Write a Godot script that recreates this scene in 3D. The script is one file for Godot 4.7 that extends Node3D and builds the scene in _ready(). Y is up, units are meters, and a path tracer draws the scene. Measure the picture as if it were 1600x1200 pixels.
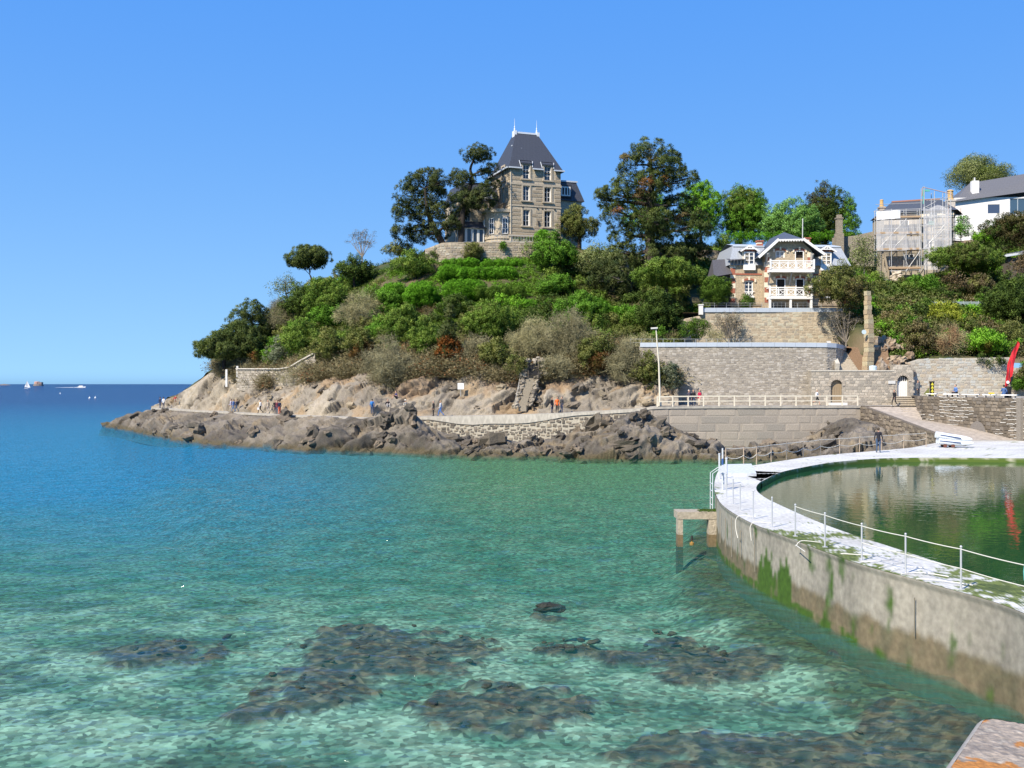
extends Node3D
# A rocky headland with a turreted stone house above a turquoise bay, a sea-water pool on the right.
const EYE := 7.4          # metres above the water
const FPX := 1600.0       # focal length in photograph pixels

var rng := RandomNumberGenerator.new()
var fbm := FastNoiseLite.new()
var fine := FastNoiseLite.new()
var ridged := FastNoiseLite.new()
var cells := FastNoiseLite.new()
var cracks := FastNoiseLite.new()
var mats := {}
var tex := {}
var clumps := {}
var stone_meshes: Array = []
var boulder_meshes: Array = []
var soft_meshes: Array = []


# a point at the photograph's column x and row y, d metres ahead of the camera
func at(x: float, y: float, d: float) -> Vector3:
	return Vector3((x - 800.0) * d / FPX, EYE - (y - 600.0) * d / FPX, -d)

# the same, given the height instead of the row
func at_h(x: float, h: float, d: float) -> Vector3:
	return Vector3((x - 800.0) * d / FPX, h, -d)

func on_level(x: float, y: float, h: float) -> Vector3:
	return at(x, y, (EYE - h) * FPX / (y - 600.0))

func rnd(a: float, b: float) -> float:
	return rng.randf_range(a, b)


class Shape:
	var v := PackedVector3Array()
	var n := PackedVector3Array()
	var c := PackedColorArray()
	var col := Color.WHITE
	var x := Transform3D.IDENTITY

	func tri(a0: Vector3, b0: Vector3, c0: Vector3) -> void:   # counter-clockwise seen from outside
		var a := x * a0
		var b := x * b0
		var d := x * c0
		var m := (b - a).cross(d - a)
		if m.length_squared() < 1e-16:
			return
		m = m.normalized()
		v.append(a); v.append(d); v.append(b)
		n.append(m); n.append(m); n.append(m)
		c.append(col); c.append(col); c.append(col)

	func tri_s(a0: Vector3, b0: Vector3, c0: Vector3, na: Vector3, nb: Vector3, nc: Vector3) -> void:
		v.append(x * a0); v.append(x * c0); v.append(x * b0)
		n.append((x.basis * na).normalized()); n.append((x.basis * nc).normalized()); n.append((x.basis * nb).normalized())
		c.append(col); c.append(col); c.append(col)

	func quad(a: Vector3, b: Vector3, d: Vector3, e: Vector3) -> void:
		tri(a, b, d)
		tri(a, d, e)

	func poly(p: Array) -> void:
		for i in range(1, p.size() - 1):
			tri(p[0], p[i], p[i + 1])

	func box(o: Vector3, s: Vector3, b := Basis.IDENTITY) -> void:
		var h := s * 0.5
		var p := []
		for k in 8:
			p.append(o + b * Vector3(h.x if k & 1 else -h.x, h.y if k & 2 else -h.y, h.z if k & 4 else -h.z))
		quad(p[4], p[5], p[7], p[6]); quad(p[1], p[0], p[2], p[3])
		quad(p[0], p[4], p[6], p[2]); quad(p[5], p[1], p[3], p[7])
		quad(p[6], p[7], p[3], p[2]); quad(p[0], p[1], p[5], p[4])

	func span(a: Vector3, b: Vector3) -> void:                 # a box between two corners
		box((a + b) * 0.5, (b - a).abs())

	func bar(a: Vector3, b: Vector3, w: float, h: float) -> void:   # a straight bar of rectangular section
		var d := b - a
		var l := d.length()
		if l < 1e-5:
			return
		d /= l
		var side := d.cross(Vector3.UP)
		side = Vector3.RIGHT if side.length() < 1e-3 else side.normalized()
		box((a + b) * 0.5, Vector3(w, h, l), Basis(side, d.cross(side) * -1.0, d * -1.0))

	func tube(p: Array, r: Array, k := 6, cap := true) -> void:
		var rings := []
		var dirs := []
		var side := Vector3.ZERO
		for i in p.size():
			var d: Vector3 = (p[mini(i + 1, p.size() - 1)] - p[maxi(i - 1, 0)]).normalized()
			if side == Vector3.ZERO:
				side = d.cross(Vector3.RIGHT if absf(d.x) < 0.8 else Vector3.UP).normalized()
			side = (side - d * side.dot(d)).normalized()
			var up := d.cross(side)
			var ring := []
			var dd := []
			for j in k:
				var t := TAU * j / k
				var o := side * cos(t) + up * sin(t)
				ring.append(p[i] + o * r[i])
				dd.append(o)
			rings.append(ring); dirs.append(dd)
		for i in p.size() - 1:
			for j in k:
				var j2 := (j + 1) % k
				tri_s(rings[i][j], rings[i][j2], rings[i + 1][j2], dirs[i][j], dirs[i][j2], dirs[i + 1][j2])
				tri_s(rings[i][j], rings[i + 1][j2], rings[i + 1][j], dirs[i][j], dirs[i + 1][j2], dirs[i + 1][j])
		if cap:
			var e: int = p.size() - 1
			for j in range(1, k - 1):
				tri(rings[0][0], rings[0][j + 1], rings[0][j])
				tri(rings[e][0], rings[e][j], rings[e][j + 1])

	func rod(a: Vector3, b: Vector3, r: float, k := 6) -> void:
		tube([a, b], [r, r], k)

	func lathe(o: Vector3, prof: Array, k := 12) -> void:      # prof of Vector2(radius, height)
		for i in prof.size() - 1:
			for j in k:
				var t := TAU * j / k
				var u := TAU * (j + 1) / k
				var a: Vector2 = prof[i]
				var b: Vector2 = prof[i + 1]
				quad(o + Vector3(cos(t) * a.x, a.y, -sin(t) * a.x), o + Vector3(cos(u) * a.x, a.y, -sin(u) * a.x), o + Vector3(cos(u) * b.x, b.y, -sin(u) * b.x), o + Vector3(cos(t) * b.x, b.y, -sin(t) * b.x))

	func ball(o: Vector3, r: Vector3, k := 10) -> void:
		for i in k / 2:
			for j in k:
				var f := func(a: int, b: int) -> Vector3:
					var la := PI * a / (k / 2) - PI / 2
					var lo := TAU * b / k
					return Vector3(cos(la) * cos(lo), sin(la), -cos(la) * sin(lo))
				var p: Vector3 = f.call(i, j)
				var q: Vector3 = f.call(i, j + 1)
				var s: Vector3 = f.call(i + 1, j + 1)
				var t: Vector3 = f.call(i + 1, j)
				tri_s(o + p * r, o + q * r, o + s * r, p / r, q / r, s / r)
				tri_s(o + p * r, o + s * r, o + t * r, p / r, s / r, t / r)

	func mesh() -> ArrayMesh:
		var m := ArrayMesh.new()
		var a := []
		a.resize(Mesh.ARRAY_MAX)
		a[Mesh.ARRAY_VERTEX] = v
		a[Mesh.ARRAY_NORMAL] = n
		a[Mesh.ARRAY_COLOR] = c
		m.add_surface_from_arrays(Mesh.PRIMITIVE_TRIANGLES, a)
		return m


func lin(r: float, g: float, b: float, a := 1.0) -> Color:
	var k := Color(r, g, b).linear_to_srgb()
	k.a = a
	return k

func mat(key: String, color: Color, rough := 0.9, o := {}) -> StandardMaterial3D:   # color is linear
	if mats.has(key):
		return mats[key]
	var m := StandardMaterial3D.new()
	m.resource_name = key
	m.albedo_color = lin(color.r, color.g, color.b, color.a)
	m.roughness = rough
	m.metallic = o.get("metal", 0.0)
	m.metallic_specular = o.get("spec", 0.4)
	m.vertex_color_use_as_albedo = o.get("vcol", false)
	if o.has("tex"):
		m.albedo_texture = tex[o.tex]
	if o.has("bump"):
		m.heightmap_enabled = true
		m.heightmap_texture = tex[o.bump]
		m.heightmap_scale = o.get("relief", 4.0)
	if o.has("tex") or o.has("bump"):
		m.uv1_triplanar = true
		m.uv1_world_triplanar = o.get("world", true)
		var s: float = 1.0 / float(o.get("tile", 3.0))
		m.uv1_scale = Vector3(s, s * float(o.get("squash", 1.0)), s)
		m.uv1_triplanar_sharpness = 4.0
	if o.has("back"):
		m.backlight_enabled = true
		m.backlight = o.back
	if color.a < 1.0:
		m.transparency = BaseMaterial3D.TRANSPARENCY_ALPHA
	mats[key] = m
	return m

# a tiling grey texture: noise stretched between lo and hi
func noise_tex(key: String, n: FastNoiseLite, size: int, lo: float, hi: float, power := 1.0) -> void:
	var im := n.get_seamless_image(size, size)
	im.convert(Image.FORMAT_L8)
	var d := im.get_data()
	var lut := PackedByteArray()
	for i in 256:
		lut.append(int(255.0 * (lo + (hi - lo) * pow(i / 255.0, power))))
	for i in d.size():
		d[i] = lut[d[i]]
	tex[key] = ImageTexture.create_from_image(Image.create_from_data(size, size, false, Image.FORMAT_L8, d))

func make_noise(kind: int, freq: float, oct: int, s: int) -> FastNoiseLite:
	var n := FastNoiseLite.new()
	n.noise_type = kind
	n.frequency = freq
	n.seed = s
	n.fractal_octaves = oct
	n.fractal_type = FastNoiseLite.FRACTAL_FBM if oct > 1 else FastNoiseLite.FRACTAL_NONE
	return n


# ---------------------------------------------------------------- naming
var taken := {}
func numbered(s: String) -> String:
	var k: int = taken.get(s, 0)
	taken[s] = k + 1
	return s if k == 0 else "%s_%03d" % [s, k]

func tag(o: Node3D, label: String, category: String, group := "", kind := "") -> void:
	if label:
		o.set_meta("label", label)
	if category:
		o.set_meta("category", category)
	if group:
		o.set_meta("group", group)
	if kind:
		o.set_meta("kind", kind)

func thing(called: String, label: String, category: String, where := Vector3.ZERO, turn := 0.0, group := "") -> Node3D:
	var o := Node3D.new()
	o.name = numbered(called)
	o.position = where
	o.rotation.y = turn
	tag(o, label, category, group)
	add_child(o)
	return o

func put(called: String, m: Mesh, material: Material, parent: Node3D = null, where := Vector3.ZERO) -> MeshInstance3D:
	var o := MeshInstance3D.new()
	o.mesh = m
	o.material_override = material
	o.position = where
	if parent == null:
		o.name = numbered(called)
		add_child(o)
	else:
		o.name = sub(parent, called)
		parent.add_child(o, true)
	return o

func sub(parent: Node3D, called: String) -> String:
	var key := "n_" + called
	var k: int = parent.get_meta(key, 0)
	parent.set_meta(key, k + 1)
	return called if k == 0 else "%s_%03d" % [called, k]

func part(called: String, s: Shape, material: Material, parent: Node3D) -> MeshInstance3D:
	return put(called, s.mesh(), material, parent)

func ground_part(called: String, m: Mesh, material: Material) -> MeshInstance3D:
	var o := put(called, m, material)
	o.set_meta("kind", "structure")
	return o

func many(called: String, m: Mesh, material: Material, where: Array, colors: PackedColorArray, parent: Node3D = null) -> MultiMeshInstance3D:
	var mm := MultiMesh.new()
	mm.transform_format = MultiMesh.TRANSFORM_3D
	mm.use_colors = true
	mm.mesh = m
	mm.instance_count = where.size()
	for i in where.size():
		mm.set_instance_transform(i, where[i])
		mm.set_instance_color(i, colors[i])
	var o := MultiMeshInstance3D.new()
	o.multimesh = mm
	o.material_override = material
	o.set_meta("kind", "stuff")
	if parent:
		o.name = sub(parent, called)
		parent.add_child(o, true)
	else:
		o.name = numbered(called)
		add_child(o)
	return o

# ---------------------------------------------------------------- surfaces
func cat(a: Vector3, b: Vector3, c: Vector3, d: Vector3, t: float) -> Vector3:
	return 0.5 * ((2.0 * b) + (c - a) * t + (2.0 * a - 5.0 * b + 4.0 * c - d) * t * t + (3.0 * b - a - 3.0 * c + d) * t * t * t)

func along(p: Array, t: float) -> Vector3:                      # a smooth curve through points, t from 0 to size - 1
	var i := clampi(int(t), 0, p.size() - 2)
	var f := t - i
	var a: Vector3 = p[i - 1] if i > 0 else 2.0 * p[0] - p[1]
	var d: Vector3 = p[i + 2] if i + 2 < p.size() else 2.0 * p[i + 1] - p[i]
	return cat(a, p[i], p[i + 1], d, f)

func loft(rows: Array, nu: int, nv: int) -> PackedVector3Array:  # nu across each row, nv from the first row to the last
	var out := PackedVector3Array()
	var cols := []
	for u in nu:
		var t: float = float(u) / (nu - 1) * (rows[0].size() - 1)
		var line := []
		for r in rows:
			line.append(along(r, t))
		cols.append(line)
	for w in nv:
		var t := float(w) / (nv - 1) * (rows.size() - 1)
		for u in nu:
			out.append(along(cols[u], t))
	return out

func grid_mesh(p: PackedVector3Array, c: PackedColorArray, nu: int, nv: int, smooth := true, flip := false, level_from := 1000000) -> ArrayMesh:
	var m := ArrayMesh.new()
	var a := []
	a.resize(Mesh.ARRAY_MAX)
	if smooth:
		var n := PackedVector3Array()
		n.resize(p.size())
		for w in nv:
			for u in nu:
				var k := w * nu + u
				var du := p[k + (1 if u < nu - 1 else 0)] - p[k - (1 if u > 0 else 0)]
				var dv := p[k + (nu if w < nv - 1 else 0)] - p[k - (nu if w > 0 else 0)]
				var nn := du.cross(dv).normalized()
				n[k] = -nn if flip else nn
				if w >= level_from:
					n[k] = Vector3.UP
		var ix := PackedInt32Array()
		for w in nv - 1:
			for u in nu - 1:
				var k := w * nu + u
				if flip:
					ix.append_array([k, k + 1, k + nu + 1, k, k + nu + 1, k + nu])
				else:
					ix.append_array([k, k + nu + 1, k + 1, k, k + nu, k + nu + 1])
		a[Mesh.ARRAY_VERTEX] = p
		a[Mesh.ARRAY_NORMAL] = n
		a[Mesh.ARRAY_COLOR] = c
		a[Mesh.ARRAY_INDEX] = ix
	else:
		var s := Shape.new()
		for w in nv - 1:
			for u in nu - 1:
				var k := w * nu + u
				s.col = c[k]
				if flip:
					s.quad(p[k], p[k + nu], p[k + nu + 1], p[k + 1])
				elif (w + u) & 1:
					s.quad(p[k], p[k + 1], p[k + nu + 1], p[k + nu])
				else:
					s.quad(p[k + 1], p[k + nu + 1], p[k + nu], p[k])
		return s.mesh()
	m.add_surface_from_arrays(Mesh.PRIMITIVE_TRIANGLES, a)
	return m

# rock relief in metres at a place: blocks along tilted strata, cracks between them, rubble on top
func rock(p: Vector3) -> float:
	var u := p.x * 0.85 + p.y * 0.53
	var v := p.y * 0.85 - p.x * 0.53
	u += fbm.get_noise_3dv(p * 0.5) * 2.0
	v += fbm.get_noise_3dv(p * 0.5 + Vector3(31, 7, 3)) * 1.4
	var a := Vector3(u * 0.13, v * 0.42, p.z * 0.24)
	var b := Vector3(u * 0.34 + 9.0, v * 0.95, p.z * 0.60)
	var c := Vector3(u * 1.0 + 3.0, v * 1.9, p.z * 1.5)
	var h := 0.8 - 1.1 * (cracks.get_noise_3dv(a) + 1.0) + 0.55 * cells.get_noise_3dv(a)
	h += 0.36 - 0.55 * (cracks.get_noise_3dv(b) + 1.0) + 0.30 * cells.get_noise_3dv(b)
	h += 0.12 - 0.20 * (cracks.get_noise_3dv(c) + 1.0) + 0.10 * cells.get_noise_3dv(c)
	return h + fbm.get_noise_3dv(p * 0.9) * 0.25


func _ready() -> void:
	# ---- camera
	var cam := Camera3D.new()
	cam.name = "camera"
	cam.fov = 41.112
	cam.near = 0.5
	cam.far = 60000.0
	cam.position = Vector3(0, EYE, 0)
	add_child(cam)
	# ---- sky, exposure
	var env := Environment.new()
	env.background_mode = Environment.BG_SKY
	env.tonemap_mode = Environment.TONE_MAPPER_LINEAR
	env.tonemap_exposure = 1.6
	env.sdfgi_enabled = true
	env.ssao_enabled = true
	env.ssil_enabled = true
	var sm := ProceduralSkyMaterial.new()
	sm.sky_top_color = Color(0.235, 0.478, 0.785)
	sm.sky_horizon_color = Color(0.53, 0.705, 0.84)
	sm.sky_curve = 0.125
	sm.ground_horizon_color = Color(0.42, 0.58, 0.72)
	sm.ground_bottom_color = Color(0.12, 0.25, 0.35)
	sm.sun_angle_max = 1.0
	var sky := Sky.new()
	sky.sky_material = sm
	env.sky = sky
	var we := WorldEnvironment.new()
	we.name = "environment"
	we.environment = env
	add_child(we)
	# ---- sun
	var sun := DirectionalLight3D.new()
	sun.name = "sun"
	sun.light_energy = 1.55
	sun.light_color = Color(1.0, 0.955, 0.88)
	sun.light_angular_distance = 0.5
	sun.shadow_enabled = true
	add_child(sun)
	sun.look_at_from_position(Vector3(-0.56, 0.78, 0.66), Vector3.ZERO)

	rng.seed = 20240
	setup()
	sea_and_bed()
	terrain()
	shore_walls()
	pool()
	foreground()
	terraces()
	stone_tower_house()
	brick_villa()
	scaffold_house()
	white_house()
	vegetation()
	people()
	furniture()
	boats()


func setup() -> void:
	fbm = make_noise(FastNoiseLite.TYPE_SIMPLEX_SMOOTH, 0.35, 4, 11)
	fine = make_noise(FastNoiseLite.TYPE_SIMPLEX_SMOOTH, 1.0, 2, 5)
	ridged = make_noise(FastNoiseLite.TYPE_SIMPLEX_SMOOTH, 0.5, 3, 23)
	ridged.fractal_type = FastNoiseLite.FRACTAL_RIDGED
	cells = make_noise(FastNoiseLite.TYPE_CELLULAR, 1.0, 1, 41)
	cells.cellular_return_type = FastNoiseLite.RETURN_CELL_VALUE
	cells.cellular_jitter = 1.0
	cracks = make_noise(FastNoiseLite.TYPE_CELLULAR, 1.0, 1, 41)
	cracks.cellular_return_type = FastNoiseLite.RETURN_DISTANCE
	cracks.cellular_distance_function = FastNoiseLite.DISTANCE_MANHATTAN
	cracks.cellular_jitter = 1.0
	var g := make_noise(FastNoiseLite.TYPE_SIMPLEX_SMOOTH, 0.02, 6, 3)
	noise_tex("grain", g, 512, 0.80, 1.0)
	var b := make_noise(FastNoiseLite.TYPE_SIMPLEX_SMOOTH, 0.012, 4, 8)
	noise_tex("blotch", b, 512, 0.80, 1.0)
	var r := make_noise(FastNoiseLite.TYPE_SIMPLEX_SMOOTH, 0.03, 5, 14)
	noise_tex("rough", r, 512, 0.0, 1.0)
	var s := make_noise(FastNoiseLite.TYPE_CELLULAR, 0.045, 2, 19)
	s.cellular_return_type = FastNoiseLite.RETURN_DISTANCE2_SUB
	noise_tex("rubble", s, 512, 0.0, 1.0, 0.5)
	var sp := make_noise(FastNoiseLite.TYPE_CELLULAR, 0.09, 1, 29)
	sp.cellular_return_type = FastNoiseLite.RETURN_CELL_VALUE
	noise_tex("pebble", sp, 512, 0.55, 1.0)
	make_clumps()
	make_stones()


# ---------------------------------------------------------------- water and sea bed
# reefs and weed beds under the water: centre column and row, half width and half height in the photograph
const REEFS := [[600, 1005, 150, 46], [500, 1060, 90, 42], [790, 1092, 140, 38], [1110, 1028, 110, 30], [1260, 1172, 290, 46], [1450, 1150, 110, 42], [250, 1006, 96, 22], [885, 1002, 54, 9], [1000, 1012, 80, 12], [858, 945, 26, 6], [1440, 1078, 42, 12], [720, 1000, 60, 20], [1050, 990, 36, 8], [420, 1100, 70, 16], [1320, 1040, 26, 6], [560, 970, 60, 12]]
var reef_world: Array = []

func reef(x: float, z: float) -> float:
	var m := 0.0
	for r in reef_world:
		var u: float = (x - r[0]) / r[2]
		var w: float = (z - r[1]) / r[3]
		var q := u * u + w * w
		if q < 3.0:
			m = maxf(m, 1.3 - q)
	if m > 0.0:
		m += fbm.get_noise_2d(x * 1.8, z * 1.3) * 1.15 + fine.get_noise_2d(x * 1.1, z * 0.9) * 0.35
	return clampf(m, 0.0, 1.0)

func wave_normals() -> void:
	var size := 1024
	var a := make_noise(FastNoiseLite.TYPE_SIMPLEX_SMOOTH, 0.011, 3, 61)
	a.domain_warp_enabled = true
	a.domain_warp_amplitude = 22.0
	a.domain_warp_frequency = 0.012
	var r := make_noise(FastNoiseLite.TYPE_SIMPLEX_SMOOTH, 0.014, 3, 67)
	r.fractal_type = FastNoiseLite.FRACTAL_RIDGED
	r.domain_warp_enabled = true
	r.domain_warp_amplitude = 16.0
	r.domain_warp_frequency = 0.014
	var ia := a.get_seamless_image(size, size)
	var ir := r.get_seamless_image(size, size)
	ia.convert(Image.FORMAT_RF)
	ir.convert(Image.FORMAT_RF)
	ia.resize(size, size)
	var fa := ia.get_data().to_float32_array()
	var fr := ir.get_data().to_float32_array()
	var h := PackedFloat32Array()
	h.resize(size * size)
	for k in h.size():
		h[k] = fa[k] * 0.55 + fr[k] * 0.45
	# smooth once to take out the eight-bit steps
	var hs := PackedFloat32Array()
	hs.resize(size * size)
	var msk := size * size - 1
	for k in h.size():
		hs[k] = (h[k] * 2.0 + h[(k + 1) & msk] + h[(k - 1) & msk] + h[(k + size) & msk] + h[(k - size) & msk]) / 6.0
	var d := PackedByteArray()
	d.resize(size * size * 3)
	for k in hs.size():
		var gx := (hs[(k + 2) & msk] - hs[(k - 2) & msk]) * 7.0
		var gy := (hs[(k + 2 * size) & msk] - hs[(k - 2 * size) & msk]) * 7.0
		var l := 1.0 / sqrt(1.0 + gx * gx + gy * gy)
		d[k * 3] = int(127.5 - 127.5 * gx * l)
		d[k * 3 + 1] = int(127.5 + 127.5 * gy * l)
		d[k * 3 + 2] = int(127.5 + 127.5 * l)
	tex["waves"] = ImageTexture.create_from_image(Image.create_from_data(size, size, false, Image.FORMAT_RGB8, d))

func sea_colour(x: float, d: float) -> Color:
	# the water's own colour: pale turquoise over the shallow sand, green under the rocks, deep blue far out
	var near := Color(0.045, 0.25, 0.20)
	var mid := Color(0.03, 0.22, 0.165)
	var deep := Color(0.014, 0.25, 0.50)
	var far := Color(0.002, 0.12, 0.38)
	return bay_mix(x, d, near, mid, Color(0.10, 0.36, 0.19), deep, far)

func bay_mix(x: float, d: float, near: Color, mid: Color, green: Color, deep: Color, far: Color) -> Color:
	var w := fbm.get_noise_2d(x * 0.06, d * 0.05) * 0.25
	var side := clampf(-x / d * 2.6 + 0.02, 0.0, 1.0)          # the open sea lies to the left
	var c := near.lerp(mid, smoothstep(20.0, 52.0, d + w * 30.0))
	c = c.lerp(green, smoothstep(50.0, 95.0, d) * (1.0 - side))
	c = c.lerp(deep, smoothstep(34.0, 120.0, d + w * 40.0) * smoothstep(0.05, 0.75, side + w * 0.5))
	return c.lerp(far, smoothstep(130.0, 400.0, d))

# how far away the water's edge is in that direction
func water_d(x: float, d: float) -> float:
	var px := 800.0 + x * FPX / d
	var wide := maxf(0.0, 320.0 - px) * 0.2                     # the bed falls away off the headland's tip
	if px < SHORE_X[0]:
		return 185.0 + wide
	for i in SHORE_X.size() - 1:
		if px <= SHORE_X[i + 1]:
			return EYE * FPX / (lerpf(WATER_Y[i], WATER_Y[i + 1], (px - SHORE_X[i]) / (SHORE_X[i + 1] - SHORE_X[i])) - 600.0) + wide
	return EYE * FPX / 122.0

func wall_x(d: float) -> float:                                 # where the pool's outer wall stands, d metres ahead
	const T := [[0.0, 26.0], [9.0, 18.5], [15.5, 14.0], [22.8, 11.4], [29.1, 9.84], [33.6, 9.23], [38.0, 8.78], [42.9, 8.86], [47.4, 9.43], [52.6, 10.4], [60.4, 12.3], [66.0, 14.0]]
	for i in T.size() - 1:
		if d <= T[i + 1][0]:
			return lerpf(T[i][1], T[i + 1][1], (d - T[i][0]) / (T[i + 1][0] - T[i][0]))
	return 1e6

func sea_and_bed() -> void:
	for r in REEFS:
		var p := on_level(r[0], r[1], -1.0)
		var d := -p.z
		reef_world.append([p.x, p.z, r[2] * d / FPX, r[3] * d * d / (FPX * 8.4)])
	wave_normals()
	var ds := []
	var d := 7.0
	while d < 30000.0:
		ds.append(d)
		d += maxf(0.22, d * d / 9000.0) if d < 2600.0 else d * 0.3
	ds.append(40000.0)
	var nu := 420
	var nv := ds.size()
	var p := PackedVector3Array()
	var c := PackedColorArray()
	for w in nv:
		var dd: float = ds[w]
		var fade := 1.0 - smoothstep(30.0, 110.0, dd)
		for u in nu:
			var t := lerpf(-1.0, 1.0, float(u) / (nu - 1))
			var x := tan(t * 0.80) * dd
			var y := 0.0
			if fade > 0.0:
				y = fade * (0.055 * sin(x * 0.55 + dd * 2.0 + 2.0 * fbm.get_noise_2d(x * 0.25, dd * 0.25)) + 0.04 * sin(x * -0.8 + dd * 3.1 + 3.0 * fbm.get_noise_2d(x * 0.3 + 50.0, dd * 0.3)) + 0.14 * fbm.get_noise_2d(x * 0.8 + dd * 0.3, dd * 1.9))
			p.append(Vector3(x, y, -dd))
			c.append(sea_colour(x, dd))
	var m := mat("sea", Color(1, 1, 1, 0.10), 0.03, {"vcol": true, "spec": 0.225})
	m.normal_enabled = true
	m.normal_texture = tex["waves"]
	m.normal_scale = 1.4
	m.uv1_triplanar = true
	m.uv1_world_triplanar = true
	m.uv1_scale = Vector3(1.0 / 40.0, 1.0, 1.0 / 16.0)
	ground_part("sea", grid_mesh(p, c, nu, nv), m)
	# sea bed
	var q := PackedVector3Array()
	var cc := PackedColorArray()
	var bed := []
	d = 3.0
	while d < 130.0:
		bed.append(d)
		d += maxf(0.11, d * d / 11000.0)
	while d < 30000.0:
		bed.append(d)
		d *= 1.5
	bed.append(42000.0)
	nu = 560
	var level := 0
	for dd in bed:
		for u in nu:
			var x: float = tan(lerpf(-1.0, 1.0, float(u) / (nu - 1)) * 0.80) * dd
			var depth := 1.25 + smoothstep(25.0, 90.0, dd) * 2.6 + smoothstep(90.0, 600.0, dd) * 8.0
			depth = minf(depth, 0.42 + maxf(0.0, water_d(x, dd) - dd) * 0.035)
			var by_wall := 1.0 - smoothstep(0.2, 3.2, wall_x(dd) - x) if dd < 66.0 else 0.0
			depth = lerpf(depth, 0.75, by_wall)
			var f := 0.0
			var s := 0.0
			if dd < 130.0:
				f = reef(x, -dd) if dd < 60.0 else 0.0
				s = fbm.get_noise_2d(x * 0.75, dd * 0.7) * 0.7 + fine.get_noise_2d(x * 0.9, dd * 1.1) * 0.3
				depth += s * 0.14 - f * (0.16 + 0.12 * fine.get_noise_2d(x * 0.9 + 40.0, dd * 0.9))
			var sand := Color(0.31, 0.53, 0.36).lerp(Color(0.085, 0.225, 0.14), clampf(0.5 + s * 1.5, 0.0, 1.0))
			sand = sand.lerp(Color(0.035, 0.07, 0.04), clampf(smoothstep(0.10, 0.42, fbm.get_noise_2d(x * 0.35 + 70.0, dd * 0.45) + 0.35 * s), 0.0, 1.0) * 0.6)
			var weed := Color(0.03, 0.038, 0.042).lerp(Color(0.15, 0.135, 0.075), clampf(0.4 + 1.5 * fine.get_noise_2d(x * 1.5, dd * 1.5) + 0.8 * fbm.get_noise_2d(x * 3.0, dd * 3.0), 0.0, 1.0))
			var k := bay_mix(x, dd, sand, sand.lerp(Color(0.018, 0.185, 0.095), 0.70), Color(0.088, 0.255, 0.105), Color(0.006, 0.24, 0.42), Color(0.0, 0.075, 0.235))
			k = k.lerp(Color(0.045, 0.075, 0.022), smoothstep(0.25, 0.9, by_wall + s * 0.6) * 0.8).lerp(weed, smoothstep(0.0, 0.6, f) * 0.94)
			q.append(Vector3(x, -maxf(depth, 0.06), -dd))
			cc.append(k)
	var bed_o := ground_part("seabed", grid_mesh(q, cc, nu, bed.size(), true, false, level), mat("seabed", Color(1, 1, 1), 0.95, {"vcol": true, "tex": "pebble", "tile": 7.0}))
	# weed-covered stones lying on the reefs
	var tones := [Color(0.04, 0.045, 0.036), Color(0.06, 0.058, 0.036), Color(0.036, 0.042, 0.044), Color(0.085, 0.078, 0.048)]
	var n := 0
	for i in 2600:
		var r: Array = reef_world[rng.randi_range(0, 7) if i % 3 else rng.randi_range(0, reef_world.size() - 1)]
		var x: float = r[0] + rnd(-1.0, 1.0) * r[2]
		var z: float = r[1] + rnd(-1.0, 1.0) * r[3]
		if reef(x, z) < 0.45:
			continue
		var s := rnd(0.05, 0.15)
		var k := rng.randi_range(0, 3)
		var o := put("rock", soft_meshes[i % 4], mat("weedy%d" % k, tones[k], 0.9, {"tex": "grain", "tile": 0.7, "bump": "rough", "relief": 3.0}), bed_o, Vector3(x, -1.05 + rnd(-0.07, 0.05), z))
		o.scale = Vector3(s * rnd(0.8, 1.8), s * rnd(0.35, 0.7), s)
		o.rotation.y = rnd(0, TAU)
		n += 1
		if n >= 130:
			break


# ---------------------------------------------------------------- the headland
# columns in the photograph, then for each the rows of the slope as [row, distance]
const HILL_X := [236, 262, 300, 345, 400, 450, 500, 560, 620, 700, 780, 860, 940, 1000, 1060]
const HILL := [
	[[637, 172], [633, 168], [641, 155], [645, 147.5], [645, 138.5], [646, 132], [648, 126.5], [650, 121.5], [648, 120.5], [648, 119.5], [645, 117.5], [642, 116.2], [639, 115.5], [636, 114], [634, 114]],
	[[636, 176], [624, 172], [603, 163], [577, 155.5], [603, 146], [604, 141], [588, 136], [580, 132], [596, 126], [574, 126], [590, 122.5], [584, 121.5], [578, 121.5], [592, 119], [600, 118.5]],
	[[637, 182], [630, 180], [606, 172], [574, 163], [548, 157], [534, 153], [520, 149], [510, 147], [512, 142], [500, 140], [498, 138], [498, 137], [500, 136], [510, 133], [532, 127]],
	[[640, 200], [640, 196], [625, 188], [590, 176], [524, 170], [478, 168], [458, 166], [440, 162], [425, 158], [406, 155], [406, 154], [404, 154], [424, 151], [446, 147], [480, 137]],
	[[645, 225], [648, 222], [640, 210], [606, 198], [545, 192], [484, 190], [452, 188], [430, 180], [410, 174], [388, 165], [385, 164], [385, 164], [395, 164], [400, 163], [410, 158]],
	[[640, 280], [645, 280], [640, 270], [625, 270], [590, 260], [540, 260], [510, 260], [490, 260], [480, 260], [470, 260], [465, 260], [460, 260], [460, 260], [460, 250], [455, 240]],
]

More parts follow.
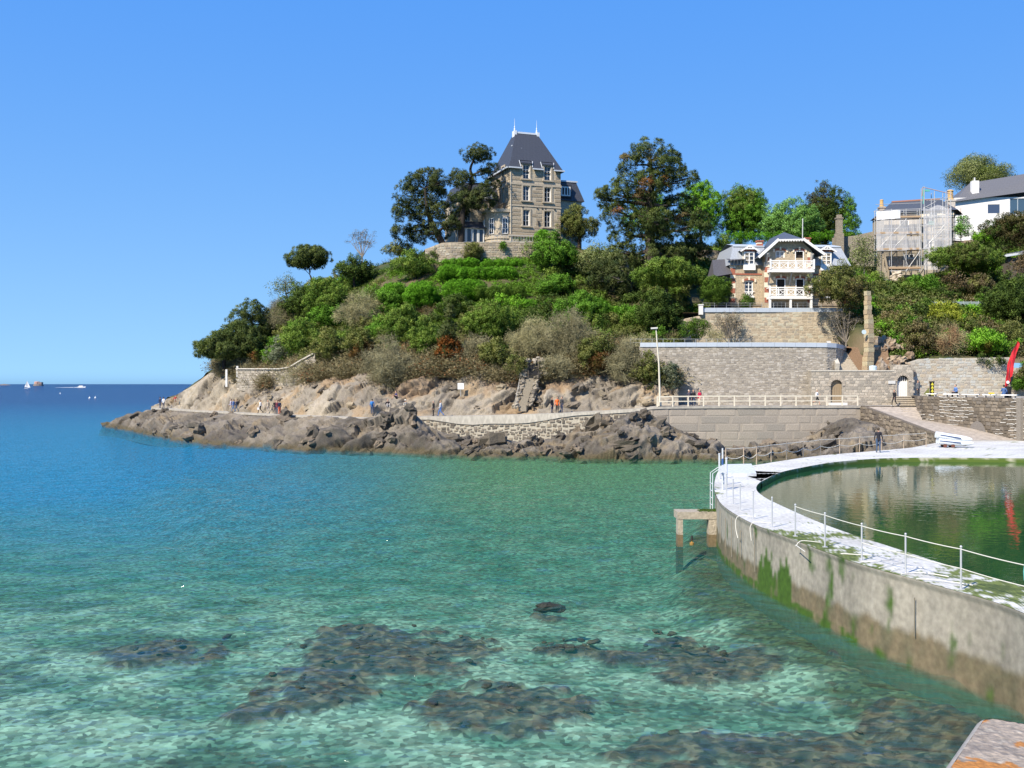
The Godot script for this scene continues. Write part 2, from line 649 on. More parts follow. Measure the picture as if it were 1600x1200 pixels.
# where the line of sight through a column and row meets the slope
func hill_d(x: float, y: float) -> float:
	var i := 0
	while i < HILL_X.size() - 2 and x > HILL_X[i + 1]:
		i += 1
	var t := clampf((x - HILL_X[i]) / (HILL_X[i + 1] - HILL_X[i]), 0.0, 1.0)
	for k in range(0, HILL.size() - 2):
		var a: float = lerpf(HILL[k][i][0], HILL[k][i + 1][0], t)
		var b: float = lerpf(HILL[k + 1][i][0], HILL[k + 1][i + 1][0], t)
		if (y <= a and y >= b) or (k == 3 and y < b):
			var s := clampf((a - y) / maxf(a - b, 0.001), 0.0, 1.0)
			return lerpf(lerpf(HILL[k][i][1], HILL[k][i + 1][1], t), lerpf(HILL[k + 1][i][1], HILL[k + 1][i + 1][1], t), s)
	return lerpf(HILL[1][i][1], HILL[1][i + 1][1], t)

func hill_rows(from: int, to: int) -> Array:
	var rows := []
	for k in range(from, to):
		var line := []
		for i in HILL_X.size():
			line.append(at(HILL_X[i], HILL[k][i][0], HILL[k][i][1]))
		rows.append(line)
	return rows

# outer edge of the shore path: [column, distance, height]
const PATH := [[238, 168, 3.5], [280, 157.5, 3.5], [320, 148.5, 3.5], [400, 135.7, 3.5], [500, 123.6, 3.5], [570, 118.2, 3.5], [650, 117.4, 3.65], [740, 116, 3.8], [850, 113.8, 4.1], [940, 112.4, 4.45], [1000, 111.2, 4.75], [1035, 110.8, 4.95], [1140, 111.2, 5.0], [1240, 112, 5.0], [1345, 113, 5.0]]

func path_points(step := 0) -> Array:
	var p := []
	for r in PATH:
		p.append(at_h(r[0], r[2], r[1]))
	if step == 0:
		return p
	var q := []
	for i in (p.size() - 1) * step + 1:
		q.append(along(p, float(i) / step))
	return q

func path_at(x: float, back: float) -> Vector3:                 # a place to stand, some metres back from the outer edge
	for i in PATH.size() - 1:
		if x <= PATH[i + 1][0]:
			var t: float = (x - PATH[i][0]) / (PATH[i + 1][0] - PATH[i][0])
			var d: float = lerpf(PATH[i][1], PATH[i + 1][1], t) + back
			return at_h(x, lerpf(PATH[i][2], PATH[i + 1][2], t) + 0.01, d)
	return Vector3.ZERO

func sideways(p: Array, i: int) -> Vector3:                     # level, to the left of the way along the points
	var d: Vector3 = p[mini(i + 1, p.size() - 1)] - p[maxi(i - 1, 0)]
	return Vector3(d.z, 0, -d.x).normalized()

const SHORE_X := [158, 200, 240, 320, 400, 500, 570, 610, 640, 680, 740, 800, 850, 900, 950, 990, 1030, 1070, 1110, 1150, 1200, 1260, 1300, 1340, 1400, 1470]
const WATER_Y := [665, 672, 681, 695, 699, 705, 706, 707, 708, 711, 713, 714, 716, 717, 718, 718, 718, 718, 718, 719, 721, 722, 722, 722, 722, 722]
const CREST := [[662, 186], [651, 178], [641, 166], [646, 147], [650, 134.5], [654, 122.8], [655, 117.2], [648, 116.0], [641, 114.5], [672, 114.6], [688, 113.4], [692, 112.0], [688, 111.0], [677, 110.0], [663, 108.8], [647, 108.2], [653, 107.5], [676, 107.5], [692, 107.5], [705, 107.0], [697, 108.5], [686, 109.5], [664, 110.0], [657, 109.5], [668, 107.0], [686, 99.0]]

func terrain() -> void:
	# --- rocks between the water and the path
	var rows := [[], [], [], [], [], []]
	for i in SHORE_X.size():
		var dw: float = 7.4 * FPX / (WATER_Y[i] - 600.0)
		var x: float = SHORE_X[i]
		var top := at(x, CREST[i][0], CREST[i][1])
		var w := at_h(x, 0.0, dw)
		var out := Vector3(-0.25, 0, 1).normalized()
		rows[0].append(w + out * 0.8 + Vector3(0, -0.9 - maxf(0.0, 320.0 - x) * 0.005, 0))
		rows[1].append(w + Vector3(0, -0.35, 0))
		rows[2].append(w.lerp(top, 0.28) + Vector3(0, (top.y - w.y) * 0.22, 0))
		rows[3].append(w.lerp(top, 0.68) + Vector3(0, (top.y - w.y) * 0.16, 0))
		rows[4].append(top)
		rows[5].append(top + Vector3(0.6, -2.5, -2.6))
	var nu := 620
	var nv := 74
	var p := loft(rows, nu, nv)
	var c := PackedColorArray()
	for k in p.size():
		var v := float(k / nu) / (nv - 1)
		var a := p[k]
		var r := rock(a + Vector3(7.3, 3.1, 1.7))
		var amp := 1.05 * smoothstep(0.02, 0.2, v) * (1.0 - 0.8 * smoothstep(0.6, 0.82, v))
		p[k] = a + Vector3(-0.12, 0.72, 0.62) * r * amp
		var b := p[k]
		var k1 := fbm.get_noise_3dv(b * 0.35)
		var k2 := fine.get_noise_3dv(b * 1.3)
		var col := Color(0.125, 0.11, 0.09).lerp(Color(0.265, 0.23, 0.185), clampf(0.5 + k1 * 1.1 + r * 0.25, 0.0, 1.0))  # relief term darkens the hollows: slight crevice shade put into the colour
		col = col.lerp(Color(0.075, 0.065, 0.055), clampf(0.2 + k2 * 0.9 - k1 * 0.7, 0.0, 1.0) * 0.7)
		col = col.lerp(Color(0.30, 0.22, 0.11), smoothstep(0.22, 0.5, fbm.get_noise_3dv(b * 0.6 + Vector3(90, 0, 0))) * 0.4)
		var wet := 1.0 - smoothstep(0.25, 0.75, b.y + k2 * 0.35)
		col = col.lerp(Color(0.105, 0.085, 0.045), wet * 0.85)
		c.append(col.lerp(bay_mix(b.x, -b.z, col, Color(0.02, 0.10, 0.058), Color(0.05, 0.12, 0.06), Color(0.010, 0.12, 0.19), Color(0.002, 0.06, 0.16)), smoothstep(0.02, -0.35, b.y)))
	var stone := {"vcol": true, "tex": "grain", "tile": 2.3, "bump": "rough", "relief": 5.0}
	var shore := ground_part("rocky_foreshore", grid_mesh(p, c, nu, nv), mat("foreshore", Color(1, 1, 1), 0.92, stone))
	# loose boulders along it
	var tones := [Color(0.20, 0.17, 0.13), Color(0.13, 0.112, 0.09), Color(0.25, 0.20, 0.145), Color(0.155, 0.132, 0.105)]
	for i in 150:
		var u := rng.randi_range(20, nu - 40)
		var v := rng.randi_range(14, 58)
		var a := p[v * nu + u]
		if a.y < 0.15:
			continue
		var s := rnd(0.35, 1.15) * (1.25 if i % 5 == 0 else 0.8)
		var k := rng.randi_range(0, 3)
		var o := put("boulder", boulder_meshes[i % 6], mat("boulder%d" % k, tones[k], 0.92, {"tex": "grain", "tile": 1.6, "bump": "rough", "relief": 8.0}), shore, a + Vector3(0, s * 0.05, 0))
		o.scale = Vector3(s * rnd(0.9, 1.7), s * rnd(0.6, 1.0), s * rnd(0.8, 1.2))
		o.rotation = Vector3(rnd(-0.3, 0.3), rnd(0, TAU), rnd(-0.5, 0.2))
	# --- cliff behind the path
	rows = hill_rows(0, 2)
	var mid := []
	for i in HILL_X.size():
		var a: Vector3 = rows[0][i]
		var b: Vector3 = rows[1][i]
		mid.append(a.lerp(b, 0.45) + Vector3(0, (b.y - a.y) * 0.12, 0))
	var under := []
	for a in rows[0]:
		under.append(a + Vector3(0, -1.2, 0.3))
	nu = 520
	nv = 56
	var tuck := []
	for i in HILL_X.size():
		tuck.append(at(HILL_X[i], HILL[1][i][0], HILL[1][i][1]).lerp(at(HILL_X[i], HILL[2][i][0], HILL[2][i][1]), 0.22) + Vector3(0, -0.9, 0))
	p = loft([under, rows[0], mid, rows[1], tuck], nu, nv)
	c = PackedColorArray()
	for k in p.size():
		var v := float(k / nu) / (nv - 1)
		var a := p[k]
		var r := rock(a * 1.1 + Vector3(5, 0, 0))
		p[k] = a + Vector3(-0.15, 0.45, 0.75) * r * 1.15 * (1.0 - smoothstep(0.6, 0.78, v)) * smoothstep(0.2, 0.32, v)
		var b := p[k]
		var k1 := fbm.get_noise_3dv(b * 0.3)
		var k2 := fine.get_noise_3dv(b * 1.2)
		var col := Color(0.235, 0.205, 0.165).lerp(Color(0.44, 0.385, 0.30), clampf(0.5 + k1 * 1.2 + r * 0.25, 0.0, 1.0))  # crevices a little darker by relief, occlusion shade painted into the rock colour
		col = col.lerp(Color(0.15, 0.13, 0.105), clampf(k2 * 1.1 - k1 * 0.4, 0.0, 1.0) * 0.6)
		col = col.lerp(Color(0.42, 0.26, 0.11), smoothstep(0.12, 0.42, fbm.get_noise_3dv(b * 0.5 + Vector3(0, 40, 0))) * 0.42)
		var earth := smoothstep(0.46, 0.72, v + k1 * 0.45) * smoothstep(420.0, 560.0, 800.0 + b.x * FPX / -b.z)
		col = col.lerp(Color(0.27, 0.185, 0.115), earth * 0.85)
		c.append(col)
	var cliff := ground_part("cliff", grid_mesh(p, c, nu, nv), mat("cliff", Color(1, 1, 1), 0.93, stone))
	for i in 70:
		var u := rng.randi_range(60, nu - 10)
		var v := rng.randi_range(18, 50)
		var s := rnd(0.3, 0.85)
		var k := rng.randi_range(0, 3)
		var o := put("boulder", boulder_meshes[i % 6], mat("cliff_stone%d" % k, [Color(0.36, 0.30, 0.21), Color(0.28, 0.235, 0.18), Color(0.42, 0.34, 0.23), Color(0.21, 0.18, 0.145)][k], 0.93, {"tex": "grain", "tile": 1.6, "bump": "rough", "relief": 8.0}), cliff, p[v * nu + u])
		o.scale = Vector3(s * rnd(1.0, 1.9), s * rnd(0.5, 0.9), s * rnd(0.7, 1.2))
		o.rotation = Vector3(rnd(-0.3, 0.3), rnd(0, TAU), rnd(0.1, 0.7))
	# --- the slope above it
	nu = 260
	nv = 150
	rows = hill_rows(1, 6)
	var shelf := []
	for i in HILL_X.size():
		shelf.append(rows[3][i].lerp(rows[4][i], 0.3))
	rows.insert(4, shelf)
	p = loft(rows, nu, nv)
	c = PackedColorArray()
	for k in p.size():
		var a := p[k]
		p[k] = a + Vector3(0, fbm.get_noise_3dv(a * 0.5) * 0.7, 0)
		c.append(Color(0.05, 0.075, 0.022).lerp(Color(0.15, 0.115, 0.065), clampf(0.35 + fbm.get_noise_3dv(a * 0.25) * 1.4, 0.0, 1.0)))
	ground_part("hillside", grid_mesh(p, c, nu, nv), mat("hillside", Color(1, 1, 1), 0.95, {"vcol": true, "tex": "grain", "tile": 2.0}))
	# --- the slope on the right, behind the beach walls, and the plateau
	var xs := [1020, 1100, 1180, 1260, 1330, 1375, 1420, 1480, 1550, 1640, 1800, 2100]
	var lo := [[147, 16.4], [147, 16.4], [147, 16.4], [147, 16.4], [124, 11.8], [121, 9.2], [120, 9.4], [119.5, 10.2], [119.2, 10.2], [118.6, 9.5], [118.6, 9.5], [119, 9.5]]
	var r1 := [[153, 20], [153, 20], [153, 20], [153, 19], [129, 15.5], [125, 14], [127, 14.5], [128, 14.5], [128, 14], [128, 13], [128, 13], [130, 13]]
	var r2 := [[162, 26.5], [162, 26.5], [162, 26.5], [162, 25], [148, 21], [142, 20.5], [143, 20.5], [143, 19.5], [143, 19], [143, 18.5], [143, 18.5], [145, 18.5]]
	var r3 := [[170, 29.5], [170, 29.5], [170, 29.5], [166, 28], [158, 24.5], [155, 21.2], [156, 21.2], [160, 25], [162, 28], [163, 28], [163, 28], [165, 28]]
	var r4 := [[190, 30.5], [190, 30.5], [190, 30.5], [190, 31], [182, 31], [182, 31], [182, 32], [184, 34], [186, 35], [186, 35], [186, 35], [190, 35]]
	var r5 := [[420, 34], [420, 34], [420, 34], [420, 34], [420, 34], [420, 34], [420, 34], [420, 34], [420, 34], [420, 34], [420, 34], [420, 34]]
	rows = []
	var r45 := r4.map(func(q: Array) -> Array: return [q[0] + 40, q[1] + 0.8])
	for r in [lo, r1, r2, r3, r4, r45, r5]:
		var line := []
		for i in xs.size():
			line.append(at_h(xs[i], r[i][1], r[i][0]))
		rows.append(line)
	nu = 130
	nv = 110
	p = loft(rows, nu, nv)
	c = PackedColorArray()
	for k in p.size():
		var a := p[k]
		p[k] = a + Vector3(0, fbm.get_noise_3dv(a * 0.5) * 0.6, 0)
		c.append(Color(0.06, 0.075, 0.025).lerp(Color(0.22, 0.16, 0.10), clampf(0.4 + fbm.get_noise_3dv(a * 0.25) * 1.5, 0.0, 1.0)))
	ground_part("hillside", grid_mesh(p, c, nu, nv), mat("hillside", Color(1, 1, 1), 0.95))
	right_slope = rows

var right_slope: Array = []


# ---------------------------------------------------------------- stones and walls
func make_stones() -> void:
	for k in 5:
		var s := Shape.new()
		var r := []
		# a block with worn, uneven edges: an inner front face ringed by a chamfer
		for z in [0.5, 0.32, -0.5]:
			var e := 0.39 if z == 0.5 else 0.49
			var ring := []
			for q in [Vector2(-1, -1), Vector2(1, -1), Vector2(1, 1), Vector2(-1, 1)]:
				ring.append(Vector3(q.x * (e - rnd(0, 0.07)), q.y * (e - rnd(0, 0.07)), z + (rnd(-0.08, 0.1) if z == 0.5 else 0.0)))
			r.append(ring)
		s.quad(r[0][0], r[0][1], r[0][2], r[0][3])
		for z in 2:
			for j in 4:
				var j2 := (j + 1) % 4
				s.quad(r[z + 1][j], r[z + 1][j2], r[z][j2], r[z][j])
		stone_meshes.append(s.mesh())
	for k in 4:
		var s := Shape.new()
		var n := 14
		var at_ := func(i: int, j: int) -> Vector3:
			var la := PI * i / 8.0 - PI / 2
			var lo := TAU * (j % n) / n
			var d := Vector3(cos(la) * cos(lo), sin(la), -cos(la) * sin(lo))
			return d * (0.85 + 0.5 * fbm.get_noise_3dv(d * 2.2 + Vector3(k * 9.0, 2, 0)))
		for i in 8:
			for j in n:
				var a: Vector3 = at_.call(i, j)
				var b: Vector3 = at_.call(i, j + 1)
				var c: Vector3 = at_.call(i + 1, j + 1)
				var e: Vector3 = at_.call(i + 1, j)
				s.tri_s(a, b, c, a, b, c)
				s.tri_s(a, c, e, a, c, e)
		soft_meshes.append(s.mesh())
	for k in 6:
		var s := Shape.new()
		var n := 12
		var ring := func(i: int, j: int) -> Vector3:
			var la := PI * i / 7.0 - PI / 2
			var lo := TAU * (j % n) / n
			var d := Vector3(cos(la) * cos(lo), sin(la), -cos(la) * sin(lo))
			var f := 0.75 + 0.38 * cells.get_noise_3dv(d * 1.1 + Vector3(k * 13.0, 0, 5)) + 0.25 * fbm.get_noise_3dv(d * 3.0 + Vector3(k * 9.0, 2, 0))
			return d * f
		for i in 7:
			for j in n:
				s.quad(ring.call(i, j), ring.call(i, j + 1), ring.call(i + 1, j + 1), ring.call(i + 1, j))
		boulder_meshes.append(s.mesh())

# Stones laid in courses on the outer face of a wall that follows points (their y is the wall's top).
func courses(p: Array, base: float, h: float, w: float, proud: float, o := {}) -> Array:
	var out := []
	var lens := [0.0]
	for i in p.size() - 1:
		lens.append(lens[i] + Vector2(p[i + 1].x - p[i].x, p[i + 1].z - p[i].z).length())
	var total: float = lens[-1]
	var y := base
	var top := -1e9
	for a in p:
		top = maxf(top, a.y)
	var holes: Array = o.get("holes", [])
	while y < top:
		var hh: float = h * rnd(0.75, 1.3) if not o.get("even", false) else h
		var s := rnd(-w, 0.0)
		while s < total:
			var ww: float = w * rnd(0.55, 1.5)
			var m := s + ww * 0.5
			var i := 0
			while i < p.size() - 2 and m > lens[i + 1]:
				i += 1
			var t := clampf((m - lens[i]) / maxf(lens[i + 1] - lens[i], 0.01), 0.0, 1.0)
			var q: Vector3 = p[i].lerp(p[i + 1], t)
			var ok: bool = y + hh * 0.6 < q.y and m > 0.0 and m < total
			for hole in holes:
				if m > hole[0] - ww * 0.35 and m < hole[1] + ww * 0.35 and y + hh * 0.5 > hole[2] and y + hh * 0.5 < hole[3]:
					ok = false
			if ok:
				var d: Vector3 = (p[i + 1] - p[i]) * Vector3(1, 0, 1)
				d = d.normalized()
				var nrm: Vector3 = Vector3(-d.z, 0, d.x) * o.get("side", 1.0)
				var j: float = o.get("jitter", 0.12)
				var hj := minf(hh * rnd(1.0 - j * 1.6, 1.0 + j * 0.7), q.y - y)
				var tilt := rnd(-j, j) * 0.9
				var b := Basis(d.rotated(nrm, tilt) * ww * o.get("gap", 0.94), Vector3.UP.rotated(nrm, tilt) * hj * o.get("gap", 0.94), nrm * proud * rnd(1.3, 2.6))
				if o.get("side", 1.0) < 0:
					b.x = -b.x
				out.append(Transform3D(b, Vector3(q.x, y + hj * 0.5 + rnd(-j, j) * hh * 0.8, q.z) + nrm * proud * rnd(-0.1, 0.12)))
			s += ww
		y += hh
	return out

func pave(list: Array, tones: Array, key: String, parent: Node3D, single: bool) -> void:   # list in the world's axes, parent unturned
	var inv := parent.transform.affine_inverse()
	list.sort_custom(func(a: Transform3D, b: Transform3D) -> bool: return a.basis.x.length() * a.basis.y.length() > b.basis.x.length() * b.basis.y.length())
	var rest := []
	var cols := PackedColorArray()
	for i in list.size():
		if single and i < 290:
			var k := rng.randi_range(0, tones.size() - 1)
			var m := mat("%s%d" % [key, k], tones[k], 0.93, {"tex": "grain", "tile": 1.3, "bump": "rough", "relief": 1.5})
			var o := put("stone", stone_meshes[i % 5], m, parent)
			o.transform = inv * list[i]
		else:
			rest.append(inv * list[i])
			var c: Color = tones[rng.randi_range(0, tones.size() - 1)]
			cols.append(c * rnd(0.8, 1.15))
	if rest:
		many("small_stones", stone_meshes[0], mat("stones_" + key, Color(1, 1, 1), 0.93, {"vcol": true, "tex": "grain", "tile": 1.3}), rest, cols, parent)

# the solid core of a wall along points (y is the top), thick metres deep away from the viewer's side
func wall_core(s: Shape, p: Array, base: float, thick: float, side := 1.0) -> void:
	var back := []
	for i in p.size():
		back.append(p[i] + sideways(p, i) * thick * side)
	for i in p.size() - 1:
		var a: Vector3 = p[i]
		var b: Vector3 = p[i + 1]
		var a2: Vector3 = back[i]
		var b2: Vector3 = back[i + 1]
		var a0 := Vector3(a.x, base, a.z)
		var b0 := Vector3(b.x, base, b.z)
		var c0 := Vector3(a2.x, base, a2.z)
		var d0 := Vector3(b2.x, base, b2.z)
		if side > 0:
			s.quad(a0, b0, b, a); s.quad(a, b, b2, a2); s.quad(d0, c0, a2, b2)
			if i == 0:
				s.quad(c0, a0, a, a2)
			if i == p.size() - 2:
				s.quad(b0, d0, b2, b)
		else:
			s.quad(b0, a0, a, b); s.quad(b, a, a2, b2); s.quad(c0, d0, b2, a2)
			if i == 0:
				s.quad(a0, c0, a2, a)
			if i == p.size() - 2:
				s.quad(d0, b0, b, b2)

func shore_walls() -> void:
	var pts := path_points(4)
	# --- the concrete path and its wall
	var s := Shape.new()
	var edge := []
	for i in pts.size():
		edge.append(pts[i])
	for i in edge.size() - 1:
		var n0 := sideways(edge, i)
		var n1 := sideways(edge, i + 1)
		var a: Vector3 = edge[i]
		var b: Vector3 = edge[i + 1]
		var w := 4.6
		var o0 := n0 * -0.12
		var o1 := n1 * -0.12
		s.quad(a + o0, b + o1, b + n1 * w, a + n0 * w)
		var t := Vector3(0, -0.24, 0)
		s.quad(a + o0 + t, b + o1 + t, b + o1, a + o0)
		s.quad(a + n0 * 0.2 + t, b + n1 * 0.2 + t, b + o1 + t, a + o0 + t)
		if i == 0:
			s.quad(a + n0 * w + t * 8, a + o0 + t * 8, a + o0, a + n0 * w)
	var path := ground_part("shore_path", s.mesh(), mat("path", Color(0.46, 0.43, 0.37), 0.9, {"tex": "blotch", "tile": 5.0}))
	path.set_meta("label", "pale concrete path above the rocks")
	# --- rubble wall under it: grey on the headland, white pointed further right
	var low := []
	var white := []
	var block := []
	for i in edge.size():
		var f := float(i) / 4.0
		var q: Vector3 = edge[i] + Vector3(0, -0.245, 0)
		if f <= 5.6:
			low.append(q)
		if f >= 5.5 and f <= 10.3:
			white.append(q)
		if f >= 10.2:
			block.append(q)
	s = Shape.new()
	wall_core(s, low, 0.6, 1.2)
	var w1 := put("sea_wall", s.mesh(), mat("wall_core_a", Color(0.27, 0.235, 0.185), 0.95, {"tex": "blotch", "tile": 3.0, "bump": "rubble", "relief": 6.0}))
	tag(w1, "low grey rubble wall carrying the path round the tip of the headland", "wall")
	pave(courses(low, 1.4, 0.34, 0.5, 0.09), [Color(0.2, 0.175, 0.14), Color(0.28, 0.25, 0.2), Color(0.16, 0.145, 0.12), Color(0.3, 0.25, 0.18)], "sea_a", w1, false)
	s = Shape.new()
	wall_core(s, white, 0.2, 1.2)
	var w2 := put("sea_wall", s.mesh(), mat("mortar", Color(0.50, 0.46, 0.37), 0.95, {"tex": "blotch", "tile": 2.0}))
	tag(w2, "rubble wall of dark stones in thick pale mortar above the rocks", "wall")
	var st := courses(white, 0.5, 0.36, 0.55, 0.07, {"gap": 0.80, "jitter": 0.34})
	pave(st, [Color(0.20, 0.175, 0.14), Color(0.27, 0.235, 0.19), Color(0.33, 0.28, 0.21), Color(0.155, 0.135, 0.11)], "sea_w", w2, true)
	# the smooth concrete band along part of its top
	s = Shape.new()
	var band := []
	for i in white.size():
		var f := 5.5 + i / 4.0
		var h := (0.62 + 0.16 * fbm.get_noise_1d(f * 9.0)) * smoothstep(6.2, 6.9, f) * (1.0 - smoothstep(7.6, 8.6, f)) + 0.1
		band.append([white[i] + sideways(white, i) * -0.13, h])
	for i in band.size() - 1:
		var a: Vector3 = band[i][0]
		var b: Vector3 = band[i + 1][0]
		var up := Vector3(0, 0.20, 0)
		var ha := Vector3(0, -band[i][1], 0)
		var hb := Vector3(0, -band[i + 1][1], 0)
		s.quad(a + ha, b + hb, b + up, a + up)
		var n: Vector3 = sideways(white, i) * 0.5
		s.quad(a + up, b + up, b + up + n, a + up + n)
		s.quad(a + ha + n, b + hb + n, b + hb, a + ha)
	part("concrete_coping", s, mat("pale_concrete", Color(0.52, 0.49, 0.42), 0.9, {"tex": "blotch", "tile": 2.5, "squash": 0.4}), w2)
	# --- dressed blocks under the promenade
	s = Shape.new()
	wall_core(s, block, -0.4, 1.5)
	var w3 := put("promenade_wall", s.mesh(), mat("block_joint", Color(0.33, 0.29, 0.24), 0.95))
	tag(w3, "tall weathered wall of long dressed blocks under the white railing", "wall")
	pave(courses(block, -0.35, 0.86, 2.3, 0.025, {"even": true, "gap": 0.975, "jitter": 0.0}), [Color(0.43, 0.38, 0.315), Color(0.40, 0.355, 0.30), Color(0.46, 0.405, 0.335), Color(0.37, 0.335, 0.285)], "block", w3, true)
	# --- promenade paving behind it
	var a := at_h(1020, 5.012, 110.6)
	s = Shape.new()
	s.quad(at_h(1030, 5.006, 111.4), at_h(1345, 5.006, 113.3), at_h(1345, 5.006, 126), at_h(1000, 5.006, 126))
	s.quad(at_h(1345, 5.006, 112.6), at_h(1434, 4.99, 110.6), at_h(1460, 5.006, 121), at_h(1345, 5.006, 126))
	ground_part("promenade", s.mesh(), mat("promenade", Color(0.40, 0.36, 0.305), 0.9, {"tex": "blotch", "tile": 4.0}))
	# --- white railing: two rails on square posts
	var f := thing("promenade_railing", "cream two-rail railing along the promenade edge beside the lamp post", "railing", at_h(1185, 5.0, 112.0))
	var o := f.position
	var cream := mat("cream_paint", Color(0.62, 0.57, 0.46), 0.6)
	var posts := []
	for i in 14:
		var x := 1027.0 + i * (1340.0 - 1027.0) / 13.0
		posts.append(path_at(x, 0.18) - o)
	for i in posts.size():
		s = Shape.new()
		s.box(posts[i] + Vector3(0, 0.56, 0), Vector3(0.13, 1.12, 0.13))
		part("post", s, cream, f)
		if i < posts.size() - 1:
			for h in [1.08, 0.55]:
				s = Shape.new()
				s.bar(posts[i] + Vector3(0, h, 0.0), posts[i + 1] + Vector3(0, h, 0.0), 0.08, 0.13 if h > 1.0 else 0.10)
				part("rail", s, cream, f)


# ---------------------------------------------------------------- the sea-water pool
const OUTER := [[2000, 1500], [1760, 1060], [1600, 958], [1455, 912], [1340, 880], [1240, 843], [1170, 815], [1130, 790], [1118, 771], [1116, 757], [1119, 743], [1124, 733]]
const INNER := [[2250, 1200], [1780, 980], [1600, 918], [1500, 889], [1400, 857], [1290, 820], [1210, 785], [1190, 773.5], [1182, 765], [1184, 757], [1196, 748], [1220, 738]]
const FAR_OUT := [[1127, 729], [1172, 727.5], [1225, 719.5], [1280, 712], [1380, 703.5], [1470, 695.5], [1560, 690], [1750, 688], [2100, 688]]
const FAR_IN := [[1190, 752], [1220, 738], [1258, 729.5], [1300, 722.5], [1350, 717.8], [1400, 715.5], [1480, 715], [1600, 716], [2100, 720]]
const DECK := 2.3

func deck_pts(t: Array, step: int) -> Array:
	var p := []
	for r in t:
		p.append(on_level(r[0], r[1], DECK))
	var q := []
	for i in (p.size() - 1) * step + 1:
		q.append(along(p, float(i) / step))
	return q

func algae(x: float, z: float) -> float:
	var d := -z
	var k := smoothstep(22.0, 25.0, d) * (1.0 - smoothstep(34.0, 39.5, d))
	return fbm.get_noise_2d(x * 1.1, z * 0.9) + 0.55 * fine.get_noise_2d(x * 2.4, z * 2.4) + k * 0.62 - 0.52

func deck_mesh(a: Array, b: Array, nv: int) -> ArrayMesh:
	var p := PackedVector3Array()
	var c := PackedColorArray()
	for w in nv:
		var t := float(w) / (nv - 1)
		for i in a.size():
			var q: Vector3 = a[i].lerp(b[i], t)
			q.y = DECK
			var g := algae(q.x, q.z) + 0.22 * (1.0 - smoothstep(0.0, 0.12, t)) * (1.0 - smoothstep(30.0, 44.0, -q.z))
			var col := Color(0.72, 0.71, 0.67).lerp(Color(0.50, 0.48, 0.43), clampf(0.3 + 1.2 * fbm.get_noise_2d(q.x * 0.7 + 30.0, q.z * 0.7), 0.0, 1.0) * 0.7)
			col = col.lerp(Color(0.17, 0.21, 0.05), smoothstep(0.02, 0.22, g))
			col = col.lerp(Color(0.09, 0.12, 0.03), smoothstep(0.35, 0.6, g))
			p.append(q)
			c.append(col)
	return grid_mesh(p, c, a.size(), nv, true, true)

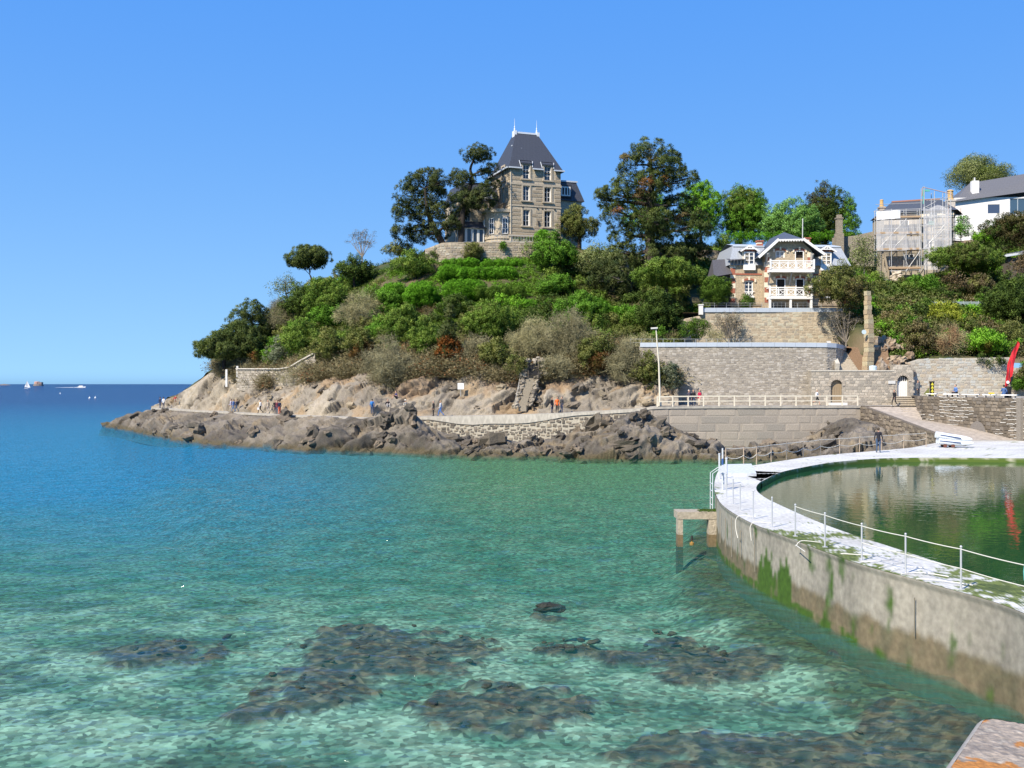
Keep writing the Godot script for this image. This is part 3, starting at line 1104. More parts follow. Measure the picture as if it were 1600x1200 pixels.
func pool() -> void:
	var outer := deck_pts(OUTER, 26)   # near rim, seaward edge
	var inner := deck_pts(INNER, 26)
	var fo := deck_pts(FAR_OUT, 26)
	var fi := deck_pts(FAR_IN, 26)
	fo.resize(mini(fo.size(), fi.size()))
	fi.resize(fo.size())
	var basin := thing("tidal_pool", "walled sea-water swimming pool with green water and a whitewashed rim", "swimming pool")
	var white := mat("pool_deck", Color(1, 1, 1), 0.85, {"vcol": true, "tex": "grain", "tile": 2.2, "bump": "rough", "relief": 0.5})
	put("deck", deck_mesh(outer, inner, 40), white, basin)
	put("deck", deck_mesh(fo, fi, 16), white, basin)
	# the outer wall of cast concrete: tide mark, green weed, stains
	var p := PackedVector3Array()
	var c := PackedColorArray()
	var nv := 64
	var wall_pts := outer.duplicate()
	wall_pts.append_array(fo)
	for w in nv:
		var y := lerpf(DECK - 0.002, -2.2, pow(float(w) / (nv - 1), 1.0))
		for i in wall_pts.size():
			var q: Vector3 = wall_pts[i]
			var n := sideways(wall_pts, i)
			var s := 0.02 * fbm.get_noise_3dv(Vector3(q.x, y, q.z) * 1.2)
			q.y = y
			q += n * (s + (0.05 if y > DECK - 0.14 else 0.0) - 0.03)
			p.append(q)
			var d := -q.z
			var k1 := fbm.get_noise_3dv(Vector3(q.x * 0.7, y * 0.35, q.z * 0.7))
			var k2 := fbm.get_noise_3dv(Vector3(q.x * 2.4, y * 1.1, q.z * 2.4) + Vector3(40, 0, 0))
			var k3 := fine.get_noise_3dv(Vector3(q.x * 1.4, y * 0.25, q.z * 1.4))
			var col := Color(0.405, 0.37, 0.30).lerp(Color(0.32, 0.295, 0.24), clampf(0.4 + k1 * 1.6, 0.0, 1.0))
			col = col.lerp(Color(0.24, 0.22, 0.18), smoothstep(0.2, 0.55, k2 + k1 * 0.5) * 0.6)
			col = col.lerp(Color(0.44, 0.41, 0.345), smoothstep(0.25, 0.5, k3) * 0.5)
			var tide := smoothstep(0.98, 0.72, y + k2 * 0.28 + k3 * 0.06)
			col = col.lerp(Color(0.20, 0.155, 0.085).lerp(Color(0.13, 0.115, 0.06), clampf(0.5 + k2 * 2.0, 0.0, 1.0)), tide * 0.9)
			var weed := 0.0
			var rag := fbm.get_noise_2d(d * 5.0, y * 0.9)
			for g in [[36.2, 1.1, 1.75], [34.4, 0.75, 1.9], [31.2, 0.9, 0.75], [28.6, 0.4, 1.5], [33.0, 1.4, 0.55], [22.4, 0.8, 1.5]]:
				var u: float = (d - g[0]) / g[1]
				weed = maxf(weed, (1.0 - u * u) * smoothstep(g[2] + 0.3, g[2] - 0.9, y + k2 * 0.5 + rag * 1.1 + u * u * 0.7) * (1.0 if g[0] > 34.0 else 0.62))
			weed = maxf(weed, smoothstep(0.42, 0.05, y + k2 * 0.5) * 0.75 * smoothstep(26.0, 30.0, d))
			col = col.lerp(Color(0.055, 0.125, 0.012), smoothstep(0.25, 0.6, weed + k2 * 0.95 + 0.25 * k3))
			col = col.lerp(Color(0.055, 0.115, 0.07), smoothstep(0.06, -0.22, y + 0.1 * k2))
			col = col.lerp(Color(0.03, 0.085, 0.06), smoothstep(-0.2, -1.0, y))
			c.append(col)
	put("outer_wall", grid_mesh(p, c, wall_pts.size(), nv, true, false), mat("pool_wall", Color(1, 1, 1), 0.9, {"vcol": true, "tex": "grain", "tile": 3.4}), basin)
	for q in [[1127, 787], [1136, 794.5], [1146, 801], [1159, 809], [1183, 820.5], [1425, 906]]:      # joints left by the shuttering
		var a := on_level(q[0], q[1], DECK)
		var i := 0
		while i < outer.size() - 2 and outer[i].distance_to(a) > outer[i + 1].distance_to(a):
			i += 1
		var n := sideways(outer, i)
		var s := Shape.new()
		s.box(outer[i] + n * 0.045 + Vector3(0, -0.98, 0), Vector3(0.022 + 0.008 * sin(q[0]), rnd(1.0, 1.6), 0.03), Basis(n.cross(Vector3.UP), Vector3.UP, n))
		part("joint", s, mat("wall_joint", Color(0.21, 0.19, 0.15), 0.95), basin)
	# inner face with its band of weed
	for side in 2:
		var line: Array = inner if side == 0 else fi
		p = PackedVector3Array()
		c = PackedColorArray()
		for w in 8:
			var y := lerpf(DECK - 0.003, 1.2, w / 7.0)
			for i in line.size():
				var q: Vector3 = line[i]
				q += sideways(line, i) * (0.02 if w else 0.0) * (1.0 if side == 0 else -1.0)
				q.y = y
				p.append(q)
				var g := fine.get_noise_3dv(q * 1.3) * 0.5 + fbm.get_noise_3dv(q) * 0.5
				c.append(Color(0.45, 0.43, 0.33).lerp(Color(0.085, 0.13, 0.02), smoothstep(-0.18, 0.1, g + (DECK - y) * 1.3)))
		put("inner_wall", grid_mesh(p, c, line.size(), 8, true, true), mat("pool_inner", Color(1, 1, 1), 0.85, {"vcol": true}), basin)
	# pool water, still and dark green
	var ring := []
	for q in inner:
		ring.append(Vector3(q.x, 2.0, q.z))
	for i in range(26, fi.size()):
		ring.append(Vector3(fi[i].x, 2.0, fi[i].z))
	var flat := PackedVector2Array()
	for q in ring:
		flat.append(Vector2(q.x, q.z))
	var s := Shape.new()
	var ix := Geometry2D.triangulate_polygon(flat)
	for i in range(0, ix.size(), 3):
		var a: Vector3 = ring[ix[i]]
		var b: Vector3 = ring[ix[i + 1]]
		var d: Vector3 = ring[ix[i + 2]]
		if (b - a).cross(d - a).y < 0.0:
			s.tri(a, d, b)
		else:
			s.tri(a, b, d)
	var wm := mat("pool_water", Color(0.016, 0.07, 0.026), 0.02, {"spec": 0.5})
	wm.normal_enabled = true
	wm.normal_texture = tex["waves"]
	wm.normal_scale = 0.016
	wm.uv1_triplanar = true
	wm.uv1_world_triplanar = true
	wm.uv1_scale = Vector3(1.0 / 14.0, 1.0, 1.0 / 9.0)
	var pw := ground_part("pool_water", s.mesh(), wm)
	pw.set_meta("label", "still dark green water of the pool")
	pool_rails(outer, fo)
	pool_extras()

func pool_rails(outer: Array, fo: Array) -> void:
	var steel := mat("galvanised", Color(0.50, 0.51, 0.52), 0.45, {"metal": 0.3})
	var rope := mat("rope", Color(0.62, 0.60, 0.52), 0.8)
	var near := thing("pool_guard_rail", "galvanised posts with two white ropes along the near rim of the pool", "railing", on_level(1340, 880, DECK))
	var o := near.position
	var feet := []
	for q in [[1760, 1062], [1596, 953], [1494, 921], [1408, 896], [1340, 876], [1283, 855], [1237, 838], [1201, 824], [1172, 811], [1152, 798], [1141, 788], [1131, 777]]:
		feet.append(on_level(q[0], q[1], DECK) + Vector3(0.12, 0, 0) - o)
	var s: Shape
	for i in feet.size():
		s = Shape.new()
		var a: Vector3 = feet[i]
		s.rod(a, a + Vector3(0, 1.06, 0), 0.026, 8)
		s.box(a + Vector3(0, 0.012, 0), Vector3(0.13, 0.024, 0.13))
		s.ball(a + Vector3(0, 1.06, 0), Vector3(0.036, 0.036, 0.036), 8)
		part("post", s, steel, near)
		if i > 0 and i < 7:
			for h in [1.0, 0.52]:
				if h < 0.9 and i > 4:
					continue
				s = Shape.new()
				var b: Vector3 = feet[i - 1]
				var pts := []
				for k in 9:
					var t := k / 8.0
					pts.append(a.lerp(b, t) + Vector3(0, h - 0.018 * 4.0 * t * (1.0 - t), 0))
				var rr := []
				rr.resize(9)
				rr.fill(0.013)
				s.tube(pts, rr, 6)
				part("rope", s, rope, near)
	# turquoise wrap on the nearest post in view
	s = Shape.new()
	s.lathe(feet[1], [Vector2(0.03, 0.62), Vector2(0.06, 0.66), Vector2(0.075, 0.85), Vector2(0.05, 1.05), Vector2(0.03, 1.08)], 9)
	part("net_wrap", s, mat("turquoise_net", Color(0.12, 0.42, 0.40), 0.8), near)
	var fr := thing("pool_guard_rail", "rusty posts with sagging ropes on the far rim of the pool", "railing", on_level(1300, 711, DECK), 0.0)
	o = fr.position
	var rust := mat("rusty_post", Color(0.42, 0.33, 0.24), 0.8)
	feet = []
	for q in [[1134, 729.5], [1162, 727.8], [1182, 726], [1205, 722], [1229, 718.5], [1255, 715], [1282, 711.5], [1312, 709], [1343, 706.3], [1377, 703.6], [1412, 700.6], [1447, 697.8]]:
		feet.append(on_level(q[0], q[1], DECK) - o)
	for i in feet.size():
		s = Shape.new()
		s.rod(feet[i], feet[i] + Vector3(0, 1.15, 0), 0.032, 7)
		part("post", s, rust, fr)
		if i > 0:
			for h in [1.12, 0.66]:
				s = Shape.new()
				var pts := []
				for k in 9:
					var t := k / 8.0
					pts.append(feet[i].lerp(feet[i - 1], t) + Vector3(0, h - (0.03 if h > 1.0 else 0.10 + 0.12 * absf(sin(i * 2.3))) * 4.0 * t * (1.0 - t), 0))
				var rr := []
				rr.resize(9)
				rr.fill(0.018)
				s.tube(pts, rr, 6)
				part("rope", s, rope, fr)

func pool_extras() -> void:
	var s := Shape.new()
	# boarding ladder and mooring poles at the seaward corner
	var steel := mat("white_steel", Color(0.50, 0.53, 0.56), 0.5)
	var l := thing("pool_ladder", "white steel ladder over the pool wall into the sea", "ladder", on_level(1117, 765, DECK))
	for z in [-0.28, 0.28]:
		s = Shape.new()
		s.tube([Vector3(0.5, 0.0, z), Vector3(0.48, 0.85, z), Vector3(0.2, 1.05, z), Vector3(-0.16, 0.8, z), Vector3(-0.17, -2.2, z)], [0.024, 0.024, 0.024, 0.024, 0.024], 7)
		part("stringer", s, steel, l)
	for k in 7:
		s = Shape.new()
		s.rod(Vector3(-0.17, 0.3 - k * 0.34, -0.28), Vector3(-0.17, 0.3 - k * 0.34, 0.28), 0.024)
		part("rung", s, steel, l)
	var pl := thing("corner_post", "tall pale post with a blue band at the seaward corner of the pool", "post", on_level(1129, 765, DECK))
	s = Shape.new()
	s.rod(Vector3.ZERO, Vector3(0, 2.0, 0), 0.04, 8)
	part("pole", s, steel, pl)
	s = Shape.new()
	s.rod(Vector3(0, 1.2, 0), Vector3(0, 1.5, 0), 0.05, 8)
	part("blue_band", s, mat("blue_paint", Color(0.04, 0.10, 0.28), 0.5), pl)
	s = Shape.new()
	s.box(Vector3(0.0, 0.95, 0.02), Vector3(0.28, 0.4, 0.1))
	part("bracket", s, steel, pl)
	for q in [[1135, 757, "short white mooring post beside the tall banded post"], [1124, 748, "thin white post behind the boarding ladder"]]:
		s = Shape.new()
		s.rod(Vector3.ZERO, Vector3(0, 1.3, 0), 0.05, 8)
		s.ball(Vector3(0, 1.32, 0), Vector3(0.075, 0.05, 0.075), 8)
		tag(put("mooring_post", s.mesh(), steel, null, on_level(q[0], q[1], DECK)), q[2], "post")
	# raised end platform with a bluish edge
	s = Shape.new()
	var e := [on_level(1131, 744, DECK), on_level(1182, 744, DECK), on_level(1174, 728.5, DECK), on_level(1130, 729.5, DECK)]
	var up := Vector3(0, 0.16, 0)
	s.quad(e[0] + up, e[1] + up, e[2] + up, e[3] + up)
	for k in 4:
		s.quad(e[k], e[(k + 1) % 4], e[(k + 1) % 4] + up, e[k] + up)
	tag(put("diving_platform", s.mesh(), mat("platform", Color(0.66, 0.70, 0.74), 0.8, {"tex": "blotch", "tile": 2.0})), "low pale concrete platform at the seaward end of the pool rim", "platform")
	# loose cables hanging over the wall
	var cable := mat("white_cable", Color(0.66, 0.64, 0.58), 0.6)
	for q in [[1155, 808, 0.75, 0.25, "white cable looped over the pool wall, the longer hanging end"], [1178, 818, 0.6, 0.05, "white cable hanging straight over the pool wall"], [1250, 848, 0.12, 0.9, "white cable lying in a curve across the pool rim"]]:
		var a := on_level(q[0], q[1], DECK)
		s = Shape.new()
		var pts := [a + Vector3(0.6, 0.03, 0.1), a + Vector3(0.05, 0.06, 0.0), a + Vector3(-0.13, -0.1, 0.02), a + Vector3(-0.15, -q[2] * 0.6, 0.1), a + Vector3(-0.13, -q[2], 0.1 + q[3])]
		var sm := []
		for k in 25:
			sm.append(along(pts, k / 6.0))
		var rr := []
		rr.resize(sm.size())
		rr.fill(0.013)
		s.tube(sm, rr, 6)
		tag(put("cable", s.mesh(), cable), q[4], "cable")
	for i in 6:
		var which: String = ["first", "second", "third", "fourth", "fifth", "sixth"][i]
		var a := on_level(1330 + i * 26, 866 + i * 9, DECK)
		s = Shape.new()
		var sm := []
		for k in 13:
			var t := k / 12.0
			sm.append(a + Vector3(t * 1.1 - 0.3, 0.02 + 0.03 * sin(t * 3.0), 0.45 * sin(t * 2.4 + i)))
		var rr := []
		rr.resize(13)
		rr.fill(0.014)
		s.tube(sm, rr, 5)
		tag(put("cord", s.mesh(), cable), "thin pale cord on the weedy pool rim, %s of six from the far end" % which, "cord", "pale cords on the pool rim")
	# concrete outfall frame standing in the sea beside the wall
	var fr := thing("outfall_frame", "square concrete frame standing in the sea against the pool wall", "outfall", at_h(1090, 0.0, 47.5))
	var con := mat("outfall_concrete", Color(0.46, 0.40, 0.31), 0.9, {"tex": "blotch", "tile": 1.4, "bump": "rough", "relief": 2.0})
	var x0 := -0.96
	var x1 := 0.52
	for q in [[x0, x0 + 0.24], [x1 - 0.05, x1 + 0.62]]:
		s = Shape.new()
		s.col = Color(1, 1, 1)
		s.span(Vector3(q[0], 0.45, -0.25), Vector3(q[1], 1.16, 0.25))
		part("pier", s, con, fr)
		s = Shape.new()
		s.span(Vector3(q[0] - 0.004, -0.6, -0.254), Vector3(q[1] + 0.004, 0.45, 0.254))
		var foot := Shape.new()
		foot.span(Vector3(q[0] - 0.008, -2.3, -0.258), Vector3(q[1] + 0.008, -0.12, 0.258))
		part("weedy_foot", foot, mat("outfall_weed", Color(0.02, 0.06, 0.045), 0.9), fr)
		part("pier_foot", s, mat("outfall_wet", Color(0.20, 0.15, 0.085), 0.8, {"tex": "blotch", "tile": 1.0}), fr)
	s = Shape.new()
	s.span(Vector3(x0 - 0.02, 1.16, -0.8), Vector3(x1 + 0.62, 1.5, 0.27))
	part("lintel", s, con, fr)
	s = Shape.new()
	var p := PackedVector3Array()
	var c := PackedColorArray()
	var moss := []
	var mc := PackedColorArray()
	for i in 240:
		var r := rnd(0.04, 0.11)
		moss.append(Transform3D(Basis.from_euler(Vector3(0, rnd(0, TAU), 0)).scaled(Vector3(r, r * 0.5, r)), Vector3(rnd(0.05 + pow(rng.randf(), 2.0) * 0.3, x1 + 0.6), 1.5, rnd(-0.75, 0.26))))
		mc.append(Color(0.07, 0.14, 0.015) * rnd(0.7, 1.3))
	many("moss", clumps["broad"], mat("moss", Color(1, 1, 1), 0.9, {"vcol": true}), moss, mc, fr)
	var mk := thing("marker", "small black marker with stacked points inside the concrete frame", "marker", at_h(1081, 0.0, 47.3))
	mk.scale = Vector3.ONE * 0.62
	s = Shape.new()
	s.lathe(Vector3.ZERO, [Vector2(0.16, -0.06), Vector2(0.17, 0.12), Vector2(0.05, 0.16), Vector2(0.04, 0.3)], 10)
	part("buoy", s, mat("ochre", Color(0.30, 0.18, 0.05), 0.7), mk)
	s = Shape.new()
	s.lathe(Vector3(0, 0.28, 0), [Vector2(0.02, 0.0), Vector2(0.15, 0.05), Vector2(0.03, 0.2)], 10)
	s.lathe(Vector3(0, 0.47, 0), [Vector2(0.03, 0.0), Vector2(0.12, 0.04), Vector2(0.01, 0.22)], 10)
	part("topmark", s, mat("black", Color(0.015, 0.015, 0.015), 0.6), mk)


func foreground() -> void:
	# the corner of the concrete parapet beside the camera: rounded arrises, pebbly, with orange lichen
	var a := on_level(1540, 1120.5, 5.8)
	var d := (on_level(1485, 1200, 5.8) - a)
	d = d.normalized()
	var n := 40
	var p := PackedVector3Array()
	var c := PackedColorArray()
	var prof := [[-0.035, -6.5], [-0.035, -3.0], [-0.035, -0.05], [-0.028, -0.022], [-0.012, -0.006], [0.0, 0.0]]
	var out := Vector3(d.z, 0, -d.x)
	if out.x > 0:
		out = -out
	var rows: Array = [[], [], [], [], [], []]
	var line := []
	for i in 26:
		line.append([a + d * (3.4 - i * 0.13), out])
	line.append([a + d * 0.07, out])
	for k in 7:
		var t := k / 6.0 * PI / 2
		var dir := (out * cos(t) - d * sin(t)).normalized()
		line.append([a + d * 0.06 - out * 0.06 + (out * cos(t) - d * sin(t)) * 0.06 - dir * 0.0, dir])
	var along_far := Vector3(-out.x, 0, -out.z)
	for i in 30:
		line.append([a + along_far * (0.08 + i * 0.13), -d])
	for r in 6:
		for q in line:
			rows[r].append(q[0] + q[1] * -prof[r][0] + Vector3(0, prof[r][1], 0))
	for r in 6:
		for q in rows[r]:
			p.append(q)
			c.append(Color(0.42, 0.385, 0.34))
	var pr := thing("parapet", "corner of a pale pebbly concrete parapet with orange lichen in the bottom corner", "wall")
	var cm := mat("parapet", Color(1, 1, 1), 0.92, {"vcol": true, "tex": "grain", "tile": 0.5, "bump": "rough", "relief": 0.5})
	put("side", grid_mesh(p, c, line.size(), 6, true, true), cm, pr)
	p = PackedVector3Array()
	c = PackedColorArray()
	var m := 150
	var corner := a
	for w in m:
		for u in m:
			var uv := Vector2(u, w) * (1.5 / (m - 1))
			if uv.x < 0.06 and uv.y < 0.06 and uv.distance_to(Vector2(0.06, 0.06)) > 0.06:
				uv = Vector2(0.06, 0.06) + (uv - Vector2(0.06, 0.06)).normalized() * 0.06
			var q: Vector3 = corner + d * uv.y + along_far * uv.x
			var k := fine.get_noise_3dv(q * 22.0)
			var k2 := fbm.get_noise_3dv(q * 7.0)
			q.y += 0.003 * k + 0.004 * k2 - 0.002
			var col := Color(0.31, 0.265, 0.215).lerp(Color(0.47, 0.385, 0.30), clampf(0.5 + k * 0.9, 0.0, 1.0)).lerp(Color(0.19, 0.165, 0.15), clampf(k2 * 1.6 - k * 0.4, 0.0, 1.0) * 0.7)
			col = col.lerp(Color(0.62, 0.55, 0.44), smoothstep(0.35, 0.6, fine.get_noise_3dv(q * 14.0 + Vector3(9, 0, 0))) * 0.6)
			col = col.lerp(Color(0.50, 0.20, 0.035), smoothstep(0.29, 0.36, fbm.get_noise_3dv(q * 9.0 + Vector3(31, 0, 12)) + 0.12 * k) * 0.9)
			p.append(q)
			c.append(col)
	put("top", grid_mesh(p, c, m, m, true, true), cm, pr)


# ---------------------------------------------------------------- plants
func leaf_clump(n: int, size: float, slim: float, spread: float, up: float, sd: int) -> ArrayMesh:   # its y axis points out of the crown
	var g := RandomNumberGenerator.new()
	g.seed = sd
	var s := Shape.new()
	for i in n:
		var d := Vector3(g.randfn(), g.randfn() + up, g.randfn()).normalized()
		var o := d * pow(g.randf(), 0.5) * spread * Vector3(1, 0.75, 1)
		var f := (d + Vector3(g.randf_range(-1, 1), g.randf_range(-0.6, 1), g.randf_range(-1, 1)) * 0.9).normalized()
		var side := f.cross(Vector3(g.randfn(), g.randfn(), g.randfn())).normalized()
		var l := size * g.randf_range(0.7, 1.3)
		var w := l * slim
		var nn := side.cross(f)
		if nn.dot(d) < 0:
			nn = -nn
		nn = (nn * 0.25 + d * 0.55 + Vector3(0, 0.6, 0)).normalized()
		s.tri_s(o, o + f * l * 0.5 - side * w, o + f * l, nn, nn, nn)
		s.tri_s(o, o + f * l, o + f * l * 0.5 + side * w, nn, nn, nn)
	return s.mesh()

func make_clumps() -> void:
	clumps["broad"] = leaf_clump(100, 0.27, 0.30, 0.85, 0.35, 1)
	clumps["needle"] = leaf_clump(90, 0.55, 0.085, 0.6, 0.6, 2)
	clumps["tight"] = leaf_clump(80, 0.24, 0.34, 0.8, 0.3, 3)
	clumps["loose"] = leaf_clump(22, 0.36, 0.24, 1.0, 0.2, 4)
	var g := RandomNumberGenerator.new()
	g.seed = 9
	var s := Shape.new()
	for i in 26:
		var d := Vector3(g.randfn(), g.randfn() * 0.8 + 0.9, g.randfn()).normalized()
		var o := Vector3(g.randf_range(-0.5, 0.5), g.randf_range(-0.6, 0.2), g.randf_range(-0.5, 0.5))
		var e := o + d * g.randf_range(0.6, 1.1)
		var side := d.cross(Vector3(g.randfn(), g.randfn(), g.randfn())).normalized() * 0.022
		s.tri(o - side, o + side, e)
		for k in 2:
			var q := o.lerp(e, g.randf_range(0.4, 0.9))
			var r := (d + Vector3(g.randfn(), g.randfn(), g.randfn()) * 0.7).normalized() * 0.4
			s.tri(q - side * 0.6, q + side * 0.6, q + r)
			s.tri(q + r, q + r * 1.35 + side * 2.2, q + r * 1.35 - side * 2.2)
	clumps["twig"] = s.mesh()

const KINDS := {
	"pine": ["needle", 0.62, Color(0.060, 0.099, 0.034), Color(0.160, 0.196, 0.063), 1.5],
	"darkpine": ["needle", 0.68, Color(0.043, 0.073, 0.030), Color(0.124, 0.145, 0.055), 1.45],
	"dark": ["broad", 0.55, Color(0.056, 0.101, 0.026), Color(0.143, 0.215, 0.048), 1.4],
	"green": ["broad", 0.52, Color(0.096, 0.235, 0.026), Color(0.203, 0.406, 0.055), 1.35],
	"lime": ["broad", 0.55, Color(0.160, 0.384, 0.026), Color(0.299, 0.577, 0.063), 1.3],
	"fresh": ["broad", 0.60, Color(0.150, 0.321, 0.074), Color(0.278, 0.512, 0.139), 1.3],
	"mid": ["broad", 0.50, Color(0.120, 0.227, 0.037), Color(0.254, 0.360, 0.075), 1.35],
	"olive": ["broad", 0.50, Color(0.131, 0.171, 0.048), Color(0.274, 0.285, 0.099), 1.3],
	"pale": ["loose", 0.60, Color(0.175, 0.219, 0.079), Color(0.315, 0.350, 0.149), 1.5],
	"silver": ["broad", 0.42, Color(0.175, 0.219, 0.149), Color(0.333, 0.367, 0.263), 1.35],
	"grey": ["twig", 0.85, Color(0.17, 0.155, 0.085), Color(0.30, 0.275, 0.155), 1.7],
	"tan": ["twig", 0.75, Color(0.228, 0.210, 0.114), Color(0.385, 0.350, 0.175), 1.9],
	"brown": ["loose", 0.62, Color(0.131, 0.091, 0.052), Color(0.228, 0.175, 0.096), 1.5],
	"rust": ["needle", 0.55, Color(0.280, 0.096, 0.032), Color(0.450, 0.175, 0.052), 1.0],
	"hedge": ["tight", 0.42, Color(0.117, 0.321, 0.022), Color(0.203, 0.481, 0.039), 1.7],
	"darkhedge": ["tight", 0.42, Color(0.088, 0.180, 0.026), Color(0.164, 0.274, 0.044), 1.7],
	"yellow": ["broad", 0.5, Color(0.298, 0.350, 0.038), Color(0.450, 0.500, 0.079), 1.35],
}

func leaf_mat(kind: String) -> StandardMaterial3D:
	return mat("leaf_" + ("dry" if kind == "twig" else "green"), Color(1, 1, 1), 0.7, {"vcol": true, "spec": 0.25, "back": Color(0.25, 0.25, 0.25) if kind == "twig" else Color(0.7, 0.75, 0.4)})

func fill_lobes(lobes: Array, kind: String, where: Array, cols: PackedColorArray, extra := {}) -> void:
	var k: Array = KINDS[kind]
	var r: float = k[1] * extra.get("size", 1.0)
	for l in lobes:
		var c: Vector3 = l[0]
		var e: Vector3 = l[1]
		var area := 4.0 * PI * pow((pow(e.x * e.y, 1.6) + pow(e.x * e.z, 1.6) + pow(e.y * e.z, 1.6)) / 3.0, 0.625)
		var n := int(clampf(area / (PI * r * r) * k[4] * extra.get("density", 1.0), 4, 2600))
		var off := Vector3(rng.randf() * 90.0, rng.randf() * 90.0, 0)
		for i in n:
			var d := Vector3(rng.randfn(), rng.randfn() + 0.12, rng.randfn()).normalized()
			var lump := fbm.get_noise_3dv(d * 3.4 + off)
			var f: float = pow(rng.randf(), 0.30) * (1.0 + lump * 0.55 * extra.get("lumpy", 1.0))
			if lump < -0.30 and rng.randf() < 0.7 * extra.get("gaps", 1.0):
				continue
			var q: Vector3 = c + d * e * f
			if extra.has("floor") and q.y < extra.floor:
				continue
			var s := r * rnd(0.7, 1.25)
			var ny := (d / e.normalized() * 0.5 + Vector3(rnd(-0.3, 0.3), rnd(0.0, 0.5), rnd(-0.3, 0.3))).normalized()
			var nx := ny.cross(Vector3(rng.randfn(), rng.randfn(), rng.randfn())).normalized()
			where.append(Transform3D(Basis(nx * s, ny * s, nx.cross(ny) * s), q))
			var t := clampf(0.45 + lump * 1.2 + rnd(-0.35, 0.35), 0.0, 1.0)
			cols.append(k[2].lerp(k[3], t))

# lobes that together fill a crown box, in metres about its centre
func crown_lobes(w: float, h: float, shape: String, n: int) -> Array:
	var out := []
	var rx := w * 0.5
	var ry := h * 0.5
	match shape:
		"umbrella":
			for i in n:
				var t := TAU * i / n + rnd(-0.3, 0.3)
				var k := 0.0 if i == 0 else rnd(0.35, 0.66)
				var y := ry * (0.35 - 0.9 * k * k)
				out.append([Vector3(cos(t) * rx * k, y, sin(t) * rx * k * 0.9), Vector3(rx * 0.42, ry * rnd(0.42, 0.55), rx * 0.42)])
		"cone":
			for i in n:
				var t := float(i) / (n - 1)
				var rr := rx * lerpf(0.85, 0.16, t)
				out.append([Vector3(rnd(-0.1, 0.1) * rx, lerpf(-ry * 0.72, ry * 0.85, t), 0), Vector3(rr, ry * 1.5 / n, rr)])
		"ball":
			out.append([Vector3.ZERO, Vector3(rx, ry, rx) * 0.93])
		"box":
			var m := maxi(2, n)
			for i in m:
				var x := lerpf(-rx + ry * 0.8, rx - ry * 0.8, float(i) / (m - 1))
				out.append([Vector3(x, rnd(-0.06, 0.06) * h, rnd(-0.2, 0.2)), Vector3(maxf(rx * 1.25 / m, ry * 0.9), ry * 0.95, ry * rnd(0.9, 1.2))])
		_:
			for i in n:
				var d := Vector3(rng.randfn(), rng.randfn() * 0.8, rng.randfn() * 0.8).normalized() * rnd(0.35, 0.62)
				if i == 0:
					d = Vector3(0, 0.42, 0)
				elif i < 4:
					d = [Vector3(-0.55, -0.1, 0.1), Vector3(0.55, -0.15, 0.05), Vector3(0.0, -0.2, 0.5)][i - 1]
				out.append([Vector3(d.x * rx, d.y * ry, d.z * rx), Vector3(rx * rnd(0.38, 0.52), ry * rnd(0.36, 0.52), rx * rnd(0.38, 0.52))])
	return out

func limb(s: Shape, a: Vector3, b: Vector3, r0: float, r1: float, bend: float) -> void:
	var pts := []
	var rr := []
	var o := Vector3(rnd(-1, 1), rnd(-0.4, 0.6), rnd(-1, 1)) * bend * a.distance_to(b)
	for i in 6:
		var t := i / 5.0
		pts.append(a.lerp(b, t) + o * sin(t * PI) * 0.5)
		rr.append(lerpf(r0, r1, t))
	s.tube(pts, rr, 6)

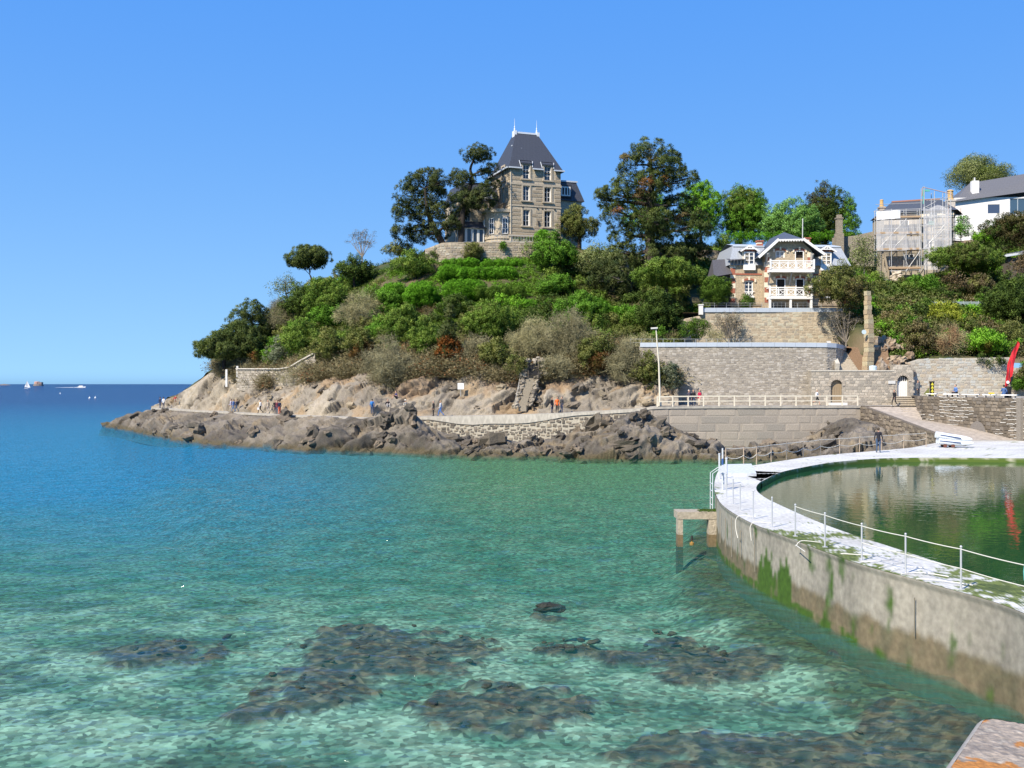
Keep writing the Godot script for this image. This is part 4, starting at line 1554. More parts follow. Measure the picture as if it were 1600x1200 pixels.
# crown box in photograph columns and rows; base is the foot of the trunk
func plant(called: String, label: String, category: String, kind: String, box: Array, base: Array, d: float, o := {}) -> Node3D:
	if base[0] < 1058:
		d = minf(d, hill_d(base[0], base[1]) - 0.3)                 # never buried in the slope
	var foot := at(base[0], base[1], d)
	var t := thing(called, label, category, foot, 0.0, o.get("group", ""))
	var w: float = (box[2] - box[0]) * d / FPX
	var h: float = (box[3] - box[1]) * d / FPX
	var mid := at((box[0] + box[2]) * 0.5, (box[1] + box[3]) * 0.5, d) - foot
	var lobes := []
	if o.get("shape", "") == "ball":
		o["density"] = 2.4
		o["gaps"] = 0.0
	if o.has("pads"):
		for q in o.pads:
			var pw: float = (q[2] - q[0]) * d / FPX * 0.5
			var ph: float = (q[3] - q[1]) * d / FPX * 0.5
			var dz: float = q[4] if q.size() > 4 else rnd(-1.6, 1.6)
			lobes.append([at((q[0] + q[2]) * 0.5, (q[1] + q[3]) * 0.5, d) - foot + Vector3(0, 0, dz), Vector3(pw, ph, minf(pw, 3.2)) * 1.04])
	else:
		for l in crown_lobes(w, h, o.get("shape", "round"), o.get("n", 7)):
			lobes.append([l[0] + mid, l[1]])
	var where := []
	var cols := PackedColorArray()
	fill_lobes(lobes, kind, where, cols, o)
	if o.has("tint"):                                           # dead or rusty patches among the leaves
		for q in o.tint:
			var c := at(q[0], q[1], d) - foot
			for i in where.size():
				var e: Vector3 = where[i].origin - c
				if Vector2(e.x, e.y).length() < q[2] * d / FPX and rng.randf() < 0.75:
					cols[i] = q[3].lerp(cols[i], rnd(0.0, 0.4))
	many("crown", clumps[KINDS[kind][0]], leaf_mat(KINDS[kind][0]), where, cols, t)
	if o.get("trunk", 0.0) > 0.0:
		var s := Shape.new()
		var r: float = o.trunk
		var top := mid + Vector3(0, -h * 0.12, 0)
		var way: Array = o.get("way", [])
		var pts := [Vector3(0, -0.5, 0)]
		for q in way:
			pts.append(at(q[0], q[1], d) - foot)
		if way.is_empty():
			pts.append(Vector3.ZERO.lerp(top, 0.45) + Vector3(rnd(-0.2, 0.2), 0, rnd(-0.2, 0.2)))
			pts.append(top)
		var sm := []
		var rr := []
		var steps := (pts.size() - 1) * 5
		for i in steps + 1:
			sm.append(along(pts, float(i) / 5.0))
			rr.append(r * lerpf(1.15, 0.35, float(i) / steps))
		s.tube(sm, rr, 8)
		for l in lobes:
			var best := 0
			for i in range(steps / 4, sm.size()):
				var cost: float = sm[i].distance_to(l[0]) + (0.6 * maxf(0.0, sm[i].y - l[0].y))
				if cost < sm[best].distance_to(l[0]) or best == 0:
					best = i
			if sm[best].distance_to(l[0]) > 0.6:
				limb(s, sm[best], l[0] + Vector3(0, -l[1].y * 0.2, 0), rr[best] * 0.62, 0.05, 0.18)
				for e in 3:
					var q: Vector3 = l[0] + Vector3(rnd(-0.7, 0.7) * l[1].x, rnd(-0.1, 0.5) * l[1].y, rnd(-0.7, 0.7) * l[1].z)
					limb(s, l[0].lerp(sm[best], 0.3), q, rr[best] * 0.26 + 0.02, 0.02, 0.15)
		var bark: Color = o.get("bark", Color(0.075, 0.055, 0.04))
		part("trunk", s, mat("bark%s" % bark.to_html(false), bark, 0.95, {"tex": "grain", "tile": 0.8, "bump": "rough", "relief": 4.0}), t)
	return t


# ---------------------------------------------------------------- terraces, steps and beach walls
func arch_points(x0: float, x1: float, y0: float, y1: float, n := 12) -> Array:   # outline of a round-headed opening, counter-clockwise
	var r := (x1 - x0) * 0.5
	var p := [Vector3(x0, y0, 0), Vector3(x1, y0, 0)]
	for i in n + 1:
		var t := PI * i / n
		p.append(Vector3((x0 + x1) * 0.5 + cos(t) * r, y1 - r + sin(t) * r, 0))
	return p

func arch_wall(s: Shape, x0: float, x1: float, y0: float, y1: float, deep: float) -> void:   # fills the corners above a round head, and its reveal
	var p := arch_points(x0, x1, y0, y1)
	var c := (x0 + x1) * 0.5
	for i in range(2, p.size() - 1):
		var a: Vector3 = p[i]
		var b: Vector3 = p[i + 1]
		var corner := Vector3(x1 if a.x + b.x > 2 * c else x0, y1, 0)
		s.tri(a, corner, b)
	s.tri(Vector3(c, y1, 0), Vector3(x0, y1, 0), p[2 + 6])
	s.tri(Vector3(x1, y1, 0), Vector3(c, y1, 0), p[2 + 6])
	var z := Vector3(0, 0, -deep)
	for i in range(1, p.size()):
		var a: Vector3 = p[i]
		var b: Vector3 = p[(i + 1) % p.size()]
		if i == p.size() - 1:
			b = p[0]
		s.quad(b, a, a + z, b + z)

# a flat wall with openings [x0, y0, x1, y1], front face at z = 0, reveals going back
func panel(s: Shape, x0: float, y0: float, x1: float, y1: float, holes: Array, deep := 0.28) -> void:
	var xs := [x0, x1]
	var ys := [y0, y1]
	for h in holes:
		xs.append(h[0]); xs.append(h[2]); ys.append(h[1]); ys.append(h[3])
	xs.sort(); ys.sort()
	for i in xs.size() - 1:
		for j in ys.size() - 1:
			if xs[i + 1] - xs[i] < 0.001 or ys[j + 1] - ys[j] < 0.001:
				continue
			var cx: float = (xs[i] + xs[i + 1]) * 0.5
			var cy: float = (ys[j] + ys[j + 1]) * 0.5
			var open := cx < x0 or cx > x1 or cy < y0 or cy > y1
			for h in holes:
				if cx > h[0] and cx < h[2] and cy > h[1] and cy < h[3]:
					open = true
			if not open:
				s.quad(Vector3(xs[i], ys[j], 0), Vector3(xs[i + 1], ys[j], 0), Vector3(xs[i + 1], ys[j + 1], 0), Vector3(xs[i], ys[j + 1], 0))
	var z := Vector3(0, 0, -deep)
	for h in holes:
		var p := [Vector3(h[0], h[1], 0), Vector3(h[2], h[1], 0), Vector3(h[2], h[3], 0), Vector3(h[0], h[3], 0)]
		for k in 4:
			var a: Vector3 = p[k]
			var b: Vector3 = p[(k + 1) % 4]
			s.quad(b, a, a + z, b + z)

# a casement: frame and bars in one mesh, the glass behind as its pane
func window(parent: Node3D, t: Transform3D, x0: float, y0: float, x1: float, y1: float, back: float, cols: int, rows: int, frame: Material, glass: Material, bar := 0.07) -> MeshInstance3D:
	var s := Shape.new()
	s.x = t
	var z := -back
	var b := bar * 1.4
	s.span(Vector3(x0, y0, z - 0.04), Vector3(x0 + b, y1, z + 0.06))
	s.span(Vector3(x1 - b, y0, z - 0.04), Vector3(x1, y1, z + 0.06))
	s.span(Vector3(x0 + b, y0, z - 0.04), Vector3(x1 - b, y0 + b, z + 0.06))
	s.span(Vector3(x0 + b, y1 - b, z - 0.04), Vector3(x1 - b, y1, z + 0.06))
	for i in range(1, cols):
		var x := lerpf(x0, x1, float(i) / cols)
		s.span(Vector3(x - bar * 0.6, y0 + b, z - 0.03), Vector3(x + bar * 0.6, y1 - b, z + 0.05))
	for j in range(1, rows):
		var y := lerpf(y0, y1, float(j) / rows)
		s.span(Vector3(x0 + b, y - bar * 0.4, z - 0.025), Vector3(x1 - b, y + bar * 0.4, z + 0.04))
	var o := part("window", s, frame, parent)
	var g := Shape.new()
	g.x = t
	g.quad(Vector3(x0, y0, z - 0.05), Vector3(x1, y0, z - 0.05), Vector3(x1, y1, z - 0.05), Vector3(x0, y1, z - 0.05))
	part("pane", g, glass, o)
	return o

func glass_mat() -> StandardMaterial3D:
	return mat("window_glass", Color(0.018, 0.024, 0.034), 0.06, {"spec": 0.6})

func terraces() -> void:
	var s: Shape
	# --- great retaining wall
	var p := [at_h(1000, 11.7, 119), at_h(1040, 11.7, 118.4), at_h(1120, 11.7, 118), at_h(1210, 11.7, 118), at_h(1292, 11.65, 118), at_h(1306, 11.6, 118.6), at_h(1316, 11.5, 120.5), at_h(1322, 11.4, 124)]
	s = Shape.new()
	wall_core(s, p, 4.9, 1.4)
	var w: Node3D = put("retaining_wall", s.mesh(), mat("retaining_core", Color(0.364, 0.321, 0.261), 0.95, {"tex": "blotch", "tile": 4.0}))
	tag(w, "tall grey rubble retaining wall behind the promenade, topped by a blue-grey band", "wall")
	pave(courses(p, 5.0, 0.25, 0.40, 0.018, {"gap": 0.985, "jitter": 0.3}), [Color(0.41, 0.37, 0.31), Color(0.37, 0.335, 0.285), Color(0.45, 0.405, 0.34), Color(0.33, 0.30, 0.26), Color(0.50, 0.46, 0.40)], "ret", w, true)
	var zinc := mat("zinc", Color(0.44, 0.49, 0.55), 0.55, {"metal": 0.15})
	for i in p.size() - 1:
		var n := 5 if i < 4 else 1
		for k in n:
			var a: Vector3 = p[i].lerp(p[i + 1], float(k) / n)
			var b: Vector3 = p[i].lerp(p[i + 1], (k + 0.985) / n)
			s = Shape.new()
			s.bar(a + Vector3(0, 0.24, 0.06), b + Vector3(0, 0.24, 0.06), 0.1, 0.5)
			part("cladding_panel", s, zinc, w)
	s = Shape.new()
	s.poly([at_h(990, 11.72, 119.2), at_h(1300, 11.72, 118.6), at_h(1330, 11.72, 123), at_h(1335, 11.72, 133), at_h(985, 11.72, 133)])
	ground_part("terrace", s.mesh(), mat("terrace_lawn", Color(0.20, 0.185, 0.09), 0.95, {"tex": "grain", "tile": 2.0}))
	var r := thing("terrace_railing", "thin grey wire railing along the lawn above the retaining wall", "railing", at_h(1050, 11.72, 119.4))
	var grey := mat("grey_steel", Color(0.40, 0.41, 0.40), 0.5, {"metal": 0.3})
	for i in 12:
		var a := at_h(985 + i * 17, 11.72, 119.6) - r.position
		s = Shape.new()
		s.rod(a, a + Vector3(0, 0.95, 0), 0.03)
		part("post", s, grey, r)
		if i:
			var b := at_h(985 + (i - 1) * 17, 11.72, 119.6) - r.position
			for h in [0.93, 0.5]:
				s = Shape.new()
				s.rod(a + Vector3(0, h, 0), b + Vector3(0, h, 0), 0.02)
				part("wire", s, grey, r)
	# --- wall of the villa's terrace
	p = [at_h(1058, 15.6, 131.5), at_h(1097, 16.2, 131), at_h(1098, 16.6, 131), at_h(1200, 16.6, 131), at_h(1330, 16.6, 130.5)]
	s = Shape.new()
	wall_core(s, p, 11.6, 1.0)
	w = put("terrace_wall", s.mesh(), mat("terrace_core", Color(0.559, 0.472, 0.346), 0.95, {"tex": "blotch", "tile": 4.0}))
	tag(w, "warm tan stone wall below the brick villa's garden", "wall")
	pave(courses(p, 11.7, 0.34, 0.55, 0.022, {"gap": 0.96, "jitter": 0.2}), [Color(0.515, 0.434, 0.320), Color(0.434, 0.360, 0.263), Color(0.533, 0.492, 0.378), Color(0.389, 0.343, 0.274)], "ter", w, true)
	for i in 11:
		var a := at_h(1098 + i * 21.0, 16.6, 130.9)
		var b := at_h(1098 + i * 21.0 + 20.7, 16.6, 130.9)
		s = Shape.new()
		s.bar(a + Vector3(0, 0.26, 0.0), b + Vector3(0, 0.26, 0.0), 0.12, 0.55)
		part("cladding_panel", s, zinc, w)
	s = Shape.new()
	s.poly([at_h(1050, 16.58, 131.6), at_h(1335, 16.58, 131), at_h(1340, 16.58, 152), at_h(1040, 16.58, 152)])
	ground_part("terrace", s.mesh(), mat("terrace_gravel", Color(0.34, 0.30, 0.23), 0.95, {"tex": "grain", "tile": 1.5}))
	r = thing("terrace_railing", "thin grey wire railing along the edge of the villa's garden", "railing", at_h(1190, 17.1, 131))
	for i in 12:
		var a := at_h(1098 + i * 18.5, 16.9, 131.3) - r.position
		s = Shape.new()
		s.rod(a, a + Vector3(0, 0.9, 0), 0.028)
		part("post", s, grey, r)
		if i:
			var b := at_h(1098 + (i - 1) * 18.5, 16.9, 131.3) - r.position
			for h in [0.88, 0.6]:
				s = Shape.new()
				s.rod(a + Vector3(0, h, 0), b + Vector3(0, h, 0), 0.018)
				part("wire", s, grey, r)
	s = Shape.new()
	s.span(Vector3(-0.25, 0, -0.25), Vector3(0.25, 1.2, 0.25))
	s.span(Vector3(-0.31, 1.2, -0.31), Vector3(0.31, 1.32, 0.31))
	tag(put("gate_post", s.mesh(), mat("white_render", Color(0.66, 0.65, 0.62), 0.8), null, at_h(1095, 16.25, 130.8)), "squat white gate post at the left end of the villa's garden wall", "post")
	# --- lower wall with its two arched doors
	var d0 := 116.6
	var k0 := d0 / FPX
	w = thing("beach_wall", "lower grey stone wall with two arched doors beside the promenade", "wall", at_h(1268, 5.0, d0))
	s = Shape.new()
	var holes := [[2.19, 0.0, 3.50, 2.86], [9.77, 0.98, 11.02, 3.34]]
	panel(s, 0.0, -0.1, 9.4, 3.84, [holes[0]], 0.5)
	panel(s, 9.4, -0.1, 11.6, 4.6, [holes[1]], 0.5)
	for h in holes:
		arch_wall(s, h[0], h[2], h[1], h[3], 0.0)
	s.quad(Vector3(0, 3.84, 0), Vector3(9.4, 3.84, 0), Vector3(9.4, 3.84, -1.2), Vector3(0, 3.84, -1.2))
	s.quad(Vector3(9.4, 4.6, 0), Vector3(11.6, 4.6, 0), Vector3(11.6, 4.6, -1.2), Vector3(9.4, 4.6, -1.2))
	s.quad(Vector3(0, -0.1, -1.2), Vector3(0, -0.1, 0), Vector3(0, 3.84, 0), Vector3(0, 3.84, -1.2))
	s.quad(Vector3(9.4, 3.84, -1.2), Vector3(9.4, 3.84, 0), Vector3(9.4, 4.6, 0), Vector3(9.4, 4.6, -1.2))
	s.quad(Vector3(11.6, -0.1, 0), Vector3(11.6, -0.1, -1.2), Vector3(11.6, 4.6, -1.2), Vector3(11.6, 4.6, 0))
	part("masonry", s, mat("beach_core", Color(0.440, 0.394, 0.326), 0.95, {"tex": "blotch", "tile": 3.0, "bump": "rubble", "relief": 6.0}), w)
	s = Shape.new()
	s.span(Vector3(-0.05, 3.84, -1.25), Vector3(9.38, 3.98, 0.07))
	part("coping", s, mat("coping_stone", Color(0.599, 0.559, 0.479), 0.9, {"tex": "blotch", "tile": 2.0}), w)
	var pp := [w.position + Vector3(0, 3.84, 0), w.position + Vector3(9.4, 3.84, 0)]
	var ps := courses(pp, 5.0, 0.32, 0.5, 0.02, {"holes": [[2.0, 3.7, 4.0, 8.1]], "gap": 0.92})
	ps.append_array(courses([w.position + Vector3(9.4, 4.6, 0), w.position + Vector3(11.6, 4.6, 0)], 5.0, 0.32, 0.5, 0.02, {"holes": [[0.15, 1.85, 5.5, 8.6]], "gap": 0.92}))
	pave(ps, [Color(0.500, 0.440, 0.357), Color(0.394, 0.357, 0.295), Color(0.576, 0.515, 0.424), Color(0.334, 0.303, 0.258)], "bea", w, true)
	for j in 2:
		var h: Array = holes[j]
		var leaf := mat("brown_door", Color(0.27, 0.205, 0.13), 0.7) if j == 0 else mat("white_door", Color(0.66, 0.65, 0.62), 0.6)
		var q := arch_points(h[0], h[2], h[1], h[3] if j == 0 else h[3] - 0.02)
		s = Shape.new()
		s.x = Transform3D(Basis.IDENTITY, Vector3(0, 0, -0.3))
		var cc: float = (h[0] + h[2]) * 0.5
		if j == 0:
			s.poly(q)
		else:
			s.quad(Vector3(h[0], h[1], 0), Vector3(h[2], h[1], 0), Vector3(h[2], h[3] - 0.62, 0), Vector3(h[0], h[3] - 0.62, 0))
			for i in 6:                                             # open bars in the round head
				var x: float = lerpf(h[0] + 0.1, h[2] - 0.1, i / 5.0)
				s.span(Vector3(x - 0.035, h[3] - 0.62, -0.04), Vector3(x + 0.035, h[3] - 0.62 + sqrt(maxf(0.0, 0.39 - pow(x - cc, 2.0))) * 0.85, 0.0))
		for i in 5:                                                 # boards
			var x: float = lerpf(h[0], h[2], (i + 0.5) / 5.0)
			s.span(Vector3(x - 0.11, h[1] + 0.02, 0.0), Vector3(x + 0.11, h[3] - 0.75, 0.03))
		part("door", s, leaf, w)
		s = Shape.new()
		s.quad(Vector3(h[0], h[1], -0.5), Vector3(h[2], h[1], -0.5), Vector3(h[2], h[3], -0.5), Vector3(h[0], h[3], -0.5))
		part("dark_passage", s, mat("dark", Color(0.02, 0.02, 0.022), 0.9), w)
		for i in 11:                                                # the ring of voussoirs
			var t: float = PI * (i + 0.5) / 11
			var rr: float = (h[2] - h[0]) * 0.5
			s = Shape.new()
			var o := Vector3(cc + cos(t) * (rr + 0.16), h[3] - rr + sin(t) * (rr + 0.16), 0.02)
			s.box(o, Vector3(0.30, 0.24, 0.12), Basis(Vector3.BACK, t))
			part("voussoir", s, mat("voussoir%d" % (i % 2), [Color(0.399, 0.346, 0.279), Color(0.333, 0.293, 0.239)][i % 2], 0.9), w)
	s = Shape.new()
	s.span(Vector3(1.9, -0.0, 0.02), Vector3(3.8, 0.28, 0.9))
	part("door_step", s, mat("white_render", Color(0.66, 0.65, 0.62), 0.8), w)
	s = Shape.new()
	s.box(at_h(1393, 7.6, d0) + Vector3(0, 0, 0.08), Vector3(0.82, 0.36, 0.05))
	tag(put("notice_board", s.mesh(), mat("sign_grey", Color(0.52, 0.52, 0.50), 0.6)), "small pale notice board on the wall left of the white arched gate", "sign")
	# --- steps from the white gate down to the slipway
	var st := thing("beach_steps", "worn stone steps fanning down from the white gate to the slipway", "steps", at_h(1411, 5.98, 115.6))
	var a0 := Vector3.ZERO
	var a1 := at_h(1443, 3.6, 106.2) - st.position
	for i in 12:
		var t := i / 11.0
		var c := a0.lerp(a1, t)
		var wd := lerpf(1.7, 4.2, t)
		s = Shape.new()
		s.box(c + Vector3(-0.2 + t * 0.6, -0.9, 0), Vector3(wd, 1.8, 1.0 + 0.2), Basis(Vector3.UP, -0.22 * t))
		s.box(c + Vector3(-0.2 + t * 0.6, -0.02, 0.06), Vector3(wd + 0.06, 0.07, 1.26), Basis(Vector3.UP, -0.22 * t))
		part("step", s, mat("step_stone", Color(0.505, 0.439, 0.339), 0.9, {"tex": "blotch", "tile": 1.5}), st)
	# --- slipway
	s = Shape.new()
	var l0 := at_h(1345, 5.0, 113.0)
	var r0 := at_h(1432, 4.98, 111.0)
	var l1 := on_level(1488, 688, 2.31)
	var r1 := on_level(1690, 687.6, 2.31)
	var rm := at_h(1441, 3.7, 105.5)
	s.poly([l0, l0.lerp(l1, 0.5), rm, r0])
	s.poly([l0.lerp(l1, 0.5), l1, r1, rm])
	ground_part("slipway", s.mesh(), mat("slip", Color(0.479, 0.412, 0.339), 0.92, {"tex": "blotch", "tile": 4.0, "bump": "rough", "relief": 2.0}))
	p = [l0, l0.lerp(l1, 0.33), l0.lerp(l1, 0.66), l1]
	for i in 4:
		p[i] = p[i] + Vector3(-0.05, 0.03, 0.05)
	s = Shape.new()
	wall_core(s, p, -0.4, 0.5)
	w = put("slipway_wall", s.mesh(), mat("slip_wall", Color(0.24, 0.20, 0.155), 0.95, {"tex": "blotch", "tile": 2.0, "bump": "rubble", "relief": 8.0}))
	tag(w, "brown stone side wall under the slipway", "wall")
	pave(courses(p, 0.2, 0.34, 0.7, 0.05, {"gap": 0.93, "jitter": 0.2}), [Color(0.30, 0.25, 0.185), Color(0.23, 0.19, 0.145), Color(0.36, 0.30, 0.23), Color(0.18, 0.15, 0.12)], "slw", w, true)
	s = Shape.new()
	s.poly([on_level(1420, 700.2, 2.296), on_level(1470, 696.3, 2.296), on_level(1560, 690.8, 2.296), on_level(2100, 689, 2.296), on_level(2100, 686, 2.296), on_level(1486, 687.4, 2.296)])
	ground_part("apron", s.mesh(), mat("apron", Color(0.62, 0.59, 0.52), 0.9, {"tex": "blotch", "tile": 4.0}))
	s = Shape.new()
	s.quad(on_level(1420, 700.2, 2.29) + Vector3(0, -2.8, 0), on_level(1486, 687.4, 2.29) + Vector3(0, -2.8, 0), on_level(1486, 687.4, 2.29), on_level(1420, 700.2, 2.29))
	ground_part("apron_edge", s.mesh(), mat("slip_wall", Color.WHITE))
	# --- esplanade, its front wall and the pale wall behind
	var f := [at_h(1433, 6.12, 109.5), at_h(1443, 6.12, 106), at_h(1520, 6.12, 98.8), at_h(1600, 6.12, 91.9), at_h(1760, 6.12, 84)]
	s = Shape.new()
	wall_core(s, f, 1.5, 0.9)
	w = put("esplanade_wall", s.mesh(), mat("esplanade_core", Color(0.185, 0.155, 0.12), 0.95, {"tex": "blotch", "tile": 2.0}))
	tag(w, "dark brown coursed stone wall with white mortar patches beside the slipway", "wall")
	var es := courses(f, 2.2, 0.30, 0.62, 0.05, {"gap": 0.9})
	pave(es, [Color(0.20, 0.165, 0.125), Color(0.26, 0.215, 0.16), Color(0.155, 0.13, 0.10), Color(0.23, 0.20, 0.165), Color(0.31, 0.26, 0.20)], "esp", w, true)
	# patches of white pointing
	var cols := PackedColorArray()
	var where := []
	for t in courses(f, 2.2, 0.30, 0.62, 0.03, {"gap": 1.0}):
		var q: Vector3 = t.origin
		if fbm.get_noise_3dv(q * 0.55 + Vector3(4, 0, 0)) > 0.16:
			where.append(Transform3D(Basis(t.basis.x * 1.02, t.basis.y * 0.22, t.basis.z * 2.2), q + Vector3(0, t.basis.y.length() * 0.5, 0)))
			cols.append(Color(0.55, 0.53, 0.48))
	many("white_pointing", stone_meshes[1], mat("pointing", Color(1, 1, 1), 0.95, {"vcol": true}), where, cols, w)
	s = Shape.new()
	wall_core(s, [at_h(1425.5, 6.1, 117.0), f[0] + Vector3(0.02, -0.02, 0)], 4.0, 0.6)
	part("return_wall", s, mat("esplanade_core", Color.WHITE), w)
	var blind := f[2].lerp(f[3], 0.12) as Vector3
	s = Shape.new()
	var dirw: Vector3 = ((f[3] - f[2]) * Vector3(1, 0, 1)).normalized()
	s.x = Transform3D(Basis(dirw, Vector3.UP, dirw.cross(Vector3.UP)), Vector3(blind.x, 2.2, blind.z) + dirw.cross(Vector3.UP) * 0.14)
	var ap := [Vector3(-1.25, 0, 0), Vector3(1.25, 0, 0)]
	for i in 13:
		ap.append(Vector3(1.25 * cos(PI * i / 12.0), 0.4 + 1.25 * sin(PI * i / 12.0), 0))
	s.poly(ap)
	part("blocked_arch", s, mat("blocked", Color(0.25, 0.225, 0.20), 0.9, {"tex": "blotch", "tile": 1.0}), w)
	s = Shape.new()
	var pil := f[3].lerp(f[2], 0.04) as Vector3
	s.box(Vector3(pil.x, 4.1, pil.z) + dirw.cross(Vector3.UP) * 0.1, Vector3(0.55, 4.1, 0.5), Basis(dirw, Vector3.UP, dirw.cross(Vector3.UP)))
	part("pilaster", s, mat("pilaster", Color(0.28, 0.25, 0.21), 0.9, {"tex": "blotch", "tile": 1.0}), w)
	s = Shape.new()
	s.poly([f[0] + Vector3(0.1, -0.1, 0), f[1] + Vector3(0.1, -0.1, 0), f[2] + Vector3(0, -0.1, 0), f[3] + Vector3(0, -0.1, 0), f[4] + Vector3(0, -0.1, 0), at_h(1900, 6.02, 122), at_h(1425, 6.02, 122), at_h(1424, 6.02, 116.2)])
	ground_part("esplanade", s.mesh(), mat("esplanade", Color(0.36, 0.33, 0.28), 0.92, {"tex": "blotch", "tile": 3.0}))
	p = [at_h(1424, 9.9, 118.2), at_h(1440, 10.3, 118.3), at_h(1500, 10.4, 118.4), at_h(1577, 10.5, 118.4), at_h(1584, 9.3, 118.4), at_h(1720, 8.9, 118)]
	s = Shape.new()
	wall_core(s, p, 5.9, 1.0)
	w = put("garden_wall", s.mesh(), mat("garden_core", Color(0.515, 0.469, 0.389), 0.95, {"tex": "blotch", "tile": 4.0}))
	tag(w, "pale grey stone wall under the shrubs behind the white tables", "wall")
	var gl := courses(p, 6.0, 0.30, 0.55, 0.025, {"gap": 0.95, "jitter": 0.2})
	pave(gl, [Color(0.533, 0.503, 0.423), Color(0.458, 0.417, 0.354), Color(0.533, 0.533, 0.492), Color(0.515, 0.440, 0.332)], "gar", w, true)
	# --- upper steps beside the retaining wall, and the ruined pillar
	st = thing("terrace_steps", "narrow stone steps climbing to the lawn right of the retaining wall", "steps", at_h(1332, 8.9, 117.9))
	for i in 14:
		s = Shape.new()
		s.span(Vector3(-1.4 + i * 0.04, -0.6, -i * 0.42 - 0.42), Vector3(0.75 + i * 0.01, 0.06 + i * 0.205, -i * 0.42))
		part("step", s, mat("step_stone", Color.WHITE), st)
	s = Shape.new()
	s.bar(Vector3(-1.75, 0.45, 0.1), Vector3(-0.95, 3.3, -6.0), 0.45, 0.9)
	part("sloping_coping", s, mat("coping_stone", Color.WHITE), st)
	var pil2 := thing("stone_pillar", "tall narrow tan stone pillar standing alone above the beach wall", "pillar", at_h(1357, 8.4, 119.0))
	s = Shape.new()
	var tan_stone := mat("pillar_core", Color(0.44, 0.34, 0.21), 0.95, {"tex": "blotch", "tile": 2.0, "bump": "rubble", "relief": 6.0})
	for i in 18:
		var t := i / 18.0
		var wd := lerpf(1.1, 0.6, t) * rnd(0.93, 1.04)
		s = Shape.new()
		s.box(Vector3(-0.1 + t * 0.15 + 0.12 * sin(t * 5.0) + rnd(-0.06, 0.06), 0.26 + i * 0.545, 0), Vector3(wd, 0.52, wd * 0.8), Basis(Vector3.UP, 0.45 + rnd(-0.04, 0.04)))
		part("stone", s, mat("pillar%d" % (i % 3), [Color(0.612, 0.479, 0.293), Color(0.532, 0.412, 0.266), Color(0.620, 0.532, 0.346)][i % 3], 0.93, {"tex": "grain", "tile": 1.0, "bump": "rough", "relief": 5.0}), pil2)
	# tumbled rocks and bare earth right of the pillar
	var bank := thing("rock_fall", "bank of bare brown earth and tumbled tan rocks right of the pillar", "rocks", at_h(1385, 8.6, 119.5))
	for i in 42:
		var q := at_h(rnd(1368, 1425), 0, rnd(117.9, 125.0))
		q.y = 8.7 + (-q.z - 118.0) * 0.75 + rnd(-0.3, 0.5)
		var sc := rnd(0.3, 0.75)
		var o := put("rock", boulder_meshes[i % 6], mat("fall%d" % (i % 3), [Color(0.42, 0.33, 0.23), Color(0.34, 0.28, 0.215), Color(0.29, 0.21, 0.14)][i % 3], 0.93, {"tex": "grain", "tile": 1.2}), bank, q - bank.position)
		o.scale = Vector3(sc * rnd(0.8, 1.5), sc, sc)
		o.rotation.y = rnd(0, TAU)
	s = Shape.new()
	s.quad(at_h(1362, 8.6, 118.2) - bank.position, at_h(1392, 8.7, 118.3) - bank.position, at_h(1386, 12.0, 121.5) - bank.position, at_h(1368, 12.0, 121.3) - bank.position)
	s.quad(at_h(1300, 8.4, 118.6) - bank.position, at_h(1364, 8.5, 118.3) - bank.position, at_h(1368, 14.2, 126.0) - bank.position, at_h(1312, 11.4, 125.0) - bank.position)
	part("earth", s, mat("bare_earth", Color(0.30, 0.19, 0.11), 0.97, {"tex": "grain", "tile": 1.5, "bump": "rough", "relief": 10.0}), bank)
	s = Shape.new()
	s.lathe(Vector3.ZERO, [Vector2(0.0, 0.0), Vector2(0.42, 0.02), Vector2(0.45, 0.6), Vector2(0.40, 0.75), Vector2(0.0, 0.78)], 10)
	tag(put("water_butt", s.mesh(), mat("pale_blue", Color(0.45, 0.55, 0.60), 0.6), null, at_h(1364, 8.75, 117.4)), "small pale blue tub on the wall at the foot of the pillar", "tub")
	s = Shape.new()
	s.x = Transform3D(Basis(Vector3.RIGHT, PI / 2), Vector3.ZERO)
	s.lathe(Vector3.ZERO, [Vector2(0.0, -0.04), Vector2(0.26, -0.04), Vector2(0.26, 0.04), Vector2(0.0, 0.04)], 14)
	tag(put("round_sign", s.mesh(), mat("pale_blue", Color.WHITE), null, at_h(1350, 13.4, 118.2)), "round pale blue sign on the pillar's left edge", "sign")
	# --- terrace wall of the stone house
	p = [at_h(664, 28.2, 158), at_h(690, 28.7, 154.6), at_h(705, 28.75, 154.2), at_h(780, 28.8, 154), at_h(862, 28.8, 154), at_h(885, 28.8, 158)]
	s = Shape.new()
	wall_core(s, p, 25.2, 1.0)
	w = put("terrace_wall", s.mesh(), mat("house_terrace_core", Color(0.414, 0.349, 0.256), 0.95, {"tex": "blotch", "tile": 4.0}))
	tag(w, "tan stone wall holding up the terrace of the turreted house", "wall")
	pave(courses(p, 25.3, 0.34, 0.6, 0.05, {"gap": 0.92}), [Color(0.443, 0.379, 0.286), Color(0.374, 0.315, 0.236), Color(0.459, 0.423, 0.344), Color(0.334, 0.295, 0.246)], "hou", w, false)
	s = Shape.new()
	s.poly([p[0] + Vector3(0, -0.02, 0), p[1] + Vector3(0, -0.02, 0), p[2] + Vector3(0, -0.02, 0), p[3] + Vector3(0, -0.02, 0), p[4] + Vector3(0, -0.02, 0), p[5] + Vector3(0, -0.02, 0), at_h(940, 28.78, 185), at_h(640, 28.2, 185)])
	ground_part("terrace", s.mesh(), mat("terrace_lawn", Color.WHITE))
	r = thing("terrace_railing", "slim pale railing on the turreted house's terrace wall", "railing", at_h(800, 28.8, 154.4))
